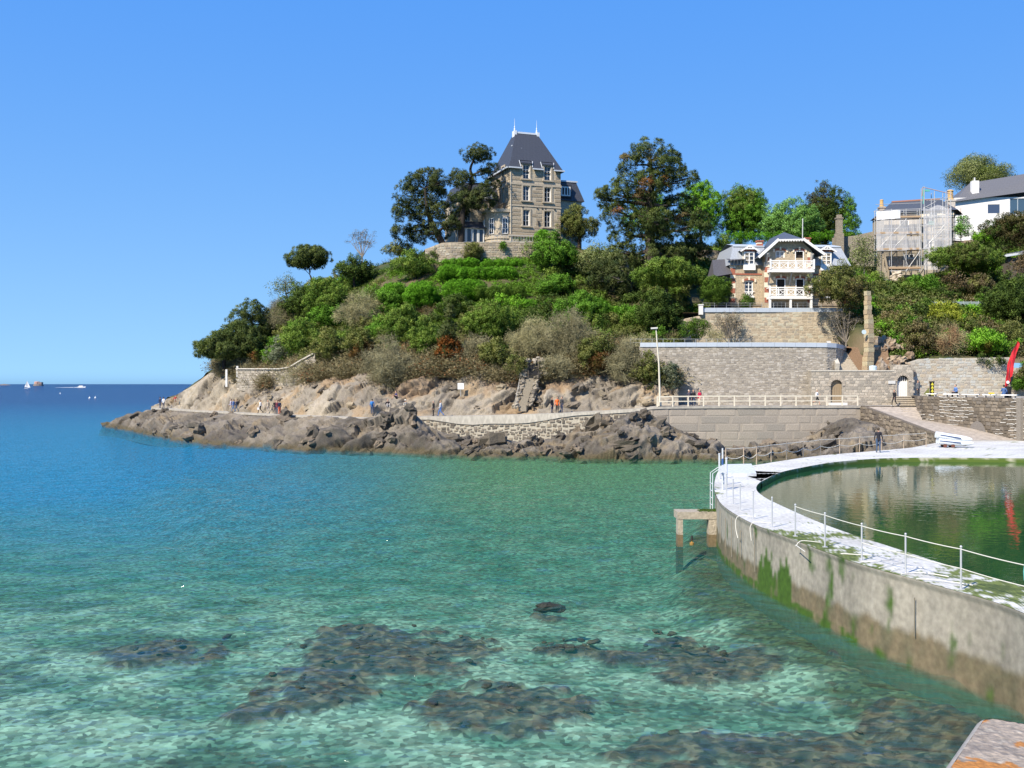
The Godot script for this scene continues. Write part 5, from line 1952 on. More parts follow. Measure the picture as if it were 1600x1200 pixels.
	for i in 15:
		var a := at_h(768 + i * 4.6, 28.8, 154.5) - r.position
		s = Shape.new()
		s.rod(a, a + Vector3(0, 1.0, 0), 0.025)
		part("baluster", s, grey, r)
	for h in [0.98, 0.12]:
		s = Shape.new()
		s.rod(at_h(768, 28.8 + h, 154.5) - r.position, at_h(832.4, 28.8 + h, 154.5) - r.position, 0.03)
		part("rail", s, grey, r)
	# --- small stone wall at the tip of the headland
	p = [at_h(371, 9.55, 147.5), at_h(400, 9.5, 145.5), at_h(440, 9.45, 142), at_h(456, 9.7, 140.5), at_h(474, 10.6, 138.5), at_h(492, 11.4, 137)]
	s = Shape.new()
	wall_core(s, p, 6.4, 0.7)
	w = put("garden_wall", s.mesh(), mat("tip_core", Color(0.412, 0.366, 0.303), 0.95, {"tex": "blotch", "tile": 3.0}))
	tag(w, "pale stone wall above the rocks at the headland's tip, rising to the right", "wall")
	pave(courses(p, 6.5, 0.34, 0.55, 0.05, {"gap": 0.92}), [Color(0.458, 0.412, 0.337), Color(0.378, 0.337, 0.274), Color(0.515, 0.458, 0.378)], "tip", w, false)
	s = Shape.new()
	for i in p.size() - 1:
		s.bar(p[i] + Vector3(0, 0.06, -0.25), p[i + 1] + Vector3(0, 0.06, -0.25), 0.9, 0.16)
	part("coping", s, mat("coping_stone", Color.WHITE), w)
	for q in [[354, 7.0, 2.5, "left white gate post under the umbrella pine at the headland's tip"], [371, 8.4, 1.6, "right white gate post against the end of the headland wall"]]:
		s = Shape.new()
		s.span(Vector3(-0.14, 0, -0.14), Vector3(0.14, q[2], 0.14))
		tag(put("gate_post", s.mesh(), mat("white_render", Color.WHITE), null, at_h(q[0], q[1], 148.2)), q[3], "post")
	p = [at_h(580, 25.2, 168), at_h(592, 25.6, 166.5), at_h(612, 26.0, 164)]
	s = Shape.new()
	wall_core(s, p, 22.0, 0.8)
	w = put("garden_wall", s.mesh(), mat("ridge_wall", Color(0.505, 0.452, 0.372), 0.95, {"tex": "blotch", "tile": 2.0, "bump": "rubble", "relief": 8.0}))
	tag(w, "short pale stone wall on the ridge left of the round green tree", "wall")


# ---------------------------------------------------------------- the turreted stone house
func stone_tower_house() -> void:
	var yaw := 0.36
	var h := thing("stone_house", "turreted stone house with a steep slate roof on top of the headland", "house", at_h(821, 28.5, 164.5), yaw)
	var stone := mat("tower_stone", Color(0.56, 0.48, 0.36), 0.93, {"tex": "blotch", "tile": 2.2})
	var pale := mat("tower_trim", Color(0.54, 0.46, 0.345), 0.9, {"tex": "blotch", "tile": 2.0})
	var slate := mat("slate", Color(0.062, 0.068, 0.085), 0.55, {"tex": "blotch", "tile": 2.5, "squash": 3.0, "bump": "rough", "relief": 2.0})
	var white := mat("white_frame", Color(0.72, 0.71, 0.68), 0.6)
	var lead := mat("pale_lead", Color(0.50, 0.54, 0.58), 0.5)
	var glass := glass_mat()
	var W := 4.3           # half width
	var T := 12.6          # wall height
	# openings of one face: two columns on the front, one on the side
	var rows := [[3.6, 6.1], [7.55, 9.85], [10.95, 13.15]]
	var front := []
	for x in [-1.55, 2.05]:
		for r in rows:
			front.append([x - 0.56, r[0], x + 0.56, r[1]])
	front.append([-1.85, 0.6, -1.25, 1.3])
	var sd := []
	for r in [rows[1], rows[2]]:
		sd.append([0.9, r[0], 2.0, r[1]])
	var tf := Transform3D(Basis.IDENTITY, Vector3(0, 0, W))
	var tl := Transform3D(Basis(Vector3.UP, -PI / 2), Vector3(-W, 0, 0))
	var tr := Transform3D(Basis(Vector3.UP, PI / 2), Vector3(W, 0, 0))
	var tb := Transform3D(Basis(Vector3.UP, PI), Vector3(0, 0, -W))
	var s := Shape.new()
	s.x = tf
	panel(s, -W, -3.0, W, T, front, 0.35)
	s.x = tl
	panel(s, -W, -3.0, W, T, sd, 0.35)
	s.x = tr
	panel(s, -W, -3.0, W, T, [])
	s.x = tb
	panel(s, -W, -3.0, W, T, [])
	part("wall", s, stone, h)
	# bands of rusticated blocks between the openings
	var tones := []
	for k in 4:
		tones.append(mat("tower_block%d" % k, [Color(0.46, 0.375, 0.265), Color(0.41, 0.335, 0.235), Color(0.50, 0.42, 0.305), Color(0.43, 0.35, 0.245)][k], 0.93, {"tex": "grain", "tile": 1.4, "bump": "rough", "relief": 2.0}))
	var count := 0
	for face in [[tf, front], [tl, sd]]:
		var y := 2.0
		while y < T - 0.35:
			var x := -W
			while x < W - 0.05:
				var x1 := minf(W, x + rnd(0.75, 1.35))
				var clear := true
				for q in face[1]:
					if x < q[2] + 0.28 and x1 > q[0] - 0.28 and y < q[3] + 0.25 and y + 0.42 > q[1] - 0.1:
						clear = false
						if x < q[0] - 0.5:
							x1 = q[0] - 0.28
							clear = true
						break
				if clear and absf(y + 0.2 - 10.1) > 0.3 and absf(y + 0.2 - 6.7) > 0.2:
					s = Shape.new()
					s.x = face[0]
					s.box(Vector3((x + x1) * 0.5, y + 0.2, 0.01), Vector3(x1 - x - 0.025, 0.40, 0.07))
					if count < 280:
						part("block", s, tones[rng.randi_range(0, 3)], h)
					count += 1
				x = x1
			y += 0.62
	# string courses, plinth, quoins
	for q in [[10.1, 0.34, 0.12], [6.7, 0.2, 0.08], [2.0, 0.3, 0.2]]:
		s = Shape.new()
		s.box(Vector3(0, q[0], W), Vector3(W * 2 + q[2] * 2, q[1], q[2] * 2))
		s.box(Vector3(-W, q[0], -0.02), Vector3(q[2] * 2 - 0.004, q[1] - 0.006, W * 2 - 0.03))
		part("string_course", s, pale, h)
	# window surrounds, sills, sashes
	for face in [[tf, front], [tl, sd]]:
		var n := 0
		for q in face[1]:
			n += 1
			if q[3] - q[1] < 1.0:
				window(h, face[0], q[0], q[1], q[2], q[3], 0.2, 1, 1, white, glass)
				continue
			s = Shape.new()
			s.x = face[0]
			s.span(Vector3(q[0] - 0.26, q[1] - 0.02, -0.02), Vector3(q[0] - 0.002, q[3] + 0.24, 0.11))
			s.span(Vector3(q[2] + 0.002, q[1] - 0.02, -0.02), Vector3(q[2] + 0.26, q[3] + 0.24, 0.11))
			s.span(Vector3(q[0] - 0.002, q[3] + 0.002, -0.02), Vector3(q[2] + 0.002, q[3] + 0.24, 0.115))
			part("window_surround", s, pale, h)
			s = Shape.new()
			s.x = face[0]
			s.span(Vector3(q[0] - 0.4, q[1] - 0.22, -0.02), Vector3(q[2] + 0.4, q[1] - 0.025, 0.24))
			part("sill", s, mat("sill", Color(0.40, 0.34, 0.255), 0.9), h)
			window(h, face[0], q[0], q[1], q[2], q[3], 0.24, 2, 3, white, glass, 0.06)
			# white inner shutter folded against the right reveal
			s = Shape.new()
			s.x = face[0]
			s.span(Vector3(q[2] - 0.05, q[1] + 0.05, -0.22), Vector3(q[2] - 0.012, q[3] - 0.1, -0.02))
			part("shutter", s, white, h)
	# the steep roof with flared eaves, broken by the dormer heads
	s = Shape.new()
	var top := 18.9
	var rt := Vector2(1.95, 0.55)
	var prof := [[W + 0.42, T - 0.25, W + 0.42], [W + 0.05, T + 0.45, W + 0.05], [W - 0.35, T + 1.3, W - 0.4], [rt.x, top, rt.y]]
	for i in 3:
		var a: Array = prof[i]
		var b: Array = prof[i + 1]
		var A := [Vector3(-a[0], a[1], a[2]), Vector3(a[0], a[1], a[2]), Vector3(a[0], a[1], -a[2]), Vector3(-a[0], a[1], -a[2])]
		var B := [Vector3(-b[0], b[1], b[2]), Vector3(b[0], b[1], b[2]), Vector3(b[0], b[1], -b[2]), Vector3(-b[0], b[1], -b[2])]
		for k in 4:
			if k == 0 and i < 2:                                       # the front eaves stop at the dormers
				for g in [[-1, -2.5], [-0.6, 1.1], [3.0, 1]]:
					var l0: Vector3 = A[0] if g[0] == -1 else Vector3(g[0], a[1], a[2])
					var l1: Vector3 = B[0] if g[0] == -1 else Vector3(g[0], b[1], b[2])
					var r0: Vector3 = A[1] if g[1] == 1 else Vector3(g[1], a[1], a[2])
					var r1: Vector3 = B[1] if g[1] == 1 else Vector3(g[1], b[1], b[2])
					s.quad(l0, r0, r1, l1)
			else:
				s.quad(A[k], A[(k + 1) % 4], B[(k + 1) % 4], B[k])
	s.quad(Vector3(-rt.x, top, rt.y), Vector3(rt.x, top, rt.y), Vector3(rt.x, top, -rt.y), Vector3(-rt.x, top, -rt.y))
	var roof := part("roof", s, slate, h)
	s = Shape.new()                                                # gutters between the dormers
	for q in [[-W - 0.3, -2.45], [-0.65, 1.15], [2.95, W + 0.45]]:
		s.span(Vector3(q[0], T - 0.22, W + 0.40), Vector3(q[1], T - 0.02, W + 0.62))
	s.span(Vector3(-W - 0.62, T - 0.22, -W), Vector3(-W - 0.40, T - 0.02, W + 0.3))
	part("gutter", s, lead, roof)
	for x in [-1.55, 2.05]:                                        # dormer heads: little hipped slate caps
		s = Shape.new()
		var c := Vector3(x, 13.5, W - 0.1)
		s.x = tf
		panel(s, x - 0.85, T, x + 0.85, 13.5, [[x - 0.56, T - 0.5, x + 0.56, 13.15]], 0.3)
		s.x = Transform3D.IDENTITY
		for e in [-0.85, 0.85]:
			s.span(Vector3(x + e - 0.04, T - 0.2, W - 0.9), Vector3(x + e + 0.04, 13.45, W - 0.003))
		part("dormer_front", s, pale, h)
		s = Shape.new()
		var p := [c + Vector3(-0.95, -0.05, 0.35), c + Vector3(0.95, -0.05, 0.35), c + Vector3(0.75, 0.55, -0.75), c + Vector3(-0.75, 0.55, -0.75)]
		s.quad(p[0], p[1], p[2], p[3])
		s.quad(p[0] + Vector3(0, -0.2, 0), p[1] + Vector3(0, -0.2, 0), p[1], p[0])
		s.tri(p[1] + Vector3(0, -0.2, 0), p[1] + Vector3(0, -0.2, -1.2), p[1])
		s.tri(p[1], p[1] + Vector3(0, -0.2, -1.2), p[2])
		s.tri(p[0] + Vector3(0, -0.2, -1.2), p[0] + Vector3(0, -0.2, 0), p[0])
		s.tri(p[0] + Vector3(0, -0.2, -1.2), p[0], p[3])
		part("dormer_roof", s, slate, roof)
		s = Shape.new()
		for e in [-1.0, 1.0]:
			s.rod(c + Vector3(e * 0.98, -0.75, 0.35), c + Vector3(e * 1.12, 0.3, -0.05), 0.06)
		part("dormer_flashing", s, lead, roof)
	s = Shape.new()                                                # ridge cresting and the two finials
	s.span(Vector3(-rt.x - 0.1, top, -0.62), Vector3(rt.x + 0.1, top + 0.28, 0.62))
	for e in [-1.0, 1.0]:
		s.span(Vector3(e * rt.x - 0.22, top - 0.55, -0.3), Vector3(e * rt.x + 0.22, top + 0.42, 0.7))
	part("ridge_lead", s, mat("white_lead", Color(0.62, 0.66, 0.70), 0.5), roof)
	for e in [-1.0, 1.0]:
		s = Shape.new()
		s.lathe(Vector3(e * (rt.x - 0.05), top + 0.3, 0.1), [Vector2(0.26, 0.0), Vector2(0.12, 0.3), Vector2(0.16, 0.42), Vector2(0.07, 0.6), Vector2(0.10, 0.8), Vector2(0.04, 1.0), Vector2(0.02, 2.0), Vector2(0.0, 2.3)], 8)
		part("finial", s, mat("white_lead", Color.WHITE), roof)
	s = Shape.new()
	s.span(Vector3(-0.6, 15.0, 2.45), Vector3(1.3, 15.12, 2.75))
	part("snow_rail", s, lead, roof)
	for q in [Vector3(-1.6, 16.1, 2.25), Vector3(2.75, 15.5, 2.5), Vector3(-2.9, 16.6, 1.6)]:
		s = Shape.new()
		s.box(q, Vector3(0.16, 0.16, 0.3))
		part("roof_hook", s, lead, roof)
	s = Shape.new()
	s.rod(Vector3(-W + 0.15, 0.0, W + 0.1), Vector3(-W + 0.15, T - 0.3, W + 0.1), 0.07)
	part("downpipe", s, mat("pipe_pale", Color(0.52, 0.48, 0.40), 0.7), h)
	s = Shape.new()
	for q in [-2.2, 0.25, 1.1, 1.6, 3.2]:
		s.box(Vector3(q, 6.5, W + 0.12), Vector3(0.18, 0.2, 0.16))
	part("bracket", s, mat("dark_iron", Color(0.06, 0.055, 0.05), 0.7), h)
	s = Shape.new()
	s.tri(Vector3(0.3, 4.4, W + 0.09), Vector3(0.45, 3.6, W + 0.14), Vector3(0.7, 4.4, W + 0.09))
	s.box(Vector3(0.5, 4.1, W + 0.12), Vector3(0.28, 0.6, 0.1))
	part("wall_lantern", s, mat("dark_iron", Color.WHITE), h)
	# the round bay on the left flank
	s = Shape.new()
	var bc := Vector3(-W - 0.1, 0, 1.2)
	var ring := func(a: float, r: float, y: float) -> Vector3: return bc + Vector3(-sin(a) * r, y, cos(a) * r)
	for i in 16:
		var a := -0.5 + i * (PI + 0.9) / 16
		var b := -0.5 + (i + 1) * (PI + 0.9) / 16
		s.quad(ring.call(b, 2.9, -3.0), ring.call(a, 2.9, -3.0), ring.call(a, 2.9, 5.9), ring.call(b, 2.9, 5.9))
	var bay := part("bay", s, stone, h)
	s = Shape.new()
	for yy in [[1.5, 1.9, 3.06], [5.6, 6.1, 3.2]]:
		for i in 16:
			var a := -0.5 + i * (PI + 0.9) / 16
			var b := -0.5 + (i + 1) * (PI + 0.9) / 16
			s.quad(ring.call(b, yy[2], yy[0]), ring.call(a, yy[2], yy[0]), ring.call(a, yy[2], yy[1]), ring.call(b, yy[2], yy[1]))
			s.quad(ring.call(b, yy[2], yy[1]), ring.call(a, yy[2], yy[1]), ring.call(a, 0.2, yy[1] + 0.5), ring.call(b, 0.2, yy[1] + 0.5))
			s.quad(ring.call(a, yy[2], yy[0]), ring.call(b, yy[2], yy[0]), ring.call(b, 2.7, yy[0]), ring.call(a, 2.7, yy[0]))
	part("bay_cornice", s, pale, bay)
	for a in [0.2, 0.95, 1.7]:
		var o: Vector3 = ring.call(a, 2.94, 2.2)
		window(h, Transform3D(Basis(Vector3.UP, -a), o), -0.45, 0.0, 0.45, 2.5, -0.02, 2, 3, white, glass)
	# left wing: lower walls, mansard, projecting pier and glazed lean-to
	s = Shape.new()
	var wing := [[-1.9, 3.2, 4.3, 6.0]]
	s.x = Transform3D(Basis.IDENTITY, Vector3(-W - 2.2, 0, -0.8))
	panel(s, -4.3, -3.0, 2.2, 8.2, [[-3.3, 4.6, -2.5, 6.6], [-1.3, 1.2, -0.7, 4.2]], 0.3)
	s.x = Transform3D(Basis(Vector3.UP, -PI / 2), Vector3(-W - 6.5, 0, -4.8))
	panel(s, -4.0, -3.0, 4.0, 8.2, [], 0.3)
	part("wing_wall", s, mat("wing_stone", Color(0.54, 0.465, 0.35), 0.93, {"tex": "blotch", "tile": 1.6, "bump": "rubble", "relief": 4.0}), h)
	var tw := Transform3D(Basis.IDENTITY, Vector3(-W - 2.2, 0, -0.8))
	window(h, tw, -3.3, 4.6, -2.5, 6.6, 0.2, 2, 2, white, glass)
	window(h, tw, -1.3, 1.2, -0.7, 4.2, 0.2, 1, 3, white, glass)
	s = Shape.new()
	s.span(Vector3(-W - 2.6, -3.0, -0.8), Vector3(-W - 1.9, 7.6, -0.1))
	part("pier", s, pale, h)
	s = Shape.new()
	var e0 := [Vector3(-W - 6.8, 8.0, -0.5), Vector3(-W + 0.1, 8.0, -0.5), Vector3(-W + 0.1, 8.0, -9.0), Vector3(-W - 6.8, 8.0, -9.0)]
	var e1 := [Vector3(-W - 5.9, 10.8, -1.6), Vector3(-W + 0.1, 10.8, -1.6), Vector3(-W + 0.1, 10.8, -8.0), Vector3(-W - 5.9, 10.8, -8.0)]
	for k in 4:
		s.quad(e0[k], e0[(k + 1) % 4], e1[(k + 1) % 4], e1[k])
	s.quad(e1[0], e1[1], Vector3(-W, 11.6, -4.8), Vector3(-W - 4.6, 11.6, -4.8))
	s.quad(Vector3(-W - 4.6, 11.6, -4.8), Vector3(-W, 11.6, -4.8), e1[2], e1[3])
	s.tri(e1[3], e1[0], Vector3(-W - 4.6, 11.6, -4.8))
	part("wing_roof", s, slate, h)
	s = Shape.new()
	s.span(Vector3(-W - 2.4, 8.3, -1.2), Vector3(-W - 1.2, 10.2, 0.05))
	part("dormer", s, lead, h)
	window(h, Transform3D(Basis.IDENTITY, Vector3(-W - 1.8, 8.5, 0.06)), -0.45, 0.0, 0.45, 1.5, -0.02, 2, 2, white, glass)
	s = Shape.new()
	s.span(Vector3(-W - 7.4, -0.5, -0.6), Vector3(-W - 3.2, 0.9, 1.6))
	part("veranda_base", s, pale, h)
	for i in 4:
		window(h, Transform3D(Basis.IDENTITY, Vector3(-W - 7.2 + i * 1.0, 0.92, 1.5)), 0.0, 0.0, 0.94, 2.3, 0.0, 1, 1, white, glass, 0.11)
	window(h, Transform3D(Basis(Vector3.UP, -PI / 2), Vector3(-W - 7.2, 0.92, 0.4)), -0.95, 0.0, 0.95, 2.3, 0.0, 2, 1, white, glass, 0.11)
	s = Shape.new()
	s.quad(Vector3(-W - 7.7, 3.2, 1.95), Vector3(-W - 2.6, 3.2, 1.95), Vector3(-W - 2.6, 4.6, -0.7), Vector3(-W - 6.9, 4.6, -0.7))
	s.tri(Vector3(-W - 7.7, 3.2, -0.8), Vector3(-W - 7.7, 3.2, 1.95), Vector3(-W - 6.9, 4.6, -0.7))
	part("veranda_roof", s, slate, h)
	# right wing: slate mansard with a white dormer
	s = Shape.new()
	s.span(Vector3(W - 1.0, -2.0, -9.0), Vector3(W + 6.6, 9.4, -2.2))
	part("wing_wall", s, stone, h)
	s = Shape.new()
	e0 = [Vector3(W - 1.0, 9.2, -1.9), Vector3(W + 7.0, 9.2, -1.9), Vector3(W + 7.0, 9.2, -9.4), Vector3(W - 1.0, 9.2, -9.4)]
	e1 = [Vector3(W - 1.0, 12.5, -2.9), Vector3(W + 5.9, 12.5, -2.9), Vector3(W + 5.9, 12.5, -8.4), Vector3(W - 1.0, 12.5, -8.4)]
	for k in 4:
		s.quad(e0[k], e0[(k + 1) % 4], e1[(k + 1) % 4], e1[k])
	s.poly(e1)
	part("wing_roof", s, slate, h)
	s = Shape.new()
	s.span(Vector3(W - 1.0, 12.45, -3.2), Vector3(W + 6.1, 12.7, -2.75))
	part("roof_flashing", s, lead, h)
	s = Shape.new()
	s.span(Vector3(W + 2.0, 9.7, -3.2), Vector3(W + 4.6, 11.8, -1.75))
	part("dormer", s, mat("dark_slate", Color(0.045, 0.048, 0.058), 0.6), h)
	window(h, Transform3D(Basis.IDENTITY, Vector3(W + 3.3, 9.9, -1.75)), -1.05, 0.0, 1.05, 1.55, -0.03, 4, 1, white, glass, 0.14)
	s = Shape.new()
	s.poly([Vector3(W - 0.2, 9.4, -1.0), Vector3(W + 1.9, 11.2, -1.0), Vector3(W - 0.2, 13.6, -1.0)])
	s.quad(Vector3(W + 1.9, 11.2, -1.0), Vector3(W + 1.9, 11.2, -7.0), Vector3(W - 0.2, 13.6, -7.0), Vector3(W - 0.2, 13.6, -1.0))
	part("side_roof", s, slate, h)
	s = Shape.new()
	s.span(Vector3(W + 0.02, 10.2, 0.2), Vector3(W + 0.42, 11.9, 0.9))
	part("chimney_flue", s, white, h)


# ---------------------------------------------------------------- the brick and stone villa
func villa_x(px: float) -> float: return (px - 1228.0) / 11.85
func villa_y(py: float) -> float: return (489.0 - py) / 11.85

func brick_villa() -> void:
	var h := thing("brick_villa", "stone and red brick villa with white balconies and a half-hipped gable", "house", at_h(1228, 16.6, 135.0), 0.05)
	var stone := mat("villa_stone", Color(0.56, 0.455, 0.315), 0.93, {"tex": "blotch", "tile": 2.0, "bump": "rubble", "relief": 3.0})
	var brick := mat("villa_brick", Color(0.42, 0.15, 0.095), 0.9, {"tex": "grain", "tile": 1.2})
	var cream := mat("villa_cream", Color(0.70, 0.61, 0.47), 0.9)
	var white := mat("white_wood", Color(0.78, 0.77, 0.74), 0.6)
	var slate := mat("villa_slate", Color(0.105, 0.115, 0.135), 0.42, {"tex": "blotch", "tile": 2.0, "squash": 3.0})
	var sheen := mat("villa_zinc", Color(0.40, 0.43, 0.47), 0.42, {"tex": "blotch", "tile": 2.0, "squash": 3.0})
	var glass := glass_mat()
	var dark := mat("dark_room", Color(0.022, 0.018, 0.016), 0.9)
	var L := villa_x(1141)
	var R := villa_x(1326)
	var cl := villa_x(1190)
	var cr := villa_x(1263)
	var s := Shape.new()
	# wings at z 0, the gabled centre at z 1.4
	var lw := [villa_x(1163), villa_y(462), villa_x(1176), villa_y(437)]
	var rw := [villa_x(1284), villa_y(462), villa_x(1297), villa_y(437)]
	panel(s, L, 0, cl, villa_y(413), [lw], 0.3)
	panel(s, cr, 0, R, villa_y(413), [rw], 0.3)
	s.x = Transform3D(Basis(Vector3.UP, -PI / 2), Vector3(L, 0, -4.5))
	panel(s, -4.5, 0, 4.5, villa_y(413), [])
	s.x = Transform3D(Basis(Vector3.UP, PI / 2), Vector3(R, 0, -4.5))
	panel(s, -4.5, 0, 4.5, villa_y(413), [])
	s.x = Transform3D(Basis.IDENTITY, Vector3(0, 0, 1.4))
	var doors := []
	for q in [[1206.5, 1221], [1237, 1250.5]]:
		doors.append([villa_x(q[0]), villa_y(424), villa_x(q[1]), villa_y(392)])
		doors.append([villa_x(q[0] + 1), villa_y(466), villa_x(q[1] + 0.5), villa_y(435)])
	panel(s, cl, 0, cr, villa_y(403), [doors[0], doors[1], doors[2], doors[3]].filter(func(q: Array) -> bool: return q[3] < villa_y(403)), 0.3)
	# the gable above the upper doors
	var gy := villa_y(403)
	var gt := villa_y(373)
	panel(s, cl, gy, cr, villa_y(391.5), [[doors[0][0], gy, doors[0][2], doors[0][3]], [doors[2][0], gy, doors[2][2], doors[2][3]]], 0.3)
	s.quad(Vector3(cl, villa_y(391.5), 0), Vector3(cr, villa_y(391.5), 0), Vector3(villa_x(1243), gt, 0), Vector3(villa_x(1211), gt, 0))
	s.x = Transform3D(Basis(Vector3.UP, -PI / 2), Vector3(cl, 0, 0))
	panel(s, 0, 0, 1.4, villa_y(400), [])
	s.x = Transform3D(Basis(Vector3.UP, PI / 2), Vector3(cr, 0, 0))
	panel(s, -1.4, 0, 0, villa_y(400), [])
	part("wall", s, stone, h)
	# red brick and cream quoins up the corners
	for q in [[L, 0.0, villa_y(413)], [cl, 1.4, villa_y(398)], [cr, 1.4, villa_y(398)], [R, 0.0, villa_y(413)]]:
		var y := 1.4
		var n := 0
		while y < q[2] - 0.2:
			s = Shape.new()
			s.box(Vector3(q[0] + (0.25 if q[0] == L or q[0] == cl else -0.25), y + 0.33, q[1]), Vector3(0.72 if n % 2 else 0.56, 0.64, 0.12))
			part("quoin", s, brick if n % 2 == 0 else cream, h)
			y += 0.66
			n += 1
	s = Shape.new()
	s.span(Vector3(L - 0.05, villa_y(428), -0.05), Vector3(cl, villa_y(425.5), 0.08))
	s.span(Vector3(cr, villa_y(428), -0.05), Vector3(R + 0.05, villa_y(425.5), 0.08))
	part("brick_course", s, brick, h)
	s = Shape.new()
	s.span(Vector3(L - 0.08, 1.1, -0.05), Vector3(cl, 1.35, 0.12))
	s.span(Vector3(cr, 1.1, -0.05), Vector3(R + 0.08, 1.35, 0.12))
	part("plinth_course", s, mat("villa_dark_stone", Color(0.26, 0.21, 0.15), 0.9), h)
	# ground-floor windows with low white guards
	for q in [lw, rw]:
		window(h, Transform3D.IDENTITY, q[0], q[1], q[2], q[3], 0.2, 2, 4, white, glass, 0.085)
		s = Shape.new()
		s.span(Vector3(q[0] - 0.12, q[1] - 0.15, 0.02), Vector3(q[2] + 0.12, q[1] + 0.0, 0.2))
		for k in 2:
			s.span(Vector3(q[0] - 0.12, q[1] + 0.02 + k * 0.62, 0.12), Vector3(q[2] + 0.12, q[1] + 0.1 + k * 0.62, 0.18))
		for k in 3:
			var x: float = lerpf(q[0], q[2] - 0.1, k / 3.0)
			s.bar(Vector3(x, q[1] + 0.1, 0.15), Vector3(x + 0.38, q[1] + 0.62, 0.15), 0.05, 0.05)
			s.bar(Vector3(x + 0.38, q[1] + 0.1, 0.15), Vector3(x, q[1] + 0.62, 0.15), 0.05, 0.05)
		part("window_guard", s, white, h)
		lintel(h, q[0], q[2], q[3], 0.0, brick, cream)
	# the four balcony doors: the upper left one shut and white, the others standing open and dark
	var tc := Transform3D(Basis.IDENTITY, Vector3(0, 0, 1.4))
	for i in 4:
		var q: Array = doors[i]
		if i == 0:
			window(h, tc, q[0], q[1], q[2], q[3], 0.18, 2, 4, white, mat("curtained_glass", Color(0.33, 0.31, 0.28), 0.2), 0.1)
		else:
			s = Shape.new()
			s.x = tc
			s.quad(Vector3(q[0], q[1], -0.29), Vector3(q[2], q[1], -0.29), Vector3(q[2], q[3], -0.29), Vector3(q[0], q[3], -0.29))
			var o := part("doorway", s, dark, h)
			s = Shape.new()
			s.x = tc
			s.span(Vector3(q[0] - 0.02, q[1], -0.05), Vector3(q[0] + 0.09, q[3], 0.05))
			s.span(Vector3(q[2] - 0.09, q[1], -0.05), Vector3(q[2] + 0.02, q[3], 0.05))
			s.span(Vector3(q[0] + 0.09, q[3] - 0.1, -0.05), Vector3(q[2] - 0.09, q[3], 0.05))
			part("frame", s, white, o)
		lintel(h, q[0], q[2], q[3], 1.4, brick, cream)
	# balconies: deck, rails, crossed panels, posts and brackets
	for b in [[villa_y(426), villa_x(1193), villa_x(1262)], [villa_y(467), villa_x(1192), villa_x(1259)]]:
		s = Shape.new()
		s.span(Vector3(b[1], b[0] - 0.05, 1.45), Vector3(b[2], b[0] + 0.32, 2.75))
		var bal := part("balcony", s, white, h)
		s = Shape.new()
		s.span(Vector3(b[1], b[0] + 1.32, 2.66), Vector3(b[2], b[0] + 1.46, 2.80))
		s.span(Vector3(b[1], b[0] + 0.40, 2.69), Vector3(b[2], b[0] + 0.50, 2.77))
		s.span(Vector3(b[1], b[0] + 1.08, 2.69), Vector3(b[2], b[0] + 1.18, 2.77))
		for x in [b[1], b[2] - 0.09]:
			s.span(Vector3(x, b[0] + 1.32, 1.45), Vector3(x + 0.09, b[0] + 1.44, 2.66))
			s.span(Vector3(x, b[0] + 0.40, 1.45), Vector3(x + 0.09, b[0] + 0.50, 2.66))
		part("rail", s, white, bal)
		var n := 5
		for k in n:
			var x0: float = lerpf(b[1] + 0.1, b[2] - 0.1, float(k) / n)
			var x1: float = lerpf(b[1] + 0.1, b[2] - 0.1, float(k + 1) / n)
			s = Shape.new()
			s.span(Vector3(x0 - 0.05, b[0] + 0.32, 2.68), Vector3(x0 + 0.05, b[0] + 1.32, 2.78))
			var m := (x0 + x1) * 0.5
			s.bar(Vector3(m - 0.42, b[0] + 0.45, 2.73), Vector3(m + 0.42, b[0] + 1.12, 2.73), 0.07, 0.07)
			s.bar(Vector3(m + 0.42, b[0] + 0.45, 2.73), Vector3(m - 0.42, b[0] + 1.12, 2.73), 0.07, 0.07)
			s.span(Vector3(m - 0.5, b[0] + 0.45, 2.7), Vector3(m - 0.43, b[0] + 1.12, 2.76))
			s.span(Vector3(m + 0.43, b[0] + 0.45, 2.7), Vector3(m + 0.5, b[0] + 1.12, 2.76))
			part("crossed_panel", s, white, bal)
		for x in [b[1] + 0.06, b[2] - 0.06]:
			s = Shape.new()
			s.span(Vector3(x - 0.09, b[0] + 0.32, 2.64), Vector3(x + 0.09, b[0] + 1.62, 2.82))
			part("post", s, white, bal)
		for x in ([b[1] + 0.12, (b[1] + b[2]) * 0.5, b[2] - 0.12]):
			s = Shape.new()
			if b[0] > 3.0:
				s.bar(Vector3(x, b[0] - 1.5, 1.5), Vector3(x, b[0] - 0.05, 2.5), 0.14, 0.16)
				part("bracket", s, mat("grey_wood", Color(0.36, 0.35, 0.33), 0.7), bal)
			else:
				s.span(Vector3(x - 0.13, -0.1, 2.4), Vector3(x + 0.13, b[0] - 0.05, 2.66))
				part("column", s, white, bal)
	# glazing under the lower balcony
	for q in [[1196, 1222], [1229, 1256]]:
		window(h, tc, villa_x(q[0]), 0.5, villa_x(q[1]), 1.55, -0.05, 4, 1, mat("grey_frame", Color(0.40, 0.40, 0.38), 0.6), glass, 0.06)
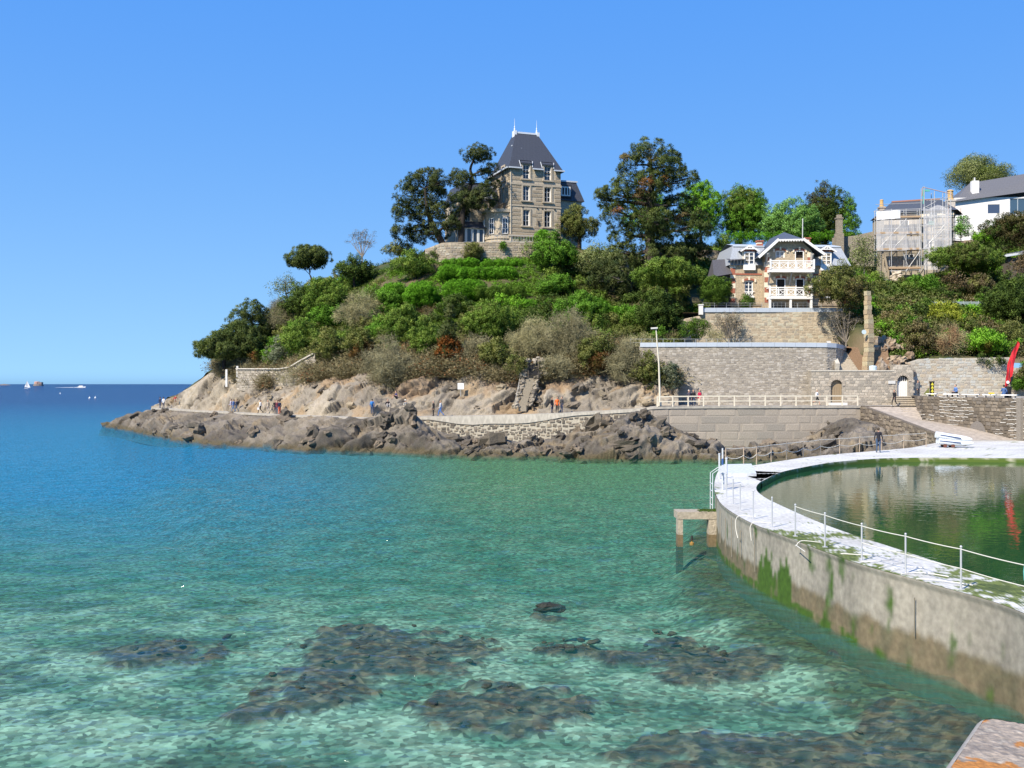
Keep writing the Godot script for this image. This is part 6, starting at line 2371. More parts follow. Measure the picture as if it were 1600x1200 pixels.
	# mansard roofs of the two wings with their white dormers
	for w in [[L - 0.35, cl + 0.6, 1], [cr - 0.6, R + 0.35, -1]]:
		s = Shape.new()
		var y0 := villa_y(413)
		var y1 := villa_y(381)
		var y2 := villa_y(373)
		var xa: float = w[0] + (0.9 if w[2] == 1 else 0.0)
		var xb: float = w[1] - (0.9 if w[2] == -1 else 0.0)
		s.quad(Vector3(w[0], y0, 0.35), Vector3(w[1], y0, 0.35), Vector3(xb, y1, -1.1), Vector3(xa, y1, -1.1))
		s.quad(Vector3(w[0], y0, -9.2), Vector3(w[0], y0, 0.35), Vector3(xa, y1, -1.1), Vector3(xa, y1, -8.0))
		s.quad(Vector3(w[1], y0, 0.35), Vector3(w[1], y0, -9.2), Vector3(xb, y1, -8.0), Vector3(xb, y1, -1.1))
		s.quad(Vector3(w[0], y0, 0.35), Vector3(w[0], y0, -9.2), Vector3(w[1], y0, -9.2), Vector3(w[1], y0, 0.35))
		var rf := part("roof", s, sheen, h)
		s = Shape.new()
		s.quad(Vector3(xa, y1 + 0.02, -0.95), Vector3(xb, y1 + 0.02, -0.95), Vector3(xb, y2, -4.5), Vector3(xa, y2, -4.5))
		s.quad(Vector3(xa, y2, -4.5), Vector3(xb, y2, -4.5), Vector3(xb, y1 + 0.02, -8.0), Vector3(xa, y1 + 0.02, -8.0))
		s.span(Vector3(xa, y1 - 0.12, -1.15), Vector3(xb, y1 + 0.015, -0.9))
		part("upper_roof", s, mat("roof_zinc", Color(0.47, 0.52, 0.57), 0.45), rf)
		var dx := villa_x(1169) if w[2] == 1 else villa_x(1291)
		var d0 := villa_y(419)
		s = Shape.new()
		s.span(Vector3(dx - 0.75, d0, -1.4), Vector3(dx + 0.75, villa_y(391), 0.22))
		var dm := part("dormer", s, cream, rf)
		window(dm, Transform3D.IDENTITY, dx - 0.68, d0 + 0.05, dx + 0.68, villa_y(392.5), -0.27, 2, 4, white, mat("blue_glass", Color(0.03, 0.05, 0.09), 0.05, {"spec": 0.8}), 0.1)
		s = Shape.new()
		s.span(Vector3(dx - 0.8, d0 - 0.15, 0.25), Vector3(dx + 0.8, d0 + 0.55, 0.42))
		part("apron", s, white, dm)
		s = Shape.new()
		var p0 := Vector3(dx - 1.25, villa_y(392), 0.62)
		var p1 := Vector3(dx, villa_y(383), 0.62)
		var p2 := Vector3(dx + 1.25, villa_y(392), 0.62)
		s.bar(p0, p1, 0.1, 0.2)
		s.bar(p1, p2, 0.1, 0.2)
		s.bar(Vector3(dx - 0.6, villa_y(388), 0.62), Vector3(dx + 0.6, villa_y(388), 0.62), 0.09, 0.14)
		s.bar(Vector3(dx, villa_y(388), 0.62), p1, 0.09, 0.12)
		part("bargeboard", s, white, dm)
		s = Shape.new()
		s.tri(Vector3(dx - 0.95, villa_y(391.5), 0.3), Vector3(dx + 0.95, villa_y(391.5), 0.3), Vector3(dx, villa_y(384.5), 0.3))
		part("gable_brick", s, brick, dm)
		s = Shape.new()
		var up := Vector3(0, 0.1, 0)
		var bk := Vector3(0, 0, -1.9)
		s.quad(p0 + up, p1 + up, p1 + up + bk, p0 + up + bk)
		s.quad(p1 + up, p2 + up, p2 + up + bk, p1 + up + bk)
		part("dormer_roof", s, slate, dm)
	# the half-hipped centre roof
	s = Shape.new()
	var ap := Vector3(villa_x(1229), villa_y(359), -1.0)
	var fz := 2.35
	var el := Vector3(villa_x(1176.5), villa_y(404), fz)
	var er := Vector3(villa_x(1280), villa_y(399), fz)
	var hl := Vector3(villa_x(1208), villa_y(376), fz)
	var hr := Vector3(villa_x(1246), villa_y(375), fz)
	var back := Vector3(0, 0, -6.5)
	s.tri(hl, hr, ap)
	s.quad(el + back, el, hl, hl + back + Vector3(0, 0, -0.0))
	s.quad(hl + back, hl, ap, ap + back)
	s.quad(er, er + back, hr + back, hr)
	s.quad(hr, hr + back, ap + back, ap)
	var cr_roof := part("gable_roof", s, slate, h)
	s = Shape.new()
	s.bar(el, hl, 0.12, 0.34)
	s.bar(hr, er, 0.12, 0.34)
	part("bargeboard", s, white, cr_roof)
	s = Shape.new()
	for k in 9:                                                    # scalloped edge under the hip
		var t := (k + 0.5) / 9.0
		var c := hl.lerp(hr, t) + Vector3(0, -0.16, 0.04)
		s.box(c + Vector3(0, 0.08, 0), Vector3(0.36, 0.16, 0.06))
		s.tri(c + Vector3(-0.17, 0.0, 0.03), c + Vector3(0, -0.2, 0.03), c + Vector3(0.17, 0.0, 0.03))
	part("scalloped_edge", s, white, cr_roof)
	for x in [cl + 0.1, cr - 0.1]:
		s = Shape.new()
		s.bar(Vector3(x, villa_y(412), 1.45), Vector3(x, villa_y(398), 2.3), 0.16, 0.2)
		s.span(Vector3(x - 0.1, villa_y(414), 1.42), Vector3(x + 0.1, villa_y(396), 1.6))
		part("eaves_bracket", s, mat("grey_wood", Color.WHITE), cr_roof)
	# chimneys
	for q in [[1191.5, 388, 372], [1267, 384, 367]]:
		s = Shape.new()
		var cx := villa_x(q[0])
		s.span(Vector3(cx - 0.36, villa_y(q[1] + 12), -1.9), Vector3(cx + 0.36, villa_y(q[2] + 1.5), -1.1))
		var ch := part("chimney", s, brick, h)
		s = Shape.new()
		s.span(Vector3(cx - 0.45, villa_y(q[2] + 2.0), -2.0), Vector3(cx + 0.45, villa_y(q[2]), -1.0))
		part("chimney_cap", s, brick, ch)
		s = Shape.new()
		for k in 2:
			s.span(Vector3(cx - 0.375, villa_y(q[2] + 5.5 + k * 5.5), -1.92), Vector3(cx + 0.2, villa_y(q[2] + 3.5 + k * 5.5), -1.08))
		part("cream_band", s, cream, ch)
	s = Shape.new()
	s.rod(Vector3(villa_x(1259), villa_y(385), -1.2), Vector3(villa_x(1259.5), villa_y(337), -1.2), 0.07)
	part("aerial_mast", s, mat("mast_grey", Color(0.50, 0.50, 0.48), 0.5), h)
	# lean-to on the left with a dark slate roof and bracketed eaves
	s = Shape.new()
	s.quad(Vector3(villa_x(1112), villa_y(432), 0.8), Vector3(L - 0.02, villa_y(427), 0.8), Vector3(L - 0.02, villa_y(399), -3.2), Vector3(villa_x(1121), villa_y(400), -3.2))
	s.tri(Vector3(villa_x(1112), villa_y(432), -3.2), Vector3(villa_x(1112), villa_y(432), 0.8), Vector3(villa_x(1121), villa_y(400), -3.2))
	s.quad(Vector3(villa_x(1135), villa_y(407), 0.9), Vector3(L + 1.8, villa_y(405), 0.9), Vector3(L + 1.8, villa_y(401), -0.6), Vector3(villa_x(1135), villa_y(402), -0.6))
	part("lean_to_roof", s, mat("lean_to_slate", Color(0.10, 0.095, 0.10), 0.6, {"tex": "blotch", "tile": 1.5}), h)
	s = Shape.new()
	for k in 5:
		var x := lerpf(villa_x(1139), villa_x(1160), k / 4.0)
		s.bar(Vector3(x, villa_y(415), 0.05), Vector3(x, villa_y(406), 0.75), 0.12, 0.14)
	part("eaves_brackets", s, mat("grey_wood", Color.WHITE), h)
	s = Shape.new()
	s.span(Vector3(villa_x(1118), 0, -3.0), Vector3(L - 0.03, villa_y(428), -0.2))
	part("lean_to_wall", s, mat("lean_dark", Color(0.10, 0.085, 0.07), 0.9), h)

func lintel(h: Node3D, x0: float, x1: float, y: float, z: float, brick: Material, cream: Material) -> void:
	var s := Shape.new()
	var c := (x0 + x1) * 0.5
	var w := (x1 - x0) * 0.5 + 0.2
	for k in 8:                                                    # a shallow brick arch
		var a := lerpf(-1.0, 1.0, k / 8.0)
		var b := lerpf(-1.0, 1.0, (k + 1) / 8.0)
		var ya := y + 0.05 + 0.16 * (1.0 - a * a)
		var yb := y + 0.05 + 0.16 * (1.0 - b * b)
		s.box(Vector3(c + (a + b) * 0.5 * w, (ya + yb) * 0.5, z + 0.05), Vector3(w / 4.0 - 0.012, 0.26, 0.14))
	part("brick_arch", s, brick, h)
	s = Shape.new()
	for a in [-1.0, 0.0, 1.0]:
		s.box(Vector3(c + a * (w + 0.06), y + 0.12 + (0.18 if a == 0.0 else -0.12), z + 0.07), Vector3(0.24, 0.42, 0.15))
	part("keystones", s, cream, h)


# ---------------------------------------------------------------- the house behind scaffolding
func scaffold_house() -> void:
	var D := 158.0
	var k := D / FPX
	var base := at_h(1430, 22.0, D)
	var h := thing("stone_cottage", "stone house with a slate roof standing behind the scaffolding", "house", base, -0.10)
	var X := func(px: float) -> float: return (px - 1430.0) * k
	var Y := func(py: float) -> float: return EYE - (py - 600.0) * k - 22.0
	var wall := mat("cottage_stone", Color(0.50, 0.44, 0.35), 0.93, {"tex": "blotch", "tile": 2.0, "bump": "rubble", "relief": 4.0})
	var cream := mat("villa_cream", Color.WHITE)
	var slate := mat("cottage_slate", Color(0.085, 0.095, 0.115), 0.55, {"tex": "blotch", "tile": 2.0, "squash": 3.0})
	var white := mat("white_frame", Color.WHITE)
	var glass := glass_mat()
	var s := Shape.new()
	var holes := []
	for q in [[1406, 1421, 356, 343], [1445, 1460, 352, 338], [1410, 1420, 391, 377], [1446, 1458, 389, 375], [1413, 1429, 404, 396]]:
		holes.append([X.call(q[0]), Y.call(q[2]), X.call(q[1]), Y.call(q[3])])
	panel(s, X.call(1383), -1.0, X.call(1488), Y.call(331), holes, 0.3)
	s.x = Transform3D(Basis(Vector3.UP, PI / 2 - 0.0), Vector3(X.call(1488), 0, -3.6))
	panel(s, -3.6, -1.0, 3.6, Y.call(327), [])
	s.tri(Vector3(-3.6, Y.call(327), 0), Vector3(3.6, Y.call(327), 0), Vector3(0.0, Y.call(312), 0))
	s.x = Transform3D(Basis(Vector3.UP, -PI / 2), Vector3(X.call(1383), 0, -3.6))
	panel(s, -3.6, -1.0, 3.6, Y.call(331), [])
	part("wall", s, wall, h)
	for q in holes:
		window(h, Transform3D.IDENTITY, q[0], q[1], q[2], q[3], 0.15, 2, 1, white, glass, 0.12)
	s = Shape.new()
	s.span(Vector3(X.call(1383), Y.call(340), 0.02), Vector3(X.call(1488), Y.call(333), 0.12))
	part("eaves_band", s, cream, h)
	s = Shape.new()
	var y0: float = Y.call(332)
	var y1: float = Y.call(309)
	s.quad(Vector3(X.call(1380), y0, 0.5), Vector3(X.call(1493), y0 + 0.25, 0.5), Vector3(X.call(1478), y1 + 0.35, -3.6), Vector3(X.call(1404), y1, -3.6))
	s.tri(Vector3(X.call(1380), y0, -7.6), Vector3(X.call(1380), y0, 0.5), Vector3(X.call(1404), y1, -3.6))
	s.quad(Vector3(X.call(1493), y0 + 0.25, -7.6), Vector3(X.call(1380), y0, -7.6), Vector3(X.call(1404), y1, -3.6), Vector3(X.call(1478), y1 + 0.35, -3.6))
	s.tri(Vector3(X.call(1493), y0 + 0.25, 0.5), Vector3(X.call(1512), y0 + 0.05, -3.0), Vector3(X.call(1478), y1 + 0.35, -3.6))
	s.tri(Vector3(X.call(1512), y0 + 0.05, -3.0), Vector3(X.call(1493), y0 + 0.25, -7.6), Vector3(X.call(1478), y1 + 0.35, -3.6))
	var roof := part("roof", s, slate, h)
	s = Shape.new()
	s.bar(Vector3(X.call(1404), y1 + 0.05, -3.6), Vector3(X.call(1478), y1 + 0.4, -3.6), 0.3, 0.2)
	part("ridge_tiles", s, mat("terracotta", Color(0.36, 0.17, 0.11), 0.9), roof)
	for q in [[1388, 328, 311, Color(0.50, 0.42, 0.34)], [1494, 322, 302, Color(0.60, 0.55, 0.48)]]:
		s = Shape.new()
		var cx: float = X.call(q[0])
		var w := 0.42 if q[0] < 1400 else 0.6
		s.span(Vector3(cx - w, Y.call(q[1] + 14), -4.0), Vector3(cx + w, Y.call(q[2] + 8), -3.0))
		s.span(Vector3(cx - w - 0.1, Y.call(q[2] + 8), -4.1), Vector3(cx + w + 0.1, Y.call(q[2] + 5.5), -2.9))
		var ch := part("chimney", s, mat("chimney%d" % q[0], q[3], 0.9, {"tex": "blotch", "tile": 1.5}), roof)
		s = Shape.new()
		s.lathe(Vector3(cx, Y.call(q[2] + 5.6), -3.5), [Vector2(w * 0.8, 0.0), Vector2(w * 0.62, 0.9), Vector2(w * 0.72, 1.0), Vector2(w * 0.6, 1.15)] if q[0] < 1400 else [Vector2(w * 0.95, 0.0), Vector2(w * 0.72, 0.3), Vector2(w * 0.7, 1.3), Vector2(w * 0.9, 1.4), Vector2(w * 0.6, 1.6)], 10)
		part("chimney_pot", s, mat("ochre_pot", Color(0.52, 0.34, 0.14), 0.85), ch)
	# --- the scaffolding itself
	var f := thing("scaffolding", "tube scaffolding with plank decks and white netting against the stone house", "scaffolding", base, -0.10)
	var steel := mat("scaffold_steel", Color(0.50, 0.50, 0.49), 0.45, {"metal": 0.4})
	var wood := mat("scaffold_plank", Color(0.50, 0.36, 0.23), 0.9, {"tex": "grain", "tile": 1.0})
	var lifts := [425, 394, 369, 345, 331]
	var bays := [1367, 1389, 1411, 1431]
	for z in [0.7, 1.9]:
		for i in bays.size():
			s = Shape.new()
			var x: float = X.call(bays[i])
			s.rod(Vector3(x, Y.call(427 if i > 0 else 402), z), Vector3(x, Y.call(329), z), 0.06)
			part("standard", s, steel, f)
		for y in lifts:
			s = Shape.new()
			s.rod(Vector3(X.call(1365 if y < 420 else 1384), Y.call(y), z), Vector3(X.call(1433), Y.call(y - 1.5), z), 0.05)
			part("ledger", s, steel, f)
			if z > 1.0 and y < 420:
				s = Shape.new()
				s.rod(Vector3(X.call(1365), Y.call(y - 9), z), Vector3(X.call(1433), Y.call(y - 10.5), z), 0.045)
				part("guard_rail", s, steel, f)
	for y in [423, 393.5, 368.5, 344]:
		for j in 3:
			s = Shape.new()
			s.box(Vector3((X.call(1366 if y < 420 else 1385) + X.call(1434)) * 0.5, Y.call(y) + 0.1, 0.9 + j * 0.42), Vector3(X.call(1434) - X.call(1366 if y < 420 else 1385), 0.09, 0.38))
			part("plank", s, wood, f)
		s = Shape.new()
		s.box(Vector3((X.call(1366 if y < 420 else 1385) + X.call(1434)) * 0.5, Y.call(y) + 0.25, 2.0), Vector3(X.call(1434) - X.call(1366 if y < 420 else 1385), 0.28, 0.05))
		part("toe_board", s, wood, f)
	for q in [[1367, 393, 1389, 369], [1411, 369, 1389, 393], [1389, 369, 1411, 345], [1411, 425, 1431, 396], [1406, 398, 1416, 423]]:
		s = Shape.new()
		s.rod(Vector3(X.call(q[0]), Y.call(q[1]), 1.98), Vector3(X.call(q[2]), Y.call(q[3]), 1.98), 0.05)
		part("brace", s, steel, f)
	# the projecting stair tower
	for x in [1433, 1448, 1465, 1472]:
		for z in [2.1, 3.6]:
			s = Shape.new()
			s.rod(Vector3(X.call(x), Y.call(425 if x < 1460 else 392), z), Vector3(X.call(x), Y.call(298 if x < 1440 else 306), z), 0.06)
			part("standard", s, steel, f)
	for y in [418, 405, 392, 380, 368, 356, 344, 331, 318]:
		for z in [2.1, 3.6]:
			s = Shape.new()
			s.rod(Vector3(X.call(1432), Y.call(y), z), Vector3(X.call(1473 if y < 400 else 1452), Y.call(y - 2), z), 0.05)
			part("ledger", s, steel, f)
	for q in [[1433, 392, 1465, 362], [1433, 331, 1450, 322], [1436, 390, 1464, 356], [1433, 418, 1450, 394]]:
		s = Shape.new()
		s.rod(Vector3(X.call(q[0]), Y.call(q[1]), 3.68), Vector3(X.call(q[2]), Y.call(q[3]), 3.68), 0.05)
		part("brace", s, steel, f)
	for q in [[1433, 298, 1466, 307], [1466, 307, 1479, 311], [1433, 298, 1432, 312]]:
		s = Shape.new()
		s.rod(Vector3(X.call(q[0]), Y.call(q[1]), 2.9), Vector3(X.call(q[2]), Y.call(q[3]), 2.9), 0.06)
		part("top_tube", s, mat("rust_tube", Color(0.40, 0.27, 0.20), 0.7), f)
	# the return along the gable
	for x in [1476, 1492, 1507]:
		s = Shape.new()
		s.rod(Vector3(X.call(x), Y.call(388), 1.2 - (x - 1476) * 0.12), Vector3(X.call(x), Y.call(322), 1.2 - (x - 1476) * 0.12), 0.055)
		part("standard", s, mat("rust_tube", Color.WHITE), f)
	for y in [386, 374, 360, 348, 336]:
		s = Shape.new()
		s.rod(Vector3(X.call(1474), Y.call(y), 1.2), Vector3(X.call(1509), Y.call(y - 2), -2.7), 0.045)
		part("ledger", s, steel, f)
	for y in [362, 378]:
		s = Shape.new()
		s.bar(Vector3(X.call(1474), Y.call(y), 0.8), Vector3(X.call(1507), Y.call(y - 3), -2.4), 0.9, 0.1)
		part("plank", s, wood, f)
	# timber props under the left bay
	for q in [[1383, 425, 1378, 398], [1376, 428, 1377, 398], [1384, 438, 1384, 424]]:
		s = Shape.new()
		s.bar(Vector3(X.call(q[0]), Y.call(q[1]), 1.9), Vector3(X.call(q[2]), Y.call(q[3]), 1.9), 0.28, 0.28)
		part("timber_prop", s, mat("old_timber", Color(0.32, 0.26, 0.18), 0.9), f)
	# netting and sheeting: thin cloth with slight folds
	var net := mat("debris_net", Color(0.76, 0.75, 0.75, 0.40), 0.9)
	for q in [[1366, 1411, 346, 394, 2.05, 0.0], [1411, 1433, 346, 369, 2.05, 0.0], [1411, 1433, 372, 393, 2.05, 0.0], [1431, 1473, 330, 394, 3.75, 3.0], [1433, 1452, 394, 426, 3.75, 0.0]]:
		s = Shape.new()
		for i in 10:
			for j in 8:
				var fold := func(u: float, v: float) -> Vector3:
					var x: float = lerpf(X.call(q[0]), X.call(q[1]), u)
					return Vector3(x, lerpf(Y.call(q[3]), Y.call(q[2] + (3.0 * sin(u * 9.0) if q[5] > 0 else 0.0)), v), q[4] + 0.12 * sin(u * 14.0 + v * 3.0) * (1.0 - 0.5 * v))
				s.quad(fold.call(i / 10.0, j / 8.0), fold.call((i + 1) / 10.0, j / 8.0), fold.call((i + 1) / 10.0, (j + 1) / 8.0), fold.call(i / 10.0, (j + 1) / 8.0))
		part("netting", s, net, f)
	s = Shape.new()
	for i in 8:
		var fold := func(u: float, y: float) -> Vector3: return Vector3(lerpf(X.call(1366), X.call(1402), u), Y.call(y - u * 2.0), 2.1 + 0.08 * sin(u * 17.0 + y))
		s.quad(fold.call(i / 8.0, 346), fold.call((i + 1) / 8.0, 346), fold.call((i + 1) / 8.0, 333), fold.call(i / 8.0, 333))
	part("white_sheeting", s, mat("white_sheet", Color(0.78, 0.78, 0.78), 0.7), f)
	s = Shape.new()
	s.span(Vector3(X.call(1433), Y.call(324), 2.86), Vector3(X.call(1435), Y.call(302), 2.98))
	s.span(Vector3(X.call(1435), Y.call(305), 2.86), Vector3(X.call(1443), Y.call(302), 2.98))
	part("green_hoist", s, mat("hoist_green", Color(0.10, 0.38, 0.32), 0.6), f)
	s = Shape.new()
	s.box(Vector3(X.call(1447), Y.call(353), 2.6), Vector3(0.8, 0.5, 0.5))
	part("green_sack", s, mat("hoist_green", Color.WHITE), f)
	# rubble base and the old chimney left of the house
	var rb := thing("stone_ruin", "pile of pale rubble masonry under the scaffolding", "ruin", at_h(1395, 17.0, 153))
	for i in 60:
		s = Shape.new()
		var sc := rnd(0.35, 0.8)
		var o := put("stone", boulder_meshes[i % 6], mat("ruin%d" % (i % 3), [Color(0.46, 0.39, 0.29), Color(0.38, 0.33, 0.26), Color(0.52, 0.45, 0.35)][i % 3], 0.93), rb, Vector3(rnd(-1.8, 2.6), 0, 0))
		o.position = Vector3(rnd(-1.8, 2.4), 0.0, rnd(-1.2, 1.0))
		o.position.y = rnd(0.0, 1.0) * (7.5 - absf(o.position.x) * 1.2)
		o.scale = Vector3(sc * 1.3, sc * 0.7, sc)
		o.rotation.y = rnd(0, TAU)
	s = Shape.new()
	s.span(Vector3(-0.62, -3.0, -0.5), Vector3(0.62, 0.6, 0.5))
	s.span(Vector3(-0.46, 0.6, -0.38), Vector3(0.46, 2.9, 0.38))
	s.span(Vector3(-0.56, 2.9, -0.48), Vector3(0.56, 3.1, 0.48))
	s.span(Vector3(-0.36, 3.1, -0.3), Vector3(0.36, 3.55, 0.3))
	tag(put("stone_chimney", s.mesh(), mat("old_chimney", Color(0.42, 0.36, 0.275), 0.93, {"tex": "blotch", "tile": 1.2, "bump": "rubble", "relief": 6.0}), null, at_h(1311, 30.6, 162)), "old free-standing stone chimney between the villa and the scaffolding", "chimney")
	var p := [at_h(1300, 30.8, 164), at_h(1335, 31.0, 163), at_h(1366, 31.6, 162)]
	s = Shape.new()
	wall_core(s, p, 26.0, 0.8)
	tag(put("garden_wall", s.mesh(), mat("high_wall", Color(0.37, 0.33, 0.265), 0.95, {"tex": "blotch", "tile": 2.0, "bump": "rubble", "relief": 8.0})), "high grey stone wall left of the scaffolding", "wall")
	p = [at_h(1080, 28.8, 163), at_h(1105, 28.6, 162), at_h(1160, 28.2, 161)]
	s = Shape.new()
	wall_core(s, p, 21.0, 0.8)
	tag(put("garden_wall", s.mesh(), mat("rear_wall", Color(0.46, 0.39, 0.285), 0.95, {"tex": "blotch", "tile": 2.0, "bump": "rubble", "relief": 8.0})), "pale tan stone wall rising behind the villa's dark lean-to", "wall")
	# long glass fence and shed roof further right
	var fe := thing("glass_fence", "long grey-green glass fence among the shrubs on the right slope", "fence", at_h(1475, 17.3, 136))
	for i in 11:
		s = Shape.new()
		s.span(Vector3(-5.2 + i * 0.98, 0, -0.02), Vector3(-5.2 + i * 0.98 + 0.94, 1.05, 0.02))
		part("panel", s, mat("fence_glass", Color(0.24, 0.30, 0.31), 0.15), fe)
		s = Shape.new()
		s.rod(Vector3(-5.22 + i * 0.98, -0.3, 0), Vector3(-5.22 + i * 0.98, 1.15, 0), 0.04)
		part("post", s, steel, fe)
	var sh := thing("shed", "low shed with a pale metal roof at the right edge below the white house", "shed", at_h(1592, 23.5, 150))
	s = Shape.new()
	s.quad(Vector3(-2.6, 2.5, 1.2), Vector3(6.0, 3.9, 1.2), Vector3(6.0, 4.5, -3.0), Vector3(-2.6, 3.0, -3.0))
	s.quad(Vector3(-2.6, 2.35, 1.2), Vector3(6.0, 3.75, 1.2), Vector3(6.0, 3.9, 1.2), Vector3(-2.6, 2.5, 1.2))
	part("roof", s, mat("pale_metal", Color(0.50, 0.54, 0.58), 0.4), sh)
	s = Shape.new()
	s.span(Vector3(-1.9, -1.0, -2.8), Vector3(5.8, 2.3, 0.6))
	part("wall", s, mat("lean_dark", Color.WHITE), sh)


func white_house() -> void:
	var D := 174.0
	var k := D / FPX
	var h := thing("white_house", "long white rendered house with a grey slate roof on the skyline", "house", at_h(1500, 30.0, D), -0.08)
	var X := func(px: float) -> float: return (px - 1500.0) * k
	var Y := func(py: float) -> float: return EYE - (py - 600.0) * k - 30.0
	var render := mat("white_wall", Color(0.76, 0.75, 0.72), 0.85)
	var slate := mat("house_slate", Color(0.15, 0.15, 0.16), 0.6, {"tex": "blotch", "tile": 1.6, "squash": 2.0, "bump": "rough", "relief": 2.0})
	var s := Shape.new()
	var holes := [[X.call(1542), Y.call(334), X.call(1560), Y.call(320)], [X.call(1575), Y.call(336), X.call(1612), Y.call(311)]]
	panel(s, X.call(1492), -1.5, X.call(1720), Y.call(309), holes, 0.25)
	s.x = Transform3D(Basis(Vector3.UP, -PI / 2), Vector3(X.call(1492), 0, -4.0))
	panel(s, -4.0, -1.5, 4.0, Y.call(309), [])
	part("wall", s, render, h)
	s = Shape.new()
	var y0: float = Y.call(316)
	var rise := 3.2
	var a := [Vector3(X.call(1489), y0, 0.6), Vector3(X.call(1722), y0 + rise, 0.6), Vector3(X.call(1722), y0 + rise + 4.2, -4.5), Vector3(X.call(1530), y0 + 4.1, -4.5)]
	s.poly(a)
	s.tri(Vector3(X.call(1489), y0, -9.5), a[0], a[3])
	s.quad(Vector3(X.call(1722), y0 + rise, -9.5), Vector3(X.call(1489), y0, -9.5), a[3], a[2])
	var roof := part("roof", s, slate, h)
	s = Shape.new()
	s.span(Vector3(X.call(1521.5), Y.call(309), -1.8), Vector3(X.call(1532), Y.call(281), -0.9))
	var ch := part("chimney", s, render, roof)
	s = Shape.new()
	s.rod(Vector3(X.call(1526.5), Y.call(281), -1.35), Vector3(X.call(1526.5), Y.call(275.5), -1.35), 0.15)
	part("flue", s, mat("mast_grey", Color.WHITE), ch)
	for q in [1574, 1590, 1606]:
		s = Shape.new()
		var n := (a[1] - a[0]).cross(a[3] - a[0]).normalized() as Vector3
		var u := (a[1] - a[0]).normalized() as Vector3
		var v := n.cross(u)
		var t: float = (X.call(q) - a[0].x) / u.x
		s.box(a[0] + u * t + v * 4.2 + n * 0.06, Vector3(1.1, 0.9, 0.14), Basis(u, v, n))
		part("roof_window", s, mat("dark_pane", Color(0.02, 0.022, 0.027), 0.15), roof)
	s = Shape.new()
	var q0: Array = holes[0]
	s.span(Vector3(q0[0], q0[1], -0.12), Vector3(q0[2], q0[3], -0.05))
	part("shutter", s, mat("slate_blue", Color(0.045, 0.075, 0.14), 0.7), h)
	q0 = holes[1]
	window(h, Transform3D.IDENTITY, q0[0], q0[1], q0[2], q0[3], 0.12, 3, 1, mat("pale_frame", Color(0.4, 0.47, 0.52), 0.6), mat("sky_glass", Color(0.05, 0.09, 0.13), 0.05, {"spec": 1.0}), 0.08)


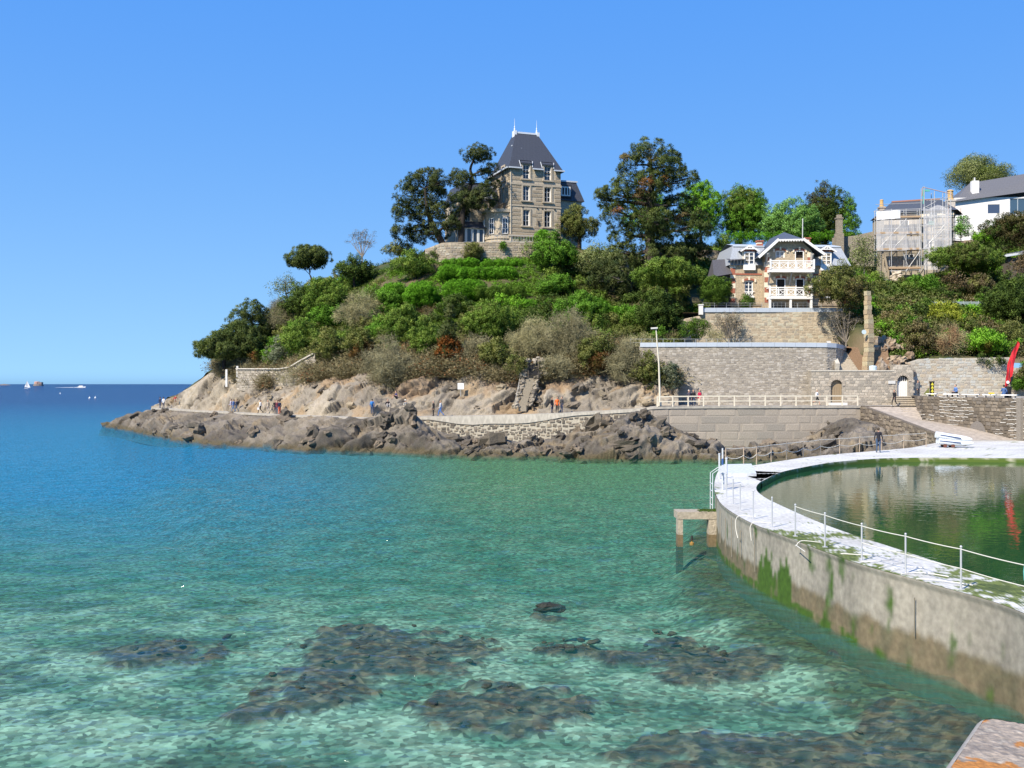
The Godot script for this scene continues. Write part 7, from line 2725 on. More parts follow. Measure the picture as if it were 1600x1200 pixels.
func vegetation() -> void:
	var P := Color(0.055, 0.045, 0.038)
	# --- trees, left to right
	var hd := func(x: float, y: float) -> float: return hill_d(x, y)
	plant("umbrella_pine", "dark umbrella pine reaching out over the headland's tip above the white gate posts", "pine", "pine", [303, 503, 410, 562], [352, 582], 151, {"pads": [[306, 530, 352, 556], [326, 515, 374, 548], [350, 505, 402, 540], [372, 520, 414, 556], [340, 535, 385, 560], [318, 540, 345, 558, 2.0]], "trunk": 0.32, "way": [[350, 565], [362, 540]], "bark": P, "density": 2.0, "gaps": 0.4})
	plant("umbrella_pine", "second umbrella pine just behind the tip pine, higher and grey-green", "pine", "pine", [348, 470, 424, 525], [398, 545], 157, {"pads": [[352, 485, 392, 512], [372, 470, 418, 500], [390, 484, 428, 522], [360, 500, 400, 525]], "trunk": 0.3, "way": [[396, 520], [392, 500]], "bark": P})
	plant("shrub", "dark bush with reddish dead leaves right of the tip pine's trunk", "shrub", "dark", [383, 525, 420, 576], [402, 578], 150, {"n": 6, "tint": [[395, 556, 10, Color(0.272, 0.120, 0.048)]]})
	plant("shrub", "silvery grey-green bush behind the headland wall", "shrub", "silver", [414, 520, 462, 578], [438, 578], 146.5, {"n": 7})
	plant("pine_tree", "grey-green leaning pine on the left skyline with open bare branches", "pine", "pale", [416, 424, 476, 474], [455, 490], 172, {"n": 6, "trunk": 0.22, "bark": Color(0.16, 0.14, 0.115), "density": 0.75})
	plant("umbrella_pine", "flat-topped umbrella pine alone on the skyline left of the bare tree", "pine", "pine", [443, 383, 518, 428], [488, 446], 170, {"pads": [[444, 394, 480, 414], [460, 385, 505, 410], [482, 390, 518, 414], [456, 398, 506, 418]], "trunk": 0.24, "way": [[487, 437], [484, 429]], "bark": P, "density": 1.9})
	plant("dark_tree", "dense dark evergreen on the ridge right of the skyline umbrella pine", "tree", "dark", [523, 396, 584, 445], [556, 452], 168, {"n": 8, "trunk": 0.25})
	bare_tree("bare_tree", "leafless silvery tree standing alone against the sky", [543, 357, 590, 402], [566, 412], 170)
	plant("round_tree", "round mid-green tree in front of the big left pine", "tree", "mid", [612, 385, 684, 440], [650, 442], 160, {"n": 8, "trunk": 0.25})
	plant("round_tree", "smaller olive tree on the ridge left of the round tree", "tree", "olive", [600, 370, 645, 408], [624, 420], 164, {"n": 6, "trunk": 0.2})
	plant("pine_tree", "big dark spreading pine left of the turreted house, its crown leaning left", "pine", "darkpine", [608, 256, 708, 385], [698, 398], 166, {"pads": [[650, 258, 684, 292], [672, 270, 705, 305], [628, 268, 662, 300], [618, 292, 656, 325], [655, 288, 700, 325], [612, 318, 648, 350], [640, 315, 685, 350], [672, 318, 706, 342], [610, 344, 640, 372], [635, 348, 672, 380], [660, 345, 700, 378], [690, 340, 716, 362]], "trunk": 0.55, "way": [[690, 378], [678, 355], [668, 330], [664, 295]], "bark": P, "density": 1.2, "gaps": 1.0})
	plant("pine_tree", "tall slender pine in separate tufts beside the turreted house", "pine", "darkpine", [700, 230, 786, 380], [719, 386], 158.5, {"pads": [[726, 231, 772, 256], [734, 238, 764, 252], [701, 263, 729, 290], [712, 272, 741, 293], [752, 259, 779, 270], [746, 264, 768, 275], [702, 300, 748, 325], [728, 302, 776, 332], [757, 280, 784, 296], [741, 291, 773, 310], [702, 325, 728, 344], [696, 345, 716, 360]], "trunk": 0.42, "way": [[722, 350], [724, 325], [732, 300], [738, 280], [735, 264], [742, 246]], "bark": P, "density": 1.1, "gaps": 1.0, "size": 0.85})
	plant("shrub", "low dark bush at the foot of the big left pine", "shrub", "dark", [668, 385, 702, 408], [685, 408], 159, {"n": 4})
	# --- plants round the house terrace
	plant("clipped_bush", "clipped green dome in front of the turreted house's doorway", "shrub", "hedge", [833, 360, 862, 382], [848, 380], 156.5, {"shape": "ball", "lumpy": 0.4})
	plant("low_hedge", "low trimmed hedge along the house terrace railing", "hedge", "darkhedge", [806, 371, 848, 380], [826, 379], 156, {"shape": "box", "n": 5, "lumpy": 0.4})
	plant("ivy", "dark creeper hanging over the house terrace wall", "ivy", "olive", [722, 379, 758, 405], [740, 402], 153.4, {"shape": "box", "n": 4, "density": 0.8, "gaps": 1.5})
	plant("ivy", "small bright green creeper on the house terrace wall", "ivy", "green", [780, 375, 790, 392], [785, 390], 153.3, {"n": 3})
	plant("round_tree", "dark olive round tree right of the turreted house", "tree", "olive", [866, 316, 938, 382], [905, 392], 163, {"n": 9, "trunk": 0.3})
	plant("leafy_tree", "bright green leafy tree below the right end of the terrace wall", "tree", "green", [830, 358, 905, 430], [866, 436], 152.5, {"n": 10, "trunk": 0.2})
	plant("shrub", "grey-green bushy tree hanging left of the great pine's trunk", "shrub", "pale", [895, 372, 975, 440], [938, 446], 151, {"n": 9, "trunk": 0.2})
	plant("great_pine", "largest pine in the middle of the hill, ragged crown with rusty patches", "pine", "pine", [930, 222, 1090, 415], [1008, 440], 156, {"pads": [[985, 222, 1030, 256], [1025, 226, 1064, 254], [965, 240, 1004, 272], [1008, 250, 1066, 274], [962, 268, 1012, 298], [1020, 262, 1068, 300], [1050, 270, 1085, 300], [935, 288, 985, 328], [980, 296, 1030, 325], [1035, 300, 1092, 330], [940, 318, 985, 352], [985, 330, 1030, 362], [1040, 325, 1106, 352], [1058, 345, 1110, 372], [952, 352, 1000, 385], [1010, 352, 1060, 390], [925, 300, 950, 326], [985, 378, 1045, 424], [1030, 380, 1080, 420], [950, 380, 1004, 418], [1000, 330, 1050, 372, 2.6], [985, 270, 1040, 312, 2.4]], "trunk": 0.75, "way": [[1016, 390], [1014, 340], [1018, 290], [1016, 250]], "bark": Color(0.11, 0.09, 0.075), "density": 0.95, "gaps": 1.1, "tint": [[1005, 296, 11, Color(0.320, 0.136, 0.048)], [1034, 290, 7, Color(0.352, 0.144, 0.048)], [962, 332, 7, Color(0.384, 0.160, 0.048)], [1000, 312, 14, Color(0.208, 0.136, 0.072)], [1062, 346, 14, Color(0.208, 0.144, 0.080)], [1015, 250, 10, Color(0.208, 0.176, 0.096)], [972, 246, 9, Color(0.192, 0.128, 0.072)]]})
	plant("leafy_tree", "bright green foliage showing through the great pine", "tree", "green", [970, 296, 1064, 395], [1022, 400], 162, {"n": 7})
	plant("pine_tree", "brownish pine between the great pine and the villa's lean-to", "pine", "pine", [1048, 362, 1112, 412], [1080, 420], 155, {"n": 8, "trunk": 0.3, "tint": [[1105, 400, 14, Color(0.224, 0.144, 0.088)], [1095, 378, 12, Color(0.192, 0.160, 0.080)]]})
	plant("dark_tree", "dark tangled tree under the great pine with bare grey limbs", "tree", "darkpine", [915, 395, 1010, 470], [975, 470], 147.5, {"n": 9, "trunk": 0.4, "bark": Color(0.26, 0.235, 0.20), "tint": [[1003, 382, 8, Color(0.384, 0.144, 0.048)], [905, 424, 8, Color(0.288, 0.160, 0.064)]], "way": [[985, 440], [975, 400]], "density": 0.85})
	plant("umbrella_pine", "broad bright-topped umbrella pine left of the clipped round tree", "pine", "mid", [985, 404, 1106, 446], [1045, 500], 141, {"pads": [[988, 418, 1030, 444], [1005, 407, 1055, 436], [1035, 405, 1080, 436], [1062, 416, 1106, 444], [1010, 424, 1090, 446]], "trunk": 0.4, "way": [[1040, 470], [1042, 445]], "bark": P, "density": 1.8, "lumpy": 0.6})
	plant("dark_tree", "dark evergreen beneath the broad umbrella pine", "tree", "dark", [992, 448, 1066, 526], [1030, 528], 134, {"n": 9, "tint": [[1000, 455, 12, Color(0.192, 0.176, 0.096)]]})
	plant("round_tree", "clipped dark green round tree left of the brick villa", "tree", "darkhedge", [1089, 431, 1147, 477], [1118, 497], 132.4, {"shape": "ball", "trunk": 0.16, "lumpy": 0.5})
	plant("topiary", "small round topiary ball before the villa's left window", "shrub", "darkhedge", [1156, 459, 1179, 484], [1167, 490], 132.6, {"shape": "ball", "lumpy": 0.5})
	plant("box_hedge", "dark green box hedge on the lawn above the retaining wall", "hedge", "darkhedge", [1062, 498, 1108, 530], [1085, 530], 124.5, {"shape": "box", "n": 3, "lumpy": 0.4})
	plant("shrub", "low yellowish shrub beside the dark box hedge", "shrub", "tan", [1104, 515, 1130, 534], [1117, 534], 122.5, {"n": 4})
	bare_tree("bare_climber", "grey bare climber trained on the tan terrace wall", [1112, 484, 1166, 532], [1140, 535], 130.2)
	# --- background trees behind the villa
	plant("leafy_tree", "vivid green tree directly right of the great pine on the skyline", "tree", "lime", [1060, 270, 1128, 395], [1098, 392], 176, {"n": 10, "trunk": 0.35})
	plant("leafy_tree", "tall yellow-green tree with a pointed top on the skyline", "tree", "green", [1112, 276, 1204, 398], [1158, 392], 180, {"n": 13, "trunk": 0.4, "bark": Color(0.25, 0.22, 0.15), "tint": [[1150, 310, 24, Color(0.192, 0.256, 0.064)]]})
	plant("leafy_tree", "fresh pale green rounded tree behind the villa's gable", "tree", "fresh", [1186, 308, 1288, 398], [1240, 392], 172, {"n": 11, "trunk": 0.35})
	plant("dark_tree", "large dark brown-green tree on the skyline behind the old chimney", "tree", "dark", [1244, 276, 1334, 396], [1290, 392], 182, {"n": 12, "trunk": 0.4, "tint": [[1275, 305, 22, Color(0.112, 0.096, 0.056)]]})
	plant("conifer", "green conifer at the right flank of the large dark tree", "tree", "green", [1302, 300, 1352, 384], [1328, 380], 178, {"n": 6, "shape": "cone"})
	plant("shrub", "small trees in the gap behind the villa's left roof", "shrub", "mid", [1110, 364, 1150, 394], [1130, 400], 160.5, {"n": 5})
	plant("hedge", "bright hedge behind the villa's roof ridge", "hedge", "hedge", [1130, 362, 1300, 380], [1215, 384], 168, {"shape": "box", "n": 9})
	# --- right slope
	plant("olive_tree", "olive-brown tree with bare grey limbs in front of the villa's right wing", "tree", "olive", [1256, 403, 1362, 488], [1318, 540], 127.5, {"n": 12, "trunk": 0.3, "bark": Color(0.20, 0.18, 0.16), "way": [[1320, 500], [1316, 470]], "tint": [[1330, 462, 24, Color(0.240, 0.192, 0.096)], [1280, 468, 14, Color(0.240, 0.192, 0.096)]]})
	bare_tree("bare_shrub", "tangled leafless grey shrub left of the stone pillar", [1284, 478, 1346, 536], [1322, 542], 125.8)
	plant("poplar", "pale feathery tree left of the scaffolding", "tree", "pale", [1326, 362, 1374, 436], [1350, 470], 148, {"n": 9, "trunk": 0.2, "bark": Color(0.26, 0.24, 0.18)})
	plant("skyline_tree", "large grey-green budding tree behind the white house", "tree", "pale", [1474, 236, 1582, 312], [1530, 330], 192, {"n": 13, "trunk": 0.45, "bark": Color(0.2, 0.18, 0.15), "density": 2.0, "gaps": 0.5, "tint": [[1535, 282, 26, Color(0.160, 0.208, 0.048)]]})
	plant("conifer", "bright green small conifer at the corner of the scaffolded house", "tree", "fresh", [1490, 338, 1521, 378], [1506, 385], 154, {"n": 6})
	plant("shrub", "lime green bush between the conifer and the brown thicket", "shrub", "lime", [1516, 360, 1558, 388], [1538, 390], 153, {"n": 6})
	plant("thicket", "tall dark brown thicket under the white house", "shrub", "dark", [1528, 332, 1640, 400], [1580, 404], 152.5, {"n": 12, "tint": [[1560, 350, 30, Color(0.136, 0.112, 0.056)], [1590, 380, 22, Color(0.096, 0.064, 0.040)]]})
	plant("thicket", "broad olive thicket right of the scaffolding's foot", "shrub", "mid", [1446, 376, 1574, 430], [1510, 436], 147, {"n": 13, "tint": [[1500, 392, 24, Color(0.144, 0.160, 0.056)]]})
	plant("shrub", "bright green bush at the foot of the scaffolding", "shrub", "green", [1412, 424, 1466, 470], [1440, 472], 143, {"n": 8})
	plant("shrub", "purple-brown bush among the bright green ones on the right slope", "shrub", "brown", [1466, 418, 1510, 462], [1488, 464], 142, {"n": 6})
	plant("shrub", "grey-brown scrub right of the purple-brown bush", "shrub", "olive", [1505, 424, 1560, 464], [1532, 466], 142.5, {"n": 7, "tint": [[1532, 440, 30, Color(0.208, 0.160, 0.104)]]})
	plant("thicket", "dark green thicket at the right edge of the slope", "shrub", "dark", [1530, 420, 1640, 530], [1580, 535], 132, {"n": 14})
	plant("shrub", "brown bush at the right edge above the dark thicket", "shrub", "brown", [1572, 386, 1650, 440], [1610, 444], 144, {"n": 8})
	plant("gorse", "yellow-flowering bush under the glass fence", "shrub", "yellow", [1446, 470, 1522, 516], [1484, 518], 129.5, {"n": 9})
	plant("shrub", "vivid green shrubs spilling over the pale garden wall", "shrub", "lime", [1494, 508, 1582, 562], [1540, 562], 121.2, {"n": 11, "tint": [[1522, 552, 14, Color(0.160, 0.080, 0.032)]]})
	plant("ivy", "dark creeper hanging down the pale garden wall left of the red flag", "ivy", "dark", [1528, 554, 1572, 572], [1550, 572], 118.1, {"shape": "box", "n": 4, "gaps": 1.5, "density": 0.7})
	plant("scrub", "brown leggy scrub above the white gate", "shrub", "olive", [1408, 498, 1470, 565], [1440, 564], 121.5, {"n": 10, "tint": [[1440, 525, 30, Color(0.240, 0.192, 0.112)]]})
	plant("scrub", "grey-brown scrub left of the vivid green shrubs", "shrub", "tan", [1450, 500, 1512, 562], [1480, 562], 121, {"n": 9, "tint": [[1470, 530, 20, Color(0.256, 0.144, 0.080)]]})
	plant("scrub", "brush on the bank behind the stone pillar", "shrub", "olive", [1372, 470, 1420, 530], [1396, 545], 127, {"n": 8, "tint": [[1390, 500, 16, Color(0.272, 0.208, 0.128)]]})
	plant("scrub", "dark green bush between the pale feathery tree and the ruin", "shrub", "mid", [1350, 420, 1396, 470], [1372, 478], 145, {"n": 8})
	plant("shrub", "green shrub at the right edge behind the red flag", "shrub", "green", [1580, 560, 1660, 615], [1620, 618], 117.3, {"n": 9, "tint": [[1592, 580, 12, Color(0.224, 0.176, 0.096)]]})
	# --- the scrub along the foot of the hill, left to right
	var scrub := [
		["dense dark green bush below the skyline umbrella pine", "dark", 440, 438, 500, 500, 9], ["dense olive bush right of the dark one below the skyline pine", "mid", 478, 428, 545, 500, 10],
		["grey-brown bush under the leaning grey-green pine", "grey", 412, 466, 462, 520, 6], ["mid green thicket above the headland wall", "mid", 440, 490, 505, 560, 10],
		["brown-green thicket right of the rising headland wall", "olive", 488, 505, 545, 575, 9], ["large tan bush in the middle of the left slope", "tan", 530, 452, 592, 515, 8],
		["pale grey-green bush below the bright hedges' left end", "pale", 556, 448, 612, 490, 7], ["rust-edged bush above the bare earth", "olive", 540, 505, 590, 570, 8],
		["bare grey bush hanging over the cliff above the seated walker", "grey", 574, 520, 640, 604, 9], ["mid green bush beside the bare grey one", "mid", 600, 470, 660, 540, 9],
		["dark green bush left of the rusty-footed cypress", "mid", 640, 488, 692, 560, 9], ["grey thorn bush right of the rusty-footed cypress", "grey", 716, 520, 768, 566, 6],
		["olive bush crowding the left side of the cave door", "olive", 792, 548, 818, 588, 5], ["grey twiggy bush crowding the right side of the cave door", "grey", 850, 546, 894, 590, 6],
		["tangled olive bush above the cave door", "olive", 752, 524, 808, 578, 8], ["mid green bush in the centre of the slope", "mid", 724, 464, 800, 535, 11],
		["big grey-tan thorn thicket above the cave door", "tan", 795, 490, 872, 566, 10], ["big grey-green thorn thicket right of the tan one", "grey", 850, 480, 930, 572, 11],
		["bright bush on the slope above the thorn thicket", "green", 872, 452, 950, 500, 9], ["dark scrub with rusty twigs on the cliff edge", "olive", 905, 520, 968, 586, 9],
		["grey scrub left of the lamp post", "grey", 945, 528, 1010, 600, 9], ["olive scrub just left of the lamp post", "olive", 990, 545, 1035, 612, 8],
		["blue-green bush right of the lamp post", "silver", 1030, 560, 1064, 612, 6], ["tawny scrub above the lamp post's head", "tan", 975, 520, 1032, 560, 7],
		["green bush at the right end of the clipped hedges", "green", 840, 425, 900, 462, 8], ["bright bush in the left half of the slope", "green", 590, 440, 650, 480, 7],
		["yellow-green bush beside the tan bush on the left slope", "green", 485, 470, 535, 512, 7], ["small dark bush on the slope above the notice", "dark", 690, 455, 740, 492, 6],
	]
	for q in scrub:
		var x: float = (q[2] + q[4]) * 0.5
		var foot: float = minf(q[5] + 2.0, 612.0)
		var drop := 6.0
		var opt := {"n": q[6], "group": ""}
		if q[0].begins_with("rust") or q[0].contains("rusty twigs"):
			opt["tint"] = [[x, q[5] - 12.0, 22, Color(0.19, 0.08, 0.035)], [x + 16, q[5] - 30.0, 12, Color(0.17, 0.08, 0.04)]]
		plant("scrub", q[0], "shrub", q[1], [q[2] - 4, q[3], q[4] + 4, q[5] + drop], [x, foot], 119.0 if q[0].contains("crowding") else hill_d(x, foot) - 0.5, opt)
	plant("cypress", "dark conical cypress with a rusty dead foot in the middle of the scrub", "tree", "darkpine", [676, 478, 726, 566], [702, 572], hill_d(702, 570) - 1.0, {"shape": "cone", "n": 7, "tint": [[700, 552, 26, Color(0.320, 0.104, 0.029)]], "density": 1.2})
	# --- clipped hedges in steps below the house
	var hedges := [
		["topmost clipped hedge directly below the terrace wall, left part", "hedge", 690, 404, 738, 420], ["topmost clipped hedge directly below the terrace wall, right part", "hedge", 732, 404, 815, 420],
		["bulging clipped hedge at the left of the second step", "hedge", 684, 414, 722, 440], ["clipped hedge in the middle of the second step", "hedge", 714, 416, 762, 440],
		["clipped hedge at the right of the second step", "hedge", 754, 416, 806, 438], ["long clipped hedge on the third step", "hedge", 692, 436, 762, 472],
		["clipped bright hedge at the far left of the third step", "hedge", 596, 442, 640, 482], ["clipped bright hedge left of the earth gully", "hedge", 632, 440, 684, 486],
		["dark trimmed hedge below the third step", "darkhedge", 742, 446, 820, 470], ["long thin yellow-green hedge crossing the slope to the right", "hedge", 820, 468, 940, 482],
		["bright low hedge along the slope left of the dark evergreen", "hedge", 900, 478, 992, 500],
	]
	for q in hedges:
		var x: float = (q[2] + q[4]) * 0.5
		plant("clipped_hedge", q[0], "hedge", q[1], [q[2], q[3], q[4], q[5]], [x, q[5]], hill_d(x, q[5]) - 0.3, {"shape": "box", "n": 4, "lumpy": 0.3, "gaps": 0.0, "density": 1.7, "size": 0.8, "group": "clipped hedges below the house"})
	undergrowth()

# what covers the slopes between the plants one can tell apart
func undergrowth() -> void:
	for kind in ["broad", "twig"]:
		var where := []
		var cols := PackedColorArray()
		for i in 24000:
			var x := rnd(340, 1062)
			var k := rnd(0.8, 3.9)
			var col := 0
			while col < HILL_X.size() - 2 and x > HILL_X[col + 1]:
				col += 1
			var t: float = clampf((x - HILL_X[col]) / float(HILL_X[col + 1] - HILL_X[col]), 0.0, 1.0)
			var r := clampi(int(k), 0, 3)
			var a := at(HILL_X[col], HILL[r][col][0], HILL[r][col][1]).lerp(at(HILL_X[col + 1], HILL[r][col + 1][0], HILL[r][col + 1][1]), t)
			var b := at(HILL_X[col], HILL[r + 1][col][0], HILL[r + 1][col][1]).lerp(at(HILL_X[col + 1], HILL[r + 1][col + 1][0], HILL[r + 1][col + 1][1]), t)
			var q := a.lerp(b, k - r)
			var n := fbm.get_noise_3dv(q * 0.35)
			var low := 1.0 - smoothstep(0.15, 0.9, k - 1.0 + n * 0.6)
			var dry := n * 1.3 + low * 0.9
			var tall := 1.0 + low * 0.6
			if k < 1.12 and n < 0.0:
				continue
			if (kind == "twig") != (dry > 0.62 + rnd(-0.2, 0.2)):
				continue
			var lush := smoothstep(1.6, 2.4, k) * (1.0 - smoothstep(0.3, 0.8, absf(q.x + 8.0) / 22.0))
			var c := Color(0.09, 0.14, 0.03).lerp(Color(0.17, 0.20, 0.055), rng.randf())
			c = c.lerp(Color(0.15, 0.36, 0.025), lush * rnd(0.4, 1.0))
			if kind == "twig":
				c = Color(0.17, 0.15, 0.07).lerp(Color(0.27, 0.23, 0.13), rng.randf())
				if rng.randf() < 0.05:
					c = Color(0.28, 0.12, 0.05)
			var s := rnd(0.3, 0.7) * tall * (1.75 if kind == "twig" else 1.0)
			where.append(Transform3D(Basis.from_euler(Vector3(rnd(-0.3, 0.3), rnd(0, TAU), rnd(-0.3, 0.3))).scaled(Vector3(s, s * 0.8, s)), q + Vector3(0, s * 0.35 + 0.45 * n, 0)))
			cols.append(c)
		for i in 420:                                               # low bushes that run into one another
			var x := rnd(350, 1060)
			var k := rnd(1.05, 3.75)
			var col := 0
			while col < HILL_X.size() - 2 and x > HILL_X[col + 1]:
				col += 1
			var t: float = clampf((x - HILL_X[col]) / float(HILL_X[col + 1] - HILL_X[col]), 0.0, 1.0)
			var r := clampi(int(k), 0, 3)
			var q := at(HILL_X[col], HILL[r][col][0], HILL[r][col][1]).lerp(at(HILL_X[col + 1], HILL[r][col + 1][0], HILL[r][col + 1][1]), t).lerp(at(HILL_X[col], HILL[r + 1][col][0], HILL[r + 1][col][1]).lerp(at(HILL_X[col + 1], HILL[r + 1][col + 1][0], HILL[r + 1][col + 1][1]), t), k - r)
			if (q.y > 26.5 and absf(q.x - 2.0) < 9.0) or (q.x > -20.0 and q.x < 3.0 and q.y > 17.8):
				continue
			var dry: bool = fbm.get_noise_3dv(q * 0.35) * 0.8 + 1.0 - smoothstep(1.0, 1.9, k) > 0.62
			if dry != (kind == "twig"):
				continue
			var lush := smoothstep(1.7, 2.4, k) * (1.0 - smoothstep(0.3, 0.8, absf(q.x + 8.0) / 22.0))
			var what: String = (["green", "lime", "green", "mid"] if lush > 0.5 else ["mid", "olive", "dark", "mid", "green", "olive"])[rng.randi_range(0, 3 if lush > 0.5 else 5)]
			if kind == "twig":
				what = "tan" if i % 2 else "grey"
			var rr := rnd(0.9, 1.9)
			fill_lobes([[q + Vector3(0, rr * 0.4, 0), Vector3(rr * rnd(1.0, 1.5), rr * rnd(0.7, 1.0), rr)]], what, where, cols)
		var o := many("undergrowth", clumps[kind], leaf_mat(kind), where, cols)
		o.set_meta("label", "low green ground cover on the headland's slope" if kind == "broad" else "dry grey-brown scrub on the headland's slope")
	var where := []
	var cols := PackedColorArray()
	for i in 16000:
		var u := rnd(0.0, 11.0)
		var w := rnd(0.15, 3.9)
		var a := int(u)
		var b := int(w)
		if a > 10 or b > 3:
			continue
		var q: Vector3 = right_slope[b][a].lerp(right_slope[b][a + 1], u - a).lerp(right_slope[b + 1][a].lerp(right_slope[b + 1][a + 1], u - a), w - b)
		var n := fbm.get_noise_3dv(q * 0.3)
		if n < -0.12 and w < 1.5:
			continue
		var c := Color(0.085, 0.14, 0.03).lerp(Color(0.16, 0.20, 0.055), rng.randf())
		c = c.lerp(Color(0.24, 0.18, 0.11), smoothstep(0.0, 0.4, fbm.get_noise_3dv(q * 0.25 + Vector3(50, 0, 0))) * 0.8)
		c = c.lerp(Color(0.17, 0.33, 0.03), smoothstep(0.15, 0.4, n) * 0.7)
		var s := rnd(0.5, 1.1)
		where.append(Transform3D(Basis.from_euler(Vector3(0, rnd(0, TAU), 0)).scaled(Vector3(s, s * 0.9, s)), q + Vector3(0, s * 0.4, 0)))
		cols.append(c)
	for i in 150:
		var u := rnd(3.5, 10.4)
		var w := rnd(0.3, 3.4)
		var a := int(u)
		var b := int(w)
		var q: Vector3 = right_slope[b][a].lerp(right_slope[b][a + 1], u - a).lerp(right_slope[b + 1][a].lerp(right_slope[b + 1][a + 1], u - a), w - b)
		if a < 4 and w < 1.6:
			continue
		var rr := rnd(0.8, 1.6)
		fill_lobes([[q + Vector3(0, rr * 0.4, 0), Vector3(rr * rnd(1.0, 1.5), rr * rnd(0.7, 1.0), rr)]], ["mid", "olive", "dark", "green", "lime", "olive"][i % 6], where, cols)
	var o := many("undergrowth", clumps["broad"], leaf_mat("broad"), where, cols)
	o.set_meta("label", "green and brown ground cover on the right-hand slope")

func bare_tree(called: String, label: String, box: Array, base: Array, d: float) -> void:
	var foot := at(base[0], base[1], d)
	var t := thing(called, label, "tree" if called == "bare_tree" else "shrub", foot)
	var s := Shape.new()
	var where := []
	var cols := PackedColorArray()
	var c := at((box[0] + box[2]) * 0.5, (box[1] + box[3]) * 0.5, d) - foot
	var rx: float = (box[2] - box[0]) * d / FPX * 0.5
	var ry: float = (box[3] - box[1]) * d / FPX * 0.5
	var fork := Vector3(0, maxf(0.3, c.y - ry * 1.0), 0)
	s.tube([Vector3(0, -0.4, 0), fork], [0.13, 0.10], 6)
	for i in 11:
		var a := lerpf(-1.0, 1.0, i / 10.0)
		var e := c + Vector3(a * rx * 0.95, ry * (0.95 - 0.7 * a * a) * rnd(0.75, 1.0), rnd(-0.6, 0.6) * rx)
		limb(s, fork, e, 0.075, 0.018, 0.12)
		for j in 5:
			var p := fork.lerp(e, rnd(0.4, 0.95))
			var q := p + Vector3(rnd(-0.35, 0.35) * rx, rnd(0.05, 0.4) * ry, rnd(-0.3, 0.3) * rx)
			limb(s, p, q, 0.03, 0.012, 0.1)
			for k in 3:
				where.append(Transform3D(Basis.from_euler(Vector3(0, rnd(0, TAU), 0)).scaled(Vector3.ONE * rnd(0.18, 0.4)), q + Vector3(rnd(-0.3, 0.3), rnd(-0.2, 0.2), rnd(-0.3, 0.3))))
				cols.append(Color(0.26, 0.23, 0.18) * rnd(0.7, 1.1))
	part("branches", s, mat("grey_bark", Color(0.23, 0.20, 0.165), 0.9), t)
	many("buds", clumps["loose"], leaf_mat("loose"), where, cols, t)


# ---------------------------------------------------------------- people
# A body is one surface meshed from a field of tapered capsules; clothing colours ride on its vertices.
func capsule(p: Vector3, a: Vector3, b: Vector3, ra: float, rb: float) -> float:
	var ab := b - a
	var t := clampf((p - a).dot(ab) / maxf(ab.length_squared(), 1e-6), 0.0, 1.0)
	return p.distance_to(a + ab * t) - lerpf(ra, rb, t)

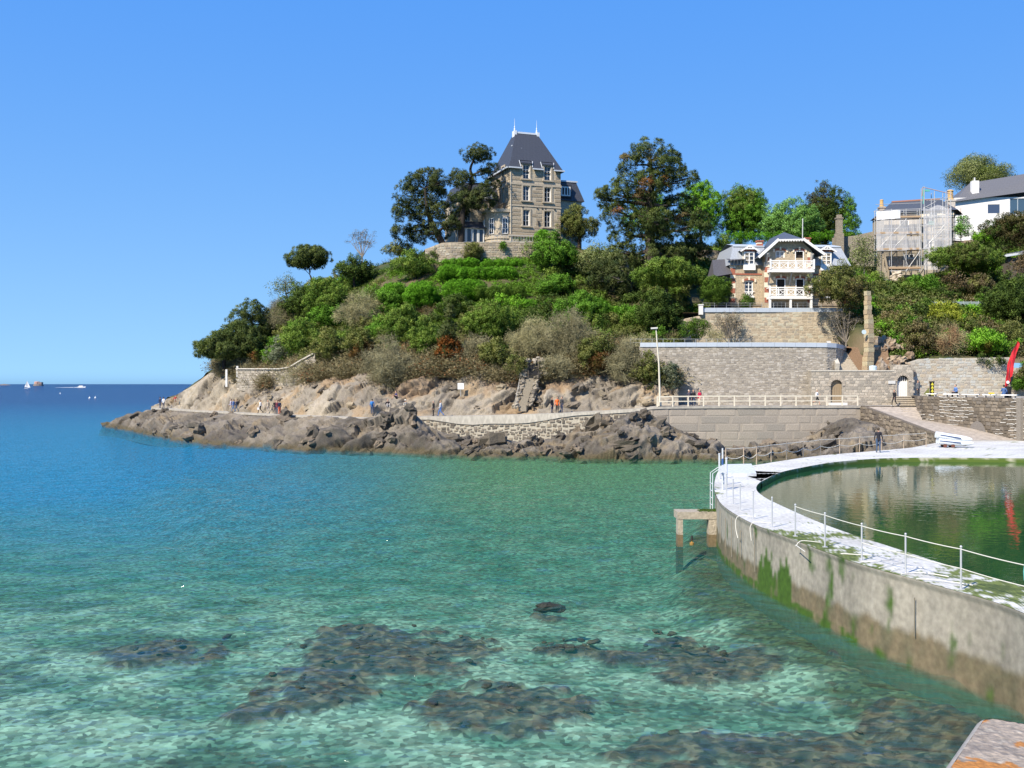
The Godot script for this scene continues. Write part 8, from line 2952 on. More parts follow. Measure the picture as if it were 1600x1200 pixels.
func surface_nets(bones: Array, cell: float, s: Shape) -> void:
	var lo := Vector3.INF
	var hi := -Vector3.INF
	for b in bones:
		var r := maxf(b[2], b[3]) + cell * 2.5
		lo = lo.min(b[0] - Vector3.ONE * r).min(b[1] - Vector3.ONE * r)
		hi = hi.max(b[0] + Vector3.ONE * r).max(b[1] + Vector3.ONE * r)
	var n := Vector3i(((hi - lo) / cell).ceil()) + Vector3i.ONE
	var f := PackedFloat32Array()
	f.resize(n.x * n.y * n.z)
	f.fill(9.0)
	for b in bones:
		var r := maxf(b[2], b[3]) + cell * 2.2
		var a0 := Vector3i(((b[0].min(b[1]) - Vector3.ONE * r - lo) / cell).floor()).clamp(Vector3i.ZERO, n - Vector3i.ONE)
		var a1 := Vector3i(((b[0].max(b[1]) + Vector3.ONE * r - lo) / cell).ceil()).clamp(Vector3i.ZERO, n - Vector3i.ONE)
		for z in range(a0.z, a1.z + 1):
			for y in range(a0.y, a1.y + 1):
				for x in range(a0.x, a1.x + 1):
					var d := capsule(lo + Vector3(x, y, z) * cell, b[0], b[1], b[2], b[3])
					var k := (z * n.y + y) * n.x + x
					var e := f[k]
					var h := maxf(0.03 - absf(d - e), 0.0) / 0.03
					f[k] = minf(d, e) - h * h * 0.0075
	var vert := {}
	var col := {}
	var step := [0, 1, n.x, n.x + 1, n.x * n.y, n.x * n.y + 1, n.x * n.y + n.x, n.x * n.y + n.x + 1]
	for z in n.z - 1:
		for y in n.y - 1:
			for x in n.x - 1:
				var k := (z * n.y + y) * n.x + x
				var inside := 0
				for q in 8:
					if f[k + step[q]] < 0.0:
						inside += 1
				if inside == 0 or inside == 8:
					continue
				var sum := Vector3.ZERO
				var m := 0
				for e in [[0, 1], [2, 3], [4, 5], [6, 7], [0, 2], [1, 3], [4, 6], [5, 7], [0, 4], [1, 5], [2, 6], [3, 7]]:
					var va := f[k + step[e[0]]]
					var vb := f[k + step[e[1]]]
					if (va < 0.0) != (vb < 0.0):
						var t := va / (va - vb)
						var pa := Vector3(e[0] & 1, (e[0] >> 1) & 1, e[0] >> 2)
						var pb := Vector3(e[1] & 1, (e[1] >> 1) & 1, e[1] >> 2)
						sum += pa.lerp(pb, t)
						m += 1
				var w := lo + (Vector3(x, y, z) + sum / m) * cell
				vert[k] = w
				var best := 9.0
				for b in bones:
					var d := capsule(w, b[0], b[1], b[2], b[3])
					if d < best:
						best = d
						col[k] = b[4]
	for k in vert:
		var z: int = k / (n.x * n.y)
		var y: int = (k / n.x) % n.y
		var x: int = k % n.x
		s.col = col[k]
		for ax in 3:
			var sa: int = [1, n.x, n.x * n.y][ax]
			var sb: int = [n.x, n.x * n.y, 1][ax]
			var sc: int = [n.x * n.y, 1, n.x][ax]
			if (x if ax == 2 else (y if ax == 0 else z)) == 0 or (y if ax == 2 else (z if ax == 0 else x)) == 0:
				continue
			var ia := f[k] < 0.0
			var ib := f[k + sa] < 0.0
			if ia == ib or not (vert.has(k - sb) and vert.has(k - sc) and vert.has(k - sb - sc)):
				continue
			if ia:
				s.quad(vert[k - sb - sc], vert[k - sc], vert[k], vert[k - sb])
			else:
				s.quad(vert[k - sb - sc], vert[k - sb], vert[k], vert[k - sc])

func person(where: Vector3, label: String, pose: String, turn: float, skin: Color, topc: Color, legs: Color, o := {}) -> void:
	var t := thing("person", label, "person", where, turn, o.get("group", ""))
	var shoe: Color = o.get("shoe", Color(0.04, 0.035, 0.03))
	var k: float = o.get("size", 1.0)
	var hip := 0.93
	var lean := 0.0
	var sit := pose == "sit"
	var ankle := [Vector3(-0.11, 0.08, 0.0), Vector3(0.11, 0.08, 0.02)]
	var knee := [Vector3(-0.10, 0.50, 0.03), Vector3(0.10, 0.50, 0.04)]
	var hand := [Vector3(-0.27, 0.84, 0.10), Vector3(0.27, 0.84, 0.09)]
	var elbow := [Vector3(-0.255, 1.10, -0.03), Vector3(0.255, 1.10, -0.03)]
	if pose == "walk" or pose == "run":
		ankle = [Vector3(-0.09, 0.09, 0.30), Vector3(0.09, 0.16, -0.36)]
		knee = [Vector3(-0.10, 0.50, 0.21), Vector3(0.10, 0.50, -0.02)]
		hand = [Vector3(-0.25, 0.86, -0.20), Vector3(0.25, 0.90, 0.27)]
		elbow = [Vector3(-0.26, 1.12, -0.16), Vector3(0.26, 1.11, 0.06)]
	if pose == "run":
		ankle[1] = Vector3(0.09, 0.38, -0.42)
		hand = [Vector3(-0.18, 1.12, 0.12), Vector3(0.20, 1.16, 0.28)]
	if sit:
		hip = 0.12
		knee = [Vector3(-0.13, 0.42, 0.36), Vector3(0.12, 0.44, 0.38)]
		ankle = [Vector3(-0.13, 0.05, 0.48), Vector3(0.12, 0.05, 0.55)]
		hand = [Vector3(-0.15, 0.44, 0.30), Vector3(0.14, 0.46, 0.30)]
		elbow = [Vector3(-0.27, 0.36, 0.05), Vector3(0.27, 0.36, 0.05)]
		lean = 0.08
	if pose == "perch":                                             # seated on a raised edge, shins hanging
		hip = 0.12
		knee = [Vector3(-0.10, 0.12, 0.42), Vector3(0.10, 0.13, 0.42)]
		ankle = [Vector3(-0.10, -0.30, 0.46), Vector3(0.10, -0.26, 0.52)]
		hand = [Vector3(-0.12, 0.26, 0.34), Vector3(0.12, 0.26, 0.34)]
		elbow = [Vector3(-0.26, 0.36, 0.08), Vector3(0.26, 0.36, 0.08)]
		lean = 0.10
	var sh := hip + 0.49
	var c := Vector3(0, sh, lean)
	var bones := [
		[Vector3(0, hip, 0), Vector3(0, hip + 0.22, lean * 0.4), 0.135, 0.12, topc], [Vector3(0, hip + 0.22, lean * 0.4), c - Vector3(0, 0.08, 0), 0.125, 0.15, topc],
		[c + Vector3(-0.15, -0.02, 0), c + Vector3(0.15, -0.02, 0), 0.075, 0.075, topc], [c, c + Vector3(0, 0.12, 0.02), 0.055, 0.05, skin],
		[c + Vector3(0, 0.19, 0.025), c + Vector3(0, 0.25, 0.015), 0.083, 0.095, skin], [c + Vector3(0, 0.145, 0.06), c + Vector3(0, 0.16, 0.055), 0.045, 0.05, skin], [c + Vector3(0, 0.20, 0.11), c + Vector3(0, 0.215, 0.10), 0.018, 0.014, skin],
	]
	for i in 2:
		var e := -1.0 if i == 0 else 1.0
		var s0 := c + Vector3(0.185 * e, -0.03, 0)
		bones.append([s0, elbow[i], 0.06, 0.045, topc])
		bones.append([elbow[i], hand[i], 0.045, 0.03, o.get("sleeve", topc)])
		var h0 := Vector3(0.095 * e, hip, 0)
		bones.append([h0, knee[i], 0.095, 0.062, legs])
		bones.append([knee[i], ankle[i], 0.058, 0.042, o.get("shin", legs)])
		bones.append([ankle[i] + Vector3(0, -0.035, -0.03), ankle[i] + Vector3(0.02 * e, -0.045, 0.15), 0.042, 0.034, shoe])
	for b in bones:
		for q in 4:
			b[q] = b[q] * k
	var s := Shape.new()
	surface_nets(bones, 0.034, s)
	for i in 2:                                                     # hands: palm, four fingers, thumb
		var w: Vector3 = hand[i] * k
		var d: Vector3 = (hand[i] - elbow[i]).normalized()
		var side := d.cross(Vector3(1, 0, 0)).normalized()
		s.col = skin
		s.tube([w, w + d * 0.09 * k], [0.026 * k, 0.034 * k], 6)
		for q in 5:
			var r := side * (q - 1.5) * 0.019 * k
			var a: Vector3 = w + d * 0.085 * k + r
			if q == 4:
				a = w + d * 0.03 * k - side * 0.03 * k
				s.tube([a, a + (d * 0.03 - side * 0.028) * k, a + (d * 0.06 - side * 0.034) * k], [0.010 * k, 0.009 * k, 0.007 * k], 5)
			else:
				var l: float = [0.068, 0.078, 0.074, 0.056][q] * k
				var bend := d.cross(side) * 0.02 * k
				s.tube([a, a + d * l * 0.5, a + d * l * 0.9 + bend], [0.009 * k, 0.0085 * k, 0.007 * k], 5)
	part("body", s, mat("clothes", Color(1, 1, 1), 0.85, {"vcol": true}), t)
	var head := (c + Vector3(0, 0.235, 0.0)) * k
	if o.has("hat"):
		s = Shape.new()
		s.lathe(head + Vector3(0, 0.02, 0.01), [Vector2(0.17, 0.02), Vector2(0.11, 0.035), Vector2(0.105, 0.09), Vector2(0.06, 0.13), Vector2(0.0, 0.135)], 10)
		part("hat", s, mat("hat%s" % o.hat.to_html(false), o.hat, 0.9), t)
	else:
		s = Shape.new()
		s.ball(head + Vector3(0, 0.035, -0.025) * k, Vector3(0.105, 0.105, 0.105) * k, 10)
		var hc: Color = o.get("hair", Color(0.06, 0.045, 0.03))
		part("hair", s, mat("hair%s" % hc.to_html(false), hc, 0.8), t)
	if o.has("pack"):
		s = Shape.new()
		s.ball((c + Vector3(0, -0.17, -0.20)) * k, Vector3(0.17, 0.25, 0.12) * k, 10)
		part("backpack", s, mat("pack%s" % o.pack.to_html(false), o.pack, 0.85), t)
	if o.has("bag"):
		s = Shape.new()
		s.box(hand[1] * k + Vector3(0.02, -0.28, 0), Vector3(0.10, 0.30, 0.26))
		s.rod(hand[1] * k + Vector3(0.0, -0.02, 0.08), hand[1] * k + Vector3(0.02, -0.14, 0.1), 0.012)
		s.rod(hand[1] * k + Vector3(0.0, -0.02, -0.08), hand[1] * k + Vector3(0.02, -0.14, -0.1), 0.012)
		part("bag", s, mat("bag%s" % o.bag.to_html(false), o.bag, 0.8), t)

func people() -> void:
	var skin := Color(0.45, 0.27, 0.19)
	var navy := Color(0.03, 0.04, 0.085)
	var black := Color(0.018, 0.018, 0.02)
	var white := Color(0.70, 0.70, 0.69)
	var jeans := Color(0.05, 0.075, 0.14)
	var beige := Color(0.42, 0.36, 0.28)
	var red := Color(0.42, 0.03, 0.035)
	person(path_at(250, 1.6), "person in dark navy at the very end of the path", "stand", 2.6, skin, navy, jeans)
	person(path_at(255.5, 1.4), "person in a white top beside the navy one at the path's end", "stand", 2.9, skin, white, navy)
	person(path_at(274, 5.2) + Vector3(0, 1.1, 0), "person in red half hidden behind the rocks at the path's end", "sit", 0.5, skin, red, beige)
	person(path_at(361, 1.8), "walker in pale lilac on the far path", "walk", -1.5, skin, Color(0.50, 0.46, 0.58), beige)
	person(path_at(365, 1.2), "walker in blue beside the lilac one on the far path", "walk", -1.5, skin, Color(0.10, 0.19, 0.42), Color(0.10, 0.16, 0.28))
	person(path_at(370, 1.9), "walker in dark clothes with a black backpack on the far path", "walk", -1.5, skin, navy, jeans, {"pack": black})
	person(path_at(407, 1.4), "person in a white shirt and dark trousers carrying a white bag", "walk", -1.4, skin, white, black, {"bag": white})
	person(path_at(418.5, 2.0), "person in beige standing right of the white shirt", "stand", 0.6, skin, beige, Color(0.46, 0.40, 0.34), {"hair": Color(0.25, 0.17, 0.08)})
	person(path_at(429.5, 2.0), "person in black at the left of the orange trousers", "stand", 0.8, skin, black, navy)
	person(path_at(433, 1.5), "person in a maroon top in the middle of the small group", "stand", -0.4, skin, Color(0.14, 0.035, 0.05), jeans)
	person(path_at(437, 1.1), "person in bright orange-red trousers and a dark jacket", "stand", -2.2, skin, navy, Color(0.62, 0.10, 0.045))
	person(path_at(581.5, 2.4) + Vector3(0, 0.35, 0), "walker with a bright blue backpack seen from behind", "stand", 3.0, skin, Color(0.05, 0.13, 0.36), jeans, {"pack": Color(0.03, 0.17, 0.45)})
	var rock_seat := at(620, 623.5, 117.6)
	person(rock_seat, "bare-legged person in dark blue sitting on the rocks", "sit", -1.2, skin, Color(0.05, 0.05, 0.13), black, {"shin": skin, "sleeve": skin})
	person(at(605.5, 636.5, 117.2), "person in black and white sitting low on the rock edge", "sit", 0.4, skin, black, Color(0.40, 0.38, 0.36))
	person(at(632.5, 637.5, 116.6), "person with a pale sun hat sitting on the rock edge", "sit", 0.9, skin, Color(0.40, 0.38, 0.33), beige, {"hat": Color(0.68, 0.64, 0.55)})
	person(path_at(677.5, 1.3), "person all in black on the path above the white-pointed wall", "stand", -1.2, skin, black, black, {"hair": Color(0.3, 0.28, 0.25)})
	person(path_at(688.5, 1.1), "person in a pale top and blue trousers beside the one in black", "walk", -1.5, skin, Color(0.46, 0.49, 0.53), Color(0.06, 0.16, 0.42), {"hair": Color(0.3, 0.2, 0.1)})
	person(path_at(862.5, 1.2), "person in black left of the orange jacket", "stand", 0.9, skin, black, navy)
	person(path_at(870.5, 0.9), "person in a vivid orange jacket on the path", "stand", 0.2, skin, Color(0.72, 0.15, 0.035), black)
	person(path_at(878, 1.1), "person in dark grey right of the orange jacket", "stand", -0.8, skin, Color(0.05, 0.05, 0.055), navy)
	person(path_at(1076.5, 2.2), "person in a dark jacket over a lilac shirt behind the railing", "stand", 0.3, skin, Color(0.07, 0.06, 0.09), jeans, {"hair": Color(0.55, 0.53, 0.50)})
	person(path_at(1083.5, 2.6), "person in black between the dark jacket and the red top", "stand", -0.5, skin, black, jeans)
	person(path_at(1093, 2.1), "person in a crimson top and cream trousers behind the railing", "stand", -1.0, skin, Color(0.45, 0.015, 0.06), Color(0.55, 0.48, 0.38), {"hair": Color(0.25, 0.1, 0.05)})
	person(path_at(1276.5, 2.6), "runner in a white top and black shorts on the promenade", "run", 1.4, skin, Color(0.74, 0.74, 0.76), black, {"shin": skin, "hair": Color(0.45, 0.38, 0.28)})
	var p := at_h(1397.5, 5.02, 111.3)
	person(p, "person in a long black coat walking at the top of the slipway", "walk", -1.0, skin, black, Color(0.03, 0.03, 0.035), {"shoe": white})
	person(on_level(1372.5, 707.0, 2.31), "person in a black jacket and jeans on the white pool rim, seen from behind", "stand", 2.9, skin, Color(0.022, 0.022, 0.028), Color(0.05, 0.085, 0.15), {"size": 1.04})
	person(at_h(1434, 6.03, 112.5), "person in grey with a dark cap beside the white gate", "stand", 0.6, skin, Color(0.15, 0.15, 0.15), Color(0.06, 0.06, 0.065))
	person(at_h(1494.5, 6.40, 103.2), "person in a blue jacket sitting on the esplanade wall looking left", "perch", -1.35, skin, Color(0.10, 0.19, 0.42), black)
	person(at_h(1568, 6.36, 96.9), "person in blue sitting low beside the red flag's base", "sit", 2.2, skin, Color(0.06, 0.12, 0.27), Color(0.05, 0.09, 0.2))


# ---------------------------------------------------------------- small things
func furniture() -> void:
	var s: Shape
	# lamp post on the promenade
	var cream := mat("cream_paint", Color.WHITE)
	var l := thing("street_lamp", "tall cream lamp post at the left end of the promenade railing", "street lamp", at_h(1031, 5.0, 111.8))
	s = Shape.new()
	s.tube([Vector3(0, 0, 0), Vector3(0, 1.2, 0), Vector3(-0.1, 4.5, 0), Vector3(-0.42, 8.45, 0)], [0.13, 0.115, 0.09, 0.065], 9)
	part("pole", s, cream, l)
	s = Shape.new()
	s.box(Vector3(0, 0.25, 0), Vector3(0.36, 0.5, 0.36))
	part("base", s, cream, l)
	s = Shape.new()
	s.box(Vector3(-0.62, 8.5, 0.05), Vector3(0.72, 0.16, 0.34), Basis(Vector3.BACK, 0.06))
	s.box(Vector3(-0.66, 8.41, 0.05), Vector3(0.56, 0.06, 0.26), Basis(Vector3.BACK, 0.06))
	part("lamp_head", s, mat("lamp_grey", Color(0.60, 0.59, 0.55), 0.5), l)
	# white notice on the cliff
	var n := thing("cliff_notice", "white square notice fixed to the rocks in the middle of the cliff", "sign", at(720, 609, 120.6))
	s = Shape.new()
	s.box(Vector3(0, 0.42, 0.16), Vector3(0.72, 0.72, 0.04))
	part("board", s, mat("white_sheet", Color.WHITE), n)
	s = Shape.new()
	s.rod(Vector3(0, -0.8, 0.08), Vector3(0, 0.6, 0.1), 0.04)
	part("post", s, mat("grey_steel", Color.WHITE), n)
	# cave doorway, its steps and rail
	var cv := thing("cave_doorway", "dark doorway in the cliff at the top of rock-cut steps", "doorway", at(833, 589, 119.5))
	s = Shape.new()
	s.span(Vector3(-0.52, -0.1, -1.2), Vector3(0.52, 1.6, 0.35))
	part("opening", s, mat("dark", Color.WHITE), cv)
	s = Shape.new()
	for q in [[-0.64, -0.55], [0.55, 0.64]]:
		s.span(Vector3(q[0], -0.2, -1.0), Vector3(q[1], 1.55, 0.39))
	part("frame", s, mat("cave_frame", Color(0.14, 0.12, 0.10), 0.9), cv)
	var tones := [Color(0.30, 0.26, 0.205), Color(0.22, 0.19, 0.15), Color(0.38, 0.33, 0.255)]
	for i in 15:                                                    # rough rock round the opening and beside the steps
		var q := Vector3(rnd(0.85, 1.3) * (1.0 if i % 2 else -1.0), rnd(-0.3, 1.5), rnd(-0.3, 0.3))
		if i > 8:
			q = Vector3(rnd(-0.9, 0.9), rnd(1.75, 2.1), rnd(-0.3, 0.2))
		var k := rng.randi_range(0, 2)
		var o := put("rock", boulder_meshes[i % 6], mat("cave_rock%d" % k, tones[k], 0.93, {"tex": "grain", "tile": 1.2}), cv, q)
		o.scale = Vector3(rnd(0.4, 0.7), rnd(0.3, 0.5), 0.5)
		o.rotation = Vector3(rnd(-0.3, 0.3), rnd(0, TAU), rnd(-0.4, 0.4))
	var st := thing("cliff_steps", "worn concrete steps climbing the cliff to the dark doorway", "steps", at(818, 636, 116.6))
	for i in 14:
		s = Shape.new()
		s.span(Vector3(-0.55 + i * 0.07 + rnd(-0.06, 0.06), -0.5 + i * 0.1, -i * 0.2 - 0.24), Vector3(0.35 + i * 0.075 + rnd(-0.06, 0.06), 0.24 + i * 0.245, -i * 0.2 + rnd(-0.02, 0.02)))
		part("step", s, mat("cliff_step", Color(0.34, 0.295, 0.225), 0.93, {"tex": "blotch", "tile": 1.0}), st)
	s = Shape.new()
	for q in [[0.0, 0.2, 0.0], [0.3, 1.6, -1.6], [0.6, 3.0, -3.2], [1.35, 3.3, -3.4]]:
		s.rod(Vector3(q[0] - 0.85, q[1], q[2]), Vector3(q[0] - 0.85, q[1] + 1.0, q[2]), 0.035)
	s.rod(Vector3(-0.85, 1.2, 0), Vector3(-0.25, 4.0, -3.2), 0.03)
	for i in 16:
		var u := i / 15.0
		var k := rng.randi_range(0, 2)
		var o := put("rock", boulder_meshes[(i + 2) % 6], mat("cave_rock%d" % k, tones[k]), st, Vector3(-0.05 + u * 1.0 + (0.75 if i % 2 else -0.85), 0.1 + u * 3.3, -u * 2.7))
		o.scale = Vector3(rnd(0.35, 0.6), rnd(0.25, 0.45), 0.45)
		o.rotation.y = rnd(0, TAU)
	part("handrail", s, mat("rail_grey", Color(0.42, 0.40, 0.36), 0.6), st)
	# red feather flag
	var f := thing("feather_flag", "tall red feather flag with a black base on the esplanade", "flag", at_h(1576, 6.02, 97.5))
	s = Shape.new()
	s.tube([Vector3(0, 0, 0), Vector3(0.02, 2.0, 0), Vector3(0.25, 4.4, 0), Vector3(0.75, 5.4, 0)], [0.03, 0.028, 0.02, 0.012], 6)
	part("mast", s, mat("dark_iron", Color.WHITE), f)
	s = Shape.new()
	var red := mat("flag_red", Color(0.56, 0.022, 0.032), 0.75, {"back": Color(0.4, 0.05, 0.05)})
	var prev := []
	for i in 25:
		var t := i / 24.0
		var y := 1.15 + t * 4.3
		var left := 0.02 + 0.10 * t + 0.75 * pow(t, 3.2)
		var wd := 0.60 * sqrt(maxf(0.0, 1.0 - pow(t, 5.0))) * (0.55 + 0.45 * smoothstep(0.0, 0.2, t))
		var row := []
		for j in 5:
			var u := j / 4.0
			row.append(Vector3(left - 0.42 * (1.0 - t) + wd * u, y, 0.07 * sin(u * 5.0 + t * 9.0) + 0.03 * sin(t * 23.0)))
		if i:
			for j in 4:
				s.quad(prev[j], prev[j + 1], row[j + 1], row[j])
		prev = row
	part("banner", s, red, f)
	s = Shape.new()
	s.lathe(Vector3(-0.05, 0, 0), [Vector2(0.30, 0.0), Vector2(0.30, 0.5), Vector2(0.26, 0.55), Vector2(0.30, 0.6), Vector2(0.33, 1.15), Vector2(0.0, 1.16)], 10)
	s.tri(Vector3(0.1, 1.1, 0.1), Vector3(0.5, 2.2, 0.05), Vector3(0.1, 2.0, 0.1))
	part("base_sleeve", s, mat("black", Color.WHITE), f)
	s = Shape.new()
	s.x = Transform3D(Basis(Vector3.RIGHT, PI / 2), Vector3(-0.12, 1.55, 0.10))
	s.lathe(Vector3.ZERO, [Vector2(0.0, -0.01), Vector2(0.15, -0.01), Vector2(0.15, 0.01), Vector2(0.0, 0.01)], 10)
	part("round_logo", s, mat("white_sheet", Color.WHITE), f)
	# warning totem
	var to := thing("warning_totem", "black totem with a column of yellow triangles beside the garden wall", "sign", at_h(1456, 6.02, 112.5))
	s = Shape.new()
	s.span(Vector3(-0.2, 0, -0.12), Vector3(0.2, 1.55, 0.12))
	s.span(Vector3(-0.24, 1.55, -0.15), Vector3(0.24, 1.68, 0.15))
	part("column", s, mat("black", Color.WHITE), to)
	for i in 4:
		s = Shape.new()
		var y := 0.16 + i * 0.36
		s.poly([Vector3(-0.17, y, 0.135), Vector3(0.17, y, 0.135), Vector3(0.03, y + 0.3, 0.135), Vector3(-0.03, y + 0.3, 0.135)])
		part("yellow_triangle", s, mat("sign_yellow", Color(0.62, 0.55, 0.05), 0.6), to)
	s = Shape.new()
	s.tri(Vector3(-0.9, 0.3, 0.0), Vector3(-0.3, 0.0, 0.0), Vector3(-0.3, 1.0, 0.0))
	s.tri(Vector3(-0.3, 0.0, -0.02), Vector3(-0.9, 0.3, -0.02), Vector3(-0.3, 1.0, -0.02))
	part("side_wing", s, mat("totem_green", Color(0.16, 0.17, 0.05), 0.7), to)
	# white tables along the esplanade wall
	var white := mat("table_white", Color(0.76, 0.75, 0.72), 0.5)
	var names := ["white slab table at the left end of the esplanade wall", "white slab table under the seated person in the blue jacket", "long white slab table right of the seated person", "white slab table with a yellow pad on its right end", "white slab table in front of the red flag"]
	var xs := [1456, 1487, 1517, 1546, 1577]
	var ds := [105.6, 102.8, 99.9, 97.2, 94.4]
	for i in 5:
		var t := thing("white_table", names[i], "table", at_h(xs[i], 6.12, ds[i]), -0.62, "white tables along the esplanade")
		s = Shape.new()
		var w := [1.05, 1.5, 1.55, 1.15, 1.35][i] as float
		s.span(Vector3(-w / 2, 0.22, -0.35), Vector3(w / 2, 0.31, 0.35))
		part("table_top", s, white, t)
		for e in [-1.0, 1.0]:
			s = Shape.new()
			s.span(Vector3(e * w * 0.32 - 0.06, 0.0, -0.3), Vector3(e * w * 0.32 + 0.06, 0.22, 0.3))
			part("leg", s, mat("table_leg", Color(0.35, 0.33, 0.30), 0.7), t)
	s = Shape.new()
	s.box(at_h(1549, 6.52, 96.9), Vector3(0.42, 0.16, 0.3))
	tag(put("yellow_pad", s.mesh(), mat("pad_yellow", Color(0.65, 0.48, 0.06), 0.8)), "yellow pad lying on a white table", "pad")
	# two inflatable boards on a trolley
	var o := on_level(1494, 699.2, 2.30)
	var tr := thing("beach_trolley", "low trolley with small wheels under the white boards", "trolley", o, -0.12)
	s = Shape.new()
	s.span(Vector3(-1.0, 0.16, -0.3), Vector3(0.7, 0.24, 0.3))
	part("frame", s, mat("dark_iron", Color.WHITE), tr)
	for q in [Vector3(-0.95, 0.15, 0.38), Vector3(-0.35, 0.15, 0.38), Vector3(-0.95, 0.15, -0.38), Vector3(-0.35, 0.15, -0.38)]:
		s = Shape.new()
		s.x = Transform3D(Basis(Vector3.RIGHT, PI / 2), q)
		s.lathe(Vector3.ZERO, [Vector2(0.0, -0.05), Vector2(0.14, -0.05), Vector2(0.15, 0.0), Vector2(0.14, 0.05), Vector2(0.0, 0.05)], 12)
		part("wheel", s, mat("wheel_brown", Color(0.13, 0.05, 0.035), 0.8), tr)
	var hull := mat("board_white", Color(0.66, 0.70, 0.73), 0.4)
	var trim := mat("board_blue", Color(0.04, 0.07, 0.16), 0.5)
	for i in 2:
		var lbl := "white inflatable board with dark blue trim resting on the trolley" if i == 0 else "upper white inflatable board with a blue blunt tail on top of the other"
		var b := thing("inflatable_board", lbl, "boat", o + Vector3(0.0, 0.28 + i * 0.38, 0.0), -0.12, "inflatable boards on the trolley")
		b.rotation.z = -0.10 - i * 0.07
		s = Shape.new()
		var pts := []
		var rr := []
		for k in 15:
			var t := k / 14.0
			pts.append(Vector3(-1.45 + t * 2.75 + i * -0.1, 0.10 + 0.10 * t * t * t, 0))
			rr.append(0.25 * sqrt(clampf(1.0 - pow(maxf(0.0, t - 0.45) / 0.56, 2.2), 0.0, 1.0)) + 0.01)
		for z in [-0.24, 0.24]:
			var side := []
			for k in 15:
				side.append(pts[k] + Vector3(0, 0, z * (1.0 - pow(k / 14.0, 3.0))))
			s.tube(side, rr, 9)
		part("tube_hull", s, hull, b)
		s = Shape.new()
		s.span(Vector3(-1.3, 0.05, -0.3), Vector3(0.5, 0.16, 0.3))
		s.span(Vector3(-1.0, 0.30, -0.16), Vector3(-0.2, 0.37, 0.16))
		for z in [-0.485, 0.485]:
			s.bar(Vector3(-1.4, 0.13, z), Vector3(0.2, 0.14, z), 0.03, 0.09)
		part("blue_trim", s, trim, b)

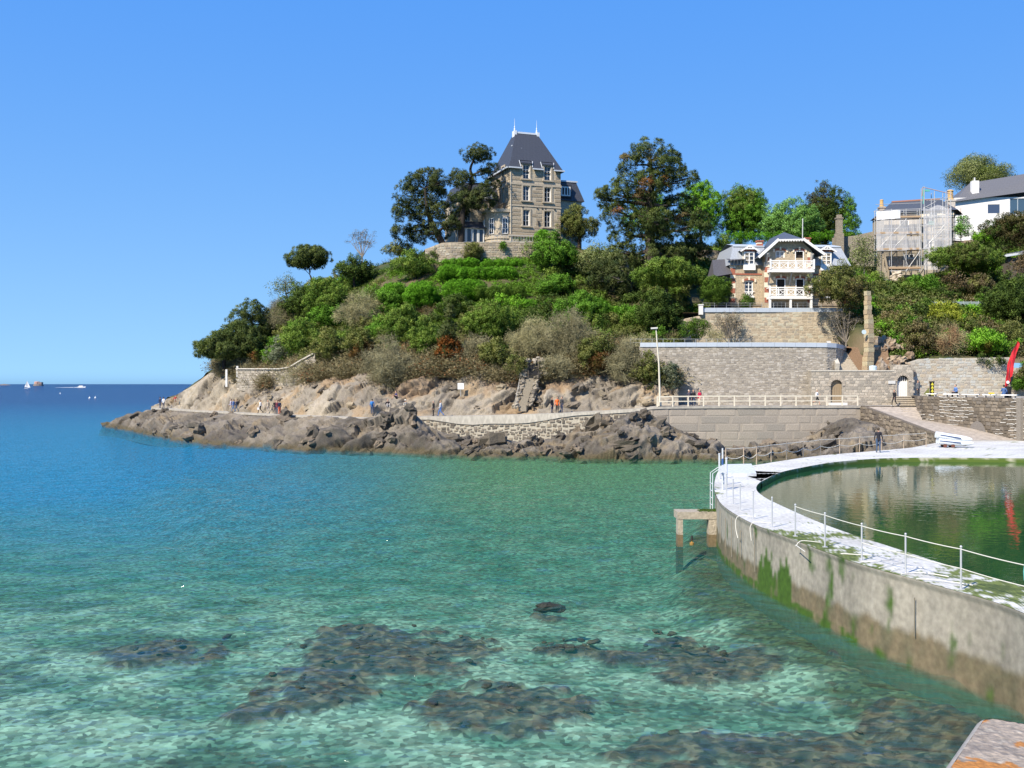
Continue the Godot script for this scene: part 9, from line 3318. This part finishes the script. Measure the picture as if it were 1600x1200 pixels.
func boats() -> void:
	var s: Shape
	var white := mat("boat_white", Color(0.80, 0.80, 0.78), 0.5)
	# sailing yacht far out on the left
	var y := thing("sailing_boat", "white sailing boat near the horizon at the far left", "sailing boat", at_h(42, 0.0, 1650), 0.3)
	s = Shape.new()
	for k in 2:
		var z := 1.4 if k == 0 else -1.4
	var deck := [Vector3(-4.0, 1.2, 1.3), Vector3(2.0, 1.2, 1.5), Vector3(5.4, 1.5, 0), Vector3(2.0, 1.2, -1.5), Vector3(-4.0, 1.2, -1.3)]
	s.poly(deck)
	for k in 5:
		var a: Vector3 = deck[k]
		var b: Vector3 = deck[(k + 1) % 5]
		s.quad(Vector3(a.x * 0.85, -0.3, a.z * 0.6), Vector3(b.x * 0.85, -0.3, b.z * 0.6), b, a)
	part("hull", s, white, y)
	s = Shape.new()
	s.rod(Vector3(0.6, 1.2, 0), Vector3(0.6, 13.0, 0), 0.09)
	s.rod(Vector3(0.6, 2.4, 0), Vector3(-3.8, 2.5, 0), 0.08)
	part("mast", s, mat("mast_grey", Color.WHITE), y)
	s = Shape.new()
	for z in [0.05, -0.05]:
		var p := [Vector3(0.5, 2.6, z), Vector3(0.45, 12.6, z), Vector3(-1.6, 7.0, z * 6.0), Vector3(-3.7, 2.7, z)]
		if z > 0:
			s.tri(p[0], p[2], p[3]); s.tri(p[0], p[2], p[1])
			s.tri(p[0], p[1], p[2])
		else:
			s.tri(p[0], p[3], p[2]); s.tri(p[0], p[2], p[1])
	part("mainsail", s, mat("sail", Color(0.84, 0.83, 0.80), 0.8), y)
	s = Shape.new()
	s.tri(Vector3(0.8, 1.9, 0.04), Vector3(5.2, 1.8, 0.04), Vector3(0.7, 11.6, 0.04))
	s.tri(Vector3(5.2, 1.8, -0.04), Vector3(0.8, 1.9, -0.04), Vector3(0.7, 11.6, -0.04))
	part("jib", s, mat("sail", Color.WHITE), y)
	# motor boat with its wake
	var m := thing("motor_boat", "white motor boat running along the horizon with a foaming wake", "motor boat", at_h(127, 0.0, 2100), 0.0)
	s = Shape.new()
	deck = [Vector3(-7.0, 2.2, 2.2), Vector3(3.0, 2.4, 2.4), Vector3(9.0, 3.0, 0), Vector3(3.0, 2.4, -2.4), Vector3(-7.0, 2.2, -2.2)]
	s.poly(deck)
	for k in 5:
		var a: Vector3 = deck[k]
		var b: Vector3 = deck[(k + 1) % 5]
		s.quad(Vector3(a.x * 0.9, -0.3, a.z * 0.6), Vector3(b.x * 0.9, -0.3, b.z * 0.6), b, a)
	part("hull", s, white, m)
	s = Shape.new()
	s.span(Vector3(-4.0, 2.2, -1.6), Vector3(2.0, 4.4, 1.6))
	s.quad(Vector3(2.0, 2.3, 1.6), Vector3(4.2, 2.4, 1.2), Vector3(2.2, 4.4, 1.3), Vector3(2.0, 4.4, 1.6))
	part("cabin", s, white, m)
	s = Shape.new()
	s.span(Vector3(-3.6, 3.3, 1.6), Vector3(1.6, 3.9, 1.63))
	part("cabin_windows", s, glass_mat(), m)
	s = Shape.new()
	for i in 30:
		var x := -8.0 - i * 1.5
		s.box(Vector3(x, 0.2 + 0.5 * rng.randf() * (1.0 - i / 32.0), rnd(-1.5, 1.5)), Vector3(1.9, 0.8 * (1.0 - i / 36.0), 3.0 + i * 0.08), Basis(Vector3.UP, rnd(-0.3, 0.3)))
	for i in 8:
		s.box(Vector3(8.5 - i * 2.0, 0.2, 2.6), Vector3(2.2, 0.7, 1.2))
	part("wake", s, mat("foam", Color(0.72, 0.74, 0.76), 0.9), m)
	# rocky islet with a fort on the horizon
	var isl := thing("fort_island", "small reddish fort on a rocky islet at the horizon", "fort", at_h(60, 0.0, 4200))
	s = Shape.new()
	s.lathe(Vector3.ZERO, [Vector2(21, -1), Vector2(19, 4), Vector2(16, 8)], 12)
	part("rock_base", s, mat("far_rock", Color(0.16, 0.135, 0.125), 0.95), isl)
	s = Shape.new()
	s.lathe(Vector3(-5, 6, 0), [Vector2(11.5, 0), Vector2(11, 10), Vector2(9, 11.5), Vector2(0, 12)], 10)
	part("round_tower", s, mat("fort_red", Color(0.42, 0.26, 0.21), 0.9), isl)
	s = Shape.new()
	s.span(Vector3(2, 4, -8), Vector3(16, 15, 8))
	part("curtain_wall", s, mat("fort_shade", Color(0.24, 0.185, 0.17), 0.9), isl)
	s = Shape.new()
	s.lathe(Vector3.ZERO, [Vector2(40, -1), Vector2(24, 4), Vector2(8, 7), Vector2(0, 8)], 9)
	tag(put("skerry", s.mesh(), mat("far_rock", Color.WHITE), null, at_h(7, 0.0, 6000)), "tiny dark rock on the horizon at the far left edge", "rock")
	# small white buoys and foam flecks
	var flecks := [[140, 623, "white buoy left of its twin off the headland's tip"], [149, 622.5, "white buoy right of its twin off the headland's tip"], [94, 615.5, "single white buoy below the motor boat"]]
	for q in flecks:
		var p := on_level(q[0], q[1], 0.0)
		s = Shape.new()
		s.ball(Vector3(0, 0.3, 0), Vector3(0.5, 0.5, 0.5), 8)
		s.rod(Vector3(0, 0.6, 0), Vector3(0, 1.3, 0), 0.09)
		tag(put("buoy", s.mesh(), white, null, p), q[2], "buoy")
	# a rock breaking the surface in the bay
	var r := put("sea_rock", boulder_meshes[2], mat("weedy0", Color.WHITE), null, on_level(857, 946, 0.0) + Vector3(0, -0.10, 0))
	r.scale = Vector3(0.62, 0.2, 0.3)
	r.rotation.y = 0.5
	tag(r, "small dark weedy rock just breaking the surface in the middle of the bay", "rock")
